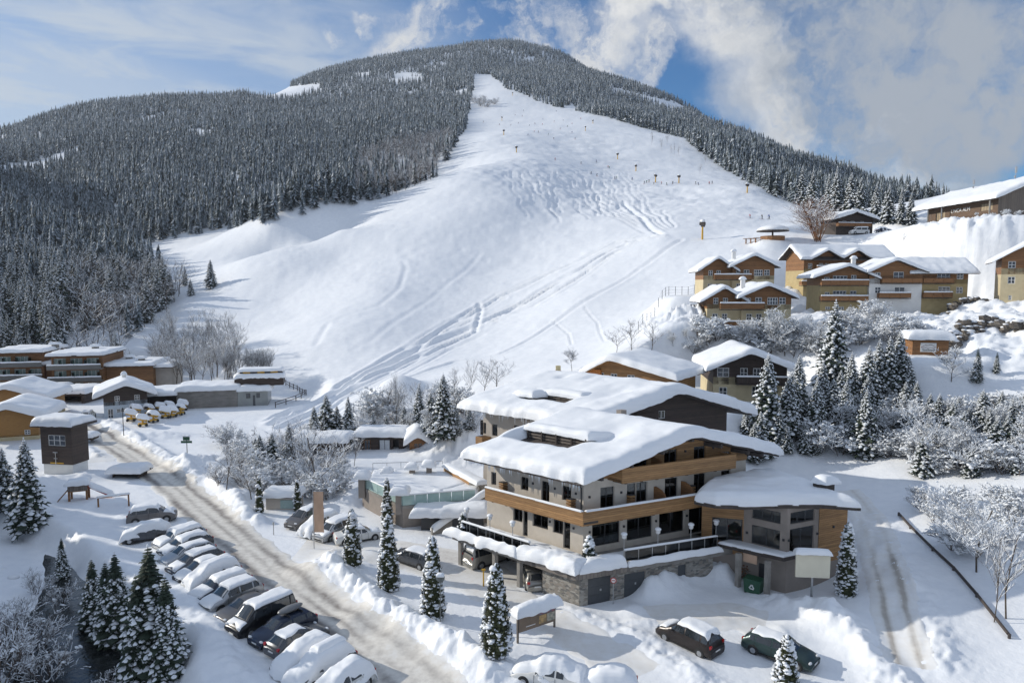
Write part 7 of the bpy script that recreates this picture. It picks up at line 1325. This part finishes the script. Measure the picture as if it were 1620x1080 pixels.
p = gpos(297, 738); t = post_thing('green_road_sign', 'small green road sign on a post beside the far road', 'road sign', p, 2.6, .05, DARKF); m = MB(); m.box(-.75, .75, -.11, -.06, 1.55, 1.85); m.build('panel', GREEN, t); m = MB(); m.box(-.45, .45, -.11, -.06, 1.9, 2.55); m.build('upper_panel', GREEN, t); cap(t, -.5, .5, -.25, .15, 2.56, .16)
p = gpos(196, 694); t = post_thing('street_lamp', 'dark street lamp post beside the yellow snow machines', 'street lamp', p, 4.2, .06, DARKF); m = MB(); m.blob((0, 0, 4.3), .12, .12, .2, 8, 5, jit=0); m.build('lamp_head', DARKF, t)
p = gpos(765, 928); t = post_thing('yellow_post', 'short yellow post beside the pale minibus', 'post', p, 1.35, .06, YEL); m = MB(); m.box(-.16, .16, -.05, .05, 1.352, 1.5); m.build('post_cap', YEL, t)
p = gpos(426, 835); p = gpos(433, 845); t = post_thing('road_marker', 'thin grey marker post beside the road bank', 'post', p, 1.3, .03, GREYW); m = MB(); m.box(-.1, .1, -.02, .02, 1.0, 1.3); m.build('reflector', WHITE, t)
# terrace lamps
lampm = mat('frosted_globe', (.80, .80, .78), .3)
def hotel_pt(u, v, z): x, y, z = hb.xf(u, v, z); return np.array([HC[0] + x, HC[1] + y, z])
L0 = None
for i, (u, v, lb) in enumerate([(.95, -2.95, 'globe lamp on the terrace rail, nearest the front corner conifer'), (3.9, -3.18, 'second globe lamp from the corner along the terrace rail'), (6.9, -3.40, 'third globe lamp from the corner along the terrace rail'), (9.3, -3.55, 'globe lamp at the right end of the terrace rail'), (-3.0, 8.9, 'globe lamp at the far left end of the terrace'), (-3.0, 6.2, 'globe lamp on the left terrace rail, second from the far end'), (-3.0, 3.7, 'globe lamp on the left terrace rail, nearest the front corner')]):
    q = hotel_pt(u, v + .12, 3.0)
    if L0 is None:
        L0 = post_thing('terrace_lamp', lb, 'lamp', q, 1.9, .03, STEEL, 'globe lamps on the hotel terrace'); m = MB(); m.blob((0, 0, 2.05), .2, .2, .2, 12, 8, jit=0); m.build('globe', lampm, L0, smooth=True); m = MB(); m.blob((0, 0, 2.24), .27, .27, .16, 12, 6, jit=.03, flat=.3, seed=2); m.build('snow_cap', SNOWR, L0, smooth=True)
    else: dup(L0, q, 0, 1, lb)
# bin, firewood under the canopy
p = gpos(1192, 937); t = thing('recycling_bin', 'green wheeled container with a white emblem under the entrance canopy', 'bin', (p[0], p[1], -.05), R(-40)); m = MB(); m.extr([(-.6, .15), (.6, .15), (.68, 1.15), (-.68, 1.15)], -.45, .45); m.build('body', GREEN, t); m = MB(); m.extr([(-.72, 1.152), (.72, 1.152), (.66, 1.28), (-.66, 1.28)], -.5, .5); m.build('lid', GREEN, t)
for x in (-.5, .5): m = MB(); m.tube((x, -.5, .08), (x, -.4, .08), .1, n=10); m.build('wheel', BLACK, t)
m = MB(); 
for k in range(3): a = R(90 + 120 * k); b_ = R(90 + 120 * (k + 1)); A, B_ = np.array([.24 * math.cos(a), 0, .65 + .24 * math.sin(a)]), np.array([.24 * math.cos(b_), 0, .65 + .24 * math.sin(b_)]); A2 = A + (B_ - A) * .12; B2 = A + (B_ - A) * .78; m.tube((A2[0], -.462, A2[2]), (B2[0], -.462, B2[2]), .05, .05, 4); d_ = (B_ - A); m.tube((B2[0], -.462, B2[2]), ((A + d_ * .98)[0], -.462, (A + d_ * .98)[2]), .1, .005, 4)
m.build('emblem', WHITE, t)
p = gpos(1177, 925); t = thing('brush_heap', 'heap of cut brown branches beside the green container', 'brush', (p[0], p[1] + .3, 0)); m = MB(); g = random.Random(8)
for k in range(120): a = np.array([g.uniform(-.5, .5), g.uniform(-.4, .4), g.uniform(0, 1.2)]); d_ = np.array([g.uniform(-1, 1), g.uniform(-.6, .6), g.uniform(-.3, .8)]) * .5; m.tube(a, a + d_, .018, .006, 3, cap=False)
m.build('twigs', TWIG, t); m = MB()
for k in range(30): m.blob((g.uniform(-.5, .5), g.uniform(-.4, .4), g.uniform(.3, 1.5)), .09, .09, .06, 6, 3)
m.build('leaves', RUST, t)
# ------------------------------------------------------------------ snow machines, skiers, slope furniture
def gun_proto():
    t = thing('snow_gun', 'gun', 'snow cannon'); m = MB(); m.box(-.8, .8, -.5, .5, .35, .7); m.tube((0, 0, .7), (0, 0, 1.3), .2, .16, 8); m.build('carriage', YEL, t); m = MB(); m.tube((-.9, 0, 1.5), (.9, 0, 2.0), .66, .52, 14); m.build('barrel', YEL, t); m = MB(); m.tube((.88, 0, 1.995), (1.0, 0, 2.03), .44, .44, 14); m.build('nozzle_ring', DARKF, t)
    for x in (-.6, .6):
        for y in (-.55, .55): m = MB(); m.tube((x, y - .08, .3), (x, y + .08, .3), .3, n=10); m.build('wheel', BLACK, t)
    V, F = snow_sheet(-1.15, 1.1, -.75, .75, lambda u, v: 2.02 + .28 * u - .35 * (v / .75) ** 2, .75, res=.14, edge=.6, seed=4, wob=.12); link('snow_cap', npmesh('snow_cap', V, F, SNOWR, smooth=True), t); return t
G0 = gun_proto(); L_ = 'yellow snow cannon under a white cap, parked beside the village road'
for i, (px, py) in enumerate([(208, 670), (226, 674), (216, 662), (243, 668), (236, 658), (262, 662), (254, 654), (272, 660), (268, 652), (286, 656), (290, 649)]):
    q = gpos(px, py); dup(G0, q, R(200 + 17 * (i % 5)), .85, L_, 'snow cannons parked by the road')
def lift_gun():
    t = thing('snow_lance', 'gun', 'snow cannon'); m = MB(); m.tube((0, 0, -1), (0, 0, 3.0), .32, .26, 10); m.build('mast', YEL, t); m = MB(); m.tube((-.7, 0, 3.4), (.8, 0, 3.8), .6, .5, 12); m.build('barrel', BEAM, t); m = MB(); m.box(-.4, .4, -.3, .3, 2.9, 3.25); m.build('control_box', DARKF, t); m = MB(); m.blob((0, 0, 4.2), .85, .65, .5, 10, 6, jit=.05, seed=1, flat=.4); m.build('snow_cap', SNOWR, t, smooth=True); return t
G1 = lift_gun()
for px, py, s_ in [(817, 242, 1), (797, 214, 1), (794, 191, 1), (926, 207, .9), (938, 196, .9), (977, 252, 1), (1006, 271, 1), (1037, 289, 1.05), (1074, 290, 1.05), (1182, 306, 1), (811, 152, 1.1)]:
    q = T(px, py, 180); dup(G1, q, rnd.uniform(0, 6), s_, 'small yellow snow cannon standing far up on the piste', 'snow cannons on the piste')
q = T(1111, 379, 150); dup(G1, q, 2.5, (1, 1, 1.28), 'tall yellow snow cannon mast nearest to the village', 'snow cannons on the piste')
for o in (G0, G1):
    for c in list(o.children): bpy.data.objects.remove(c)
    bpy.data.objects.remove(o)
def skier_mesh(seed, jacket, trousers):
    g = random.Random(seed); me = bpy.data.meshes.new('body'); lean = g.uniform(.05, .2)
    V = [(0, 0, .92), (.05 + lean, 0, 1.22), (.10 + lean, 0, 1.42), (.13 + lean, 0, 1.53), (.15 + lean, 0, 1.66), (.0, .12, .86), (.12, .15, .48), (.0, .14, .08), (.0, -.12, .86), (.12, -.15, .48), (.0, -.14, .08), (.10 + lean, .2, 1.38), (.14 + lean, .32, 1.12), (.36 + lean, .30, 1.0), (.10 + lean, -.2, 1.38), (.14 + lean, -.32, 1.12), (.36 + lean, -.30, 1.0), (.14, .14, .05), (.14, -.14, .05)]
    E_ = [(0, 1), (1, 2), (2, 3), (3, 4), (0, 5), (5, 6), (6, 7), (0, 8), (8, 9), (9, 10), (2, 11), (11, 12), (12, 13), (2, 14), (14, 15), (15, 16), (7, 17), (10, 18)]; rad = [.17, .17, .18, .07, .12, .11, .085, .07, .11, .085, .07, .09, .065, .05, .09, .065, .05, .06, .06]
    me.from_pydata(V, E_, []); o = bpy.data.objects.new('body', me); COL.objects.link(o); sk = o.modifiers.new('s', 'SKIN'); o.modifiers.new('d', 'SUBSURF').levels = 1
    for i, r in enumerate(rad): me.skin_vertices[0].data[i].radius = (r, r)
    me.skin_vertices[0].data[0].use_root = True; bpy.context.view_layer.update(); ev = o.evaluated_get(bpy.context.evaluated_depsgraph_get()); m2 = bpy.data.meshes.new_from_object(ev); bpy.data.objects.remove(o)
    for mm in (jacket, trousers, mat('skin', (.45, .27, .2)), mat('helmet', (.05, .05, .06), .3)): m2.materials.append(mm)
    for p in m2.polygons: z = p.center.z; p.material_index = 1 if z < .88 else (3 if z > 1.62 else (2 if z > 1.5 else 0)); p.use_smooth = True
    return m2
def skier(seed, jacket, trousers):
    t = thing('person', 'skier', 'person'); link('body', skier_mesh(seed, jacket, trousers), t)
    for y in (.14, -.14): m = MB(); m.box(-.75, .95, y - .05, y + .05, -.01, .02); m.add([(.95, y - .05, 0), (.95, y + .05, 0), (1.1, y + .04, .12), (1.1, y - .04, .12)], [(0, 1, 2, 3)]); m.build('ski', RED if seed % 2 else DARKF, t)
    for y in (.3, -.3): m = MB(); m.tube((.5, y, 1.05), (.1, y * 1.2, .02), .014, n=4); m.build('ski_pole', DARKF, t)
    return t
SK = [skier(1, mat('red_jacket', (.5, .04, .04)), mat('black_trousers', (.03, .03, .035))), skier(2, mat('blue_jacket', (.04, .08, .28)), MATS['black_trousers']), skier(3, mat('black_jacket', (.03, .03, .035)), mat('grey_trousers', (.12, .12, .13))), skier(4, mat('green_jacket', (.06, .2, .1)), MATS['black_trousers'])]
far = [(1019, 291), (1023, 290), (1027, 289), (1034, 293), (1046, 292), (1055, 294), (1064, 292), (1105, 293), (1122, 292), (1127, 291), (1101, 292), (1000, 285), (973, 284), (976, 283), (935, 276), (944, 279), (962, 266), (964, 267), (919, 260), (944, 258), (878, 254), (876, 221), (852, 211), (905, 211), (886, 205), (898, 201), (877, 193), (891, 192), (919, 189), (838, 200), (826, 185), (880, 177), (858, 198), (846, 197), (820, 196), (859, 190), (815, 183), (828, 176), (808, 199), (765, 194), (845, 210), (868, 214), (790, 198), (835, 215), (905, 197), (910, 222)]
for i, (px, py) in enumerate(far):
    q = T(px, py, 200); dup(SK[(i * 7) % 4 if i % 3 else 2], q, rnd.uniform(0, 6), 1.0, 'tiny skier in winter clothes far up on the wide piste', 'skiers on the piste')
for (px, py), k, lb in [((1187, 346), 0, 'person on skis in a red jacket, near the snow bar'), ((1206, 347), 2, 'person on skis in black, middle of three near the snow bar'), ((1217, 347), 1, 'person on skis in blue, nearest the snow bar')]: q = T(px, py, 150); dup(SK[k], q, rnd.uniform(2, 4), 1.05, lb, 'skiers near the snow bar')
for o in SK:
    for c in list(o.children): bpy.data.objects.remove(c)
    bpy.data.objects.remove(o)
def fence(name, label, pts, h, m, rails=(.5, .9), r=.05, wire=False, cat='fence', every=3.0):
    P = [np.array(p, float) for p in pts]; t = thing(name, label, cat, P[0]); Q = []
    for a, b in zip(P[:-1], P[1:]):
        n = max(1, int(np.linalg.norm(b - a) / every)); Q += [a + (b - a) * i / n for i in range(n)]
    Q.append(P[-1]); Q = [np.array([q[0], q[1], H(q[0], q[1])[0]]) - P[0] for q in Q]
    for q in Q: b = MB(); b.tube(q - [0, 0, .5], q + [0, 0, h], r, n=6); b.build('post', m, t)
    for f in rails: b = MB(); [b.tube(a + [0, 0, h * f], c + [0, 0, h * f], r * (.25 if wire else .8), n=4) for a, c in zip(Q[:-1], Q[1:])]; b.build('wire' if wire else 'rail', m, t)
    return t
fence('wire_fence', 'thin wire fence climbing the snow bank left of the twin chalets', [D(1010, 506, 111), D(1058, 468, 132), D(1108, 448, 142)], 1.9, DARKF, (.3, .6, .95), .05, True)
fence('wire_fence', 'long wire fence below the ski lodge bank', [D(1390, 392, 152), D(1470, 396, 146), D(1540, 400, 142), D(1625, 408, 138)], 1.5, GREYW, (.4, .9), .05, True, every=4)
fence('rail_fence', 'dark wooden rail fence beside the black bar pavilion', [D(436, 648, 121), D(468, 624, 128), D(484, 606, 134)], 1.2, BEAM, (.5, .95), .09)
fence('rail_fence', 'short dark stake fence above the rail fence', [D(452, 600, 139), D(470, 602, 137), D(482, 606, 134)], 1.3, BEAM, (.4, .8), .08, every=1.2)
def log_rail():
    P = [D(1422, 812, 57), D(1440, 838, 54), D(1475, 880, 49.5), D(1508, 910, 46.5), D(1545, 945, 43.5), D(1597, 1002, 39.5)]; P = [np.array([p[0], p[1], H(p[0], p[1])[0] + .22]) for p in P]; t = thing('log_rail', 'long dark log rail running down the bank at the lower right', 'railing', P[0])
    for a, b_ in zip(P[:-1], P[1:]): m = MB(); d_ = b_ - a; m.tube(a - P[0] , a + d_ * .97 - P[0], .11, n=8); m.build('log', BEAM, t)
    for a in P: m = MB(); m.tube(a - P[0] - [0, 0, 1.2], a - P[0] + [0, 0, .1], .1, n=6); m.build('post', BEAM, t)
log_rail()
def rocks(label, pts, n, s0, s1, seed):
    g = random.Random(seed); P = [D(*p) for p in pts]; t = thing('rock_wall', label, 'rock wall', (P[0][0], P[0][1], 0)); m = MB(); sn = MB()
    for k in range(n):
        f = g.random() * (len(P) - 1); i = int(f); q = P[i] + (P[i + 1] - P[i]) * (f - i) + np.array([g.uniform(-.8, .8), g.uniform(-1, 1), 0]); z = H(q[0], q[1])[0]; s_ = g.uniform(s0, s1); c = (q[0] - P[0][0], q[1] - P[0][1], z + g.uniform(-.3, .9)); m.blob(c, s_, s_ * .8, s_ * .65, 7, 4, jit=.28, seed=g.random())
        if g.random() < .7: sn.blob((c[0], c[1] + .1, c[2] + s_ * .55), s_ * .8, s_ * .75, s_ * .28, 8, 4, jit=.1, seed=g.random())
    tag(m.build('boulders', ROCK, t), kind='stuff'); tag(sn.build('snow_caps', SNOWR, t, smooth=True), kind='stuff')
rocks('dark boulder wall poking out of the snow at the right edge, above the small spruces', [(1505, 550, 90), (1535, 536, 92), (1575, 530, 92), (1625, 545, 88)], 60, .5, 1.1, 5); rocks('low snow capped stone wall between the biggest chalet and the end chalet', [(1490, 482, 114), (1530, 477, 114), (1565, 474, 113)], 40, .35, .7, 6)
# playground frame with a slide, swing frame
a, c = gpos(110, 797), gpos(138, 794); h = math.atan2(c[1] - a[1], c[0] - a[0]); t = thing('climbing_frame', 'wooden climbing frame with a red slide and snowy top', 'playground frame', a, h); w_ = float(np.hypot(*(c - a)[:2]))
for x in (0, w_):
    for y in (0, 1.4): m = MB(); m.box(x - .1, x + .1, y - .1, y + .1, -.5, 1.9); m.build('post', OAKB, t)
m = MB(); m.box(-.1, w_ + .1, -.14, -.102, 1.15, 1.85); m.build('side_panel', GREYW, t); m = MB(); m.box(-.1, w_ + .1, -.1, 1.5, 1.05, 1.148); m.build('platform', OAKB, t)
m = MB(); m.add([(w_ + .11, .2, 1.6), (w_ + .11, .9, 1.6), (w_ + 2.4, .9, .1), (w_ + 2.4, .2, .1), (w_ + .11, .2, 1.35), (w_ + .11, .9, 1.35), (w_ + 2.4, .9, -.1), (w_ + 2.4, .2, -.1)], [(0, 1, 2, 3), (7, 6, 5, 4), (0, 3, 7, 4), (1, 5, 6, 2), (0, 4, 5, 1), (3, 2, 6, 7)]); m.build('slide', RED, t)
for y in (.2, 1.1): m = MB(); m.tube((-.1, y, 1.3), (-1.3, y, -.1), .06, n=6); m.build('ladder_rail', OAKB, t)
V, F = snow_sheet(-.35, w_ + .3, -.3, 1.7, lambda u, v: 0 * u + 1.9, .45, res=.12, edge=.4, seed=4); link('snow_cap', npmesh('snow_cap', V, F, SNOWR, smooth=True), t); V, F = snow_sheet(w_ + .2, w_ + 2.6, .1, 1.0, lambda u, v: 1.65 - (u - w_ - .11) * .62, .4, res=.12, edge=.3, seed=5); link('slide_snow', npmesh('slide_snow', V, F, SNOWR, smooth=True), t)
a, c = gpos(156, 806), gpos(204, 800); h = math.atan2(c[1] - a[1], c[0] - a[0]); w_ = float(np.hypot(*(c - a)[:2])); t = thing('swing_frame', 'low beam swing frame sunk in snow beside the climbing frame', 'swing frame', a, h); m = MB(); m.box(-.1, w_ + .1, -.12, .12, .95, 1.15); m.build('beam', OAKB, t)
for x in (0, w_): m = MB(); m.box(x - .08, x + .08, -.08, .08, -.5, .948); m.build('post', OAKB, t)
V, F = snow_sheet(-.15, w_ + .15, -.17, .17, lambda u, v: 0 * u + 1.15, .16, res=.1, edge=.12, seed=6, wob=.04); link('snow_cap', npmesh('snow_cap', V, F, SNOWR, smooth=True), t)
# chimney-like orange box by the orange house
p = D(883, 585, 100); t = thing('orange_box', 'small orange cabinet with a yellow cap left of the orange house', 'cabinet', (p[0], p[1], H(p[0], p[1])[0])); m = MB(); m.box(-.5, .5, -.4, .4, -.5, 1.1); m.build('body', mat('orange_paint', (.55, .13, .05)), t); m = MB(); m.box(-.4, .4, -.3, .3, 1.102, 1.9); m.build('cap', mat('pale_cap', (.6, .52, .3)), t)
# ------------------------------------------------------------------ sun, sky, clouds
SUN_EL, SUN_AZ = R(23), math.atan2(-.96, .26)          # azimuth from +Y towards +X
sl = bpy.data.lights.new('sun', 'SUN'); sl.energy = 4.3; sl.angle = R(.5); sl.color = (1, .94, .84)
so = bpy.data.objects.new('sun', sl); COL.objects.link(so)
sd = Vector((math.cos(SUN_EL) * math.sin(SUN_AZ), math.cos(SUN_EL) * math.cos(SUN_AZ), math.sin(SUN_EL)))
so.rotation_euler = sd.to_track_quat('Z', 'Y').to_euler(); so.location = (-60, 20, 80)
w = bpy.data.worlds.new('World'); S.world = w; w.use_nodes = True
nt = w.node_tree; n = nt.nodes; l = nt.links
bg = n['Background']; bg.inputs[1].default_value = .14
sky = n.new('ShaderNodeTexSky'); sky.sky_type = 'NISHITA'; sky.sun_disc = False; sky.sun_elevation = SUN_EL; sky.sun_rotation = SUN_AZ % (2 * math.pi)
sky.altitude = 1000; sky.air_density = 1.0; sky.dust_density = .35; sky.ozone_density = 2.2
tc = n.new('ShaderNodeTexCoord')
def M(op, a, b=None, c=None):
    x = n.new('ShaderNodeMath'); x.operation = op
    for i, q in enumerate((a, b, c)):
        if q is None: continue
        if isinstance(q, (int, float)): x.inputs[i].default_value = q
        else: l.new(q, x.inputs[i])
    return x.outputs[0]
def MR(v, a, b, c=0., d=1., smooth=True):
    x = n.new('ShaderNodeMapRange'); x.interpolation_type = 'SMOOTHSTEP' if smooth else 'LINEAR'
    l.new(v, x.inputs['Value'])
    for nm, q in (('From Min', a), ('From Max', b), ('To Min', c), ('To Max', d)): x.inputs[nm].default_value = q
    return x.outputs[0]
def NZ(vec, sc, det=6, rough=.55, dist=0., off=(0, 0, 0), stretch=(1, 1, 1)):
    mp = n.new('ShaderNodeMapping'); mp.inputs['Location'].default_value = off; mp.inputs['Scale'].default_value = stretch; l.new(vec, mp.inputs[0])
    x = n.new('ShaderNodeTexNoise'); x.inputs['Scale'].default_value = sc; x.inputs['Detail'].default_value = det; x.inputs['Roughness'].default_value = rough; x.inputs['Distortion'].default_value = dist
    l.new(mp.outputs[0], x.inputs['Vector']); return x.outputs['Fac']
dirv = tc.outputs['Generated']
# the direction bent by a noise so that cloud edges billow
nzv = n.new('ShaderNodeTexNoise'); nzv.inputs['Scale'].default_value = 5; nzv.inputs['Detail'].default_value = 7; nzv.inputs['Roughness'].default_value = .58; l.new(dirv, nzv.inputs['Vector'])
sb = n.new('ShaderNodeVectorMath'); sb.operation = 'SUBTRACT'; l.new(nzv.outputs['Color'], sb.inputs[0]); sb.inputs[1].default_value = (.5, .5, .5)
sc_ = n.new('ShaderNodeVectorMath'); sc_.operation = 'SCALE'; sc_.inputs['Scale'].default_value = .30; l.new(sb.outputs[0], sc_.inputs[0])
ad = n.new('ShaderNodeVectorMath'); ad.operation = 'ADD'; l.new(dirv, ad.inputs[0]); l.new(sc_.outputs[0], ad.inputs[1])
warp = ad.outputs[0]
def blobmask(px, py, rx, ry, soft=.5, vec=None):         # an elliptic bank of cloud round a compass direction; radii in degrees
    az = math.atan2((px - 810) / FPX, 1); d = ray(px, py); d = d / np.linalg.norm(d)
    right = np.array([d[1], -d[0], 0]); right /= np.linalg.norm(right); up = np.cross(right, d)
    outs = []
    for ax, rr in ((right, rx), (up, ry)):
        x = n.new('ShaderNodeVectorMath'); x.operation = 'DOT_PRODUCT'; l.new(vec or warp, x.inputs[0]); x.inputs[1].default_value = tuple(ax)
        outs.append(M('POWER', M('ABSOLUTE', M('DIVIDE', M('SUBTRACT', x.outputs['Value'], float(ax @ d)), math.sin(R(rr)))), 2.0))
    return MR(M('ADD', outs[0], outs[1]), 1 + soft, max(0., 1 - soft), 0, 1)
big = [blobmask(1300, 30, 10, 7, .6), blobmask(1370, 170, 10, 6, .55), blobmask(1530, 105, 10, 6, .5), blobmask(1400, 235, 5, 2.2, .7), blobmask(1050, 22, 4, 2.0, .9), blobmask(1165, 95, 4.5, 2.4, .9)]
sm = [blobmask(665, 50, 3.4, 2.2, .8), blobmask(760, 6, 7, 1.3, .9), blobmask(820, 48, 2.4, .9, .9), blobmask(945, 60, 3.0, 2.8, .9), blobmask(1025, 105, 1.4, 1.4, .9), blobmask(497, 64, 1.0, .5, .9), blobmask(545, 5, 1.2, .7, .9)]
def mx(a):
    r = a[0]
    for q in a[1:]: r = M('MAXIMUM', r, q)
    return r
bigm = mx(big); smm = M('MULTIPLY', mx(sm), .95)
fine = NZ(warp, 9, 8, .62)
bigc = M('MULTIPLY', bigm, MR(fine, .28, .54, .28, 1)); smm = M('MULTIPLY', smm, MR(fine, .40, .60, .05, 1))
cir = blobmask(110, 110, 26, 11, .95, dirv)
streak = NZ(dirv, 6, 7, .6, .6, stretch=(1, 1, 4))
cirm = M('MULTIPLY', M('MULTIPLY', cir, MR(streak, .3, .66, .45, 1)), .88)
pale = M('MULTIPLY', blobmask(0, 170, 20, 6, .95, dirv), .7)
shade = NZ(warp, 3.2, 6, .55, off=(3, 1, 2))
cloudcol = n.new('ShaderNodeValToRGB'); cloudcol.color_ramp.elements[0].color = (2.8, 3.1, 3.55, 1); cloudcol.color_ramp.elements[1].color = (5.9, 5.9, 5.85, 1)
cloudcol.color_ramp.elements[0].position = .43; cloudcol.color_ramp.elements[1].position = .58
core = mx([blobmask(1440, 110, 13, 8, .8), blobmask(1380, 235, 8, 3, .8)])
l.new(M('SUBTRACT', M('ADD', shade, .14), M('MULTIPLY', core, .17)), cloudcol.inputs[0])
hs = n.new('ShaderNodeMix'); hs.data_type = 'RGBA'; hs.blend_type = 'MULTIPLY'; hs.inputs[0].default_value = 1
l.new(sky.outputs[0], hs.inputs[6]); hs.inputs[7].default_value = (.16, .53, .82, 1)
def MIX(f, a, b):
    x = n.new('ShaderNodeMix'); x.data_type = 'RGBA'; l.new(f, x.inputs[0])
    l.new(a, x.inputs[6])
    if isinstance(b, tuple): x.inputs[7].default_value = b
    else: l.new(b, x.inputs[7])
    return x.outputs[2]
c = MIX(M('MAXIMUM', cirm, pale), hs.outputs[2], (4.1, 4.5, 4.95, 1))
c = MIX(smm, c, (5.2, 5.25, 5.3, 1))
c = MIX(bigc, c, cloudcol.outputs[0])
# pale cloud added out of view, overhead and behind, to fill the shade
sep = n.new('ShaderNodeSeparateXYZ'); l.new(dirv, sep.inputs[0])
fill_veil = M('MAXIMUM', MR(sep.outputs['Y'], .45, -.1), MR(sep.outputs['Z'], .50, .72)); fill_veil = M('MULTIPLY', fill_veil, MR(NZ(dirv, 2.2, 6, .6, off=(9, 2, 5)), .25, .6, .75, 1))
c = MIX(fill_veil, c, (2.9, 3.45, 4.45, 1))
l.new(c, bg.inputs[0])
hz = MB(); hz.box(-1900, 2100, -60, 2700, -9, 760); ho = hz.build('haze', []); tag(ho, kind='stuff'); hm = bpy.data.materials.new('haze_air'); hm.use_nodes = True; hn = hm.node_tree.nodes
for x in list(hn):
    if x.type != 'OUTPUT_MATERIAL': hn.remove(x)
pv = hn.new('ShaderNodeVolumePrincipled'); pv.inputs['Density'].default_value = .00008; pv.inputs['Color'].default_value = (.80, .87, .96, 1); pv.inputs['Anisotropy'].default_value = .2
hm.node_tree.links.new(pv.outputs[0], [x for x in hn if x.type == 'OUTPUT_MATERIAL'][0].inputs['Volume']); ho.data.materials.append(hm)
S.view_settings.view_transform = 'Standard'; S.view_settings.look = 'None'; S.view_settings.gamma = 1; S.view_settings.exposure = 0.02
S.render.engine = 'CYCLES'
S.cycles.max_bounces = 5; S.cycles.diffuse_bounces = 3; S.cycles.glossy_bounces = 2; S.cycles.transparent_max_bounces = 10; S.cycles.transmission_bounces = 2
S.cycles.use_denoising = True
S.cycles.caustics_reflective = False; S.cycles.caustics_refractive = False
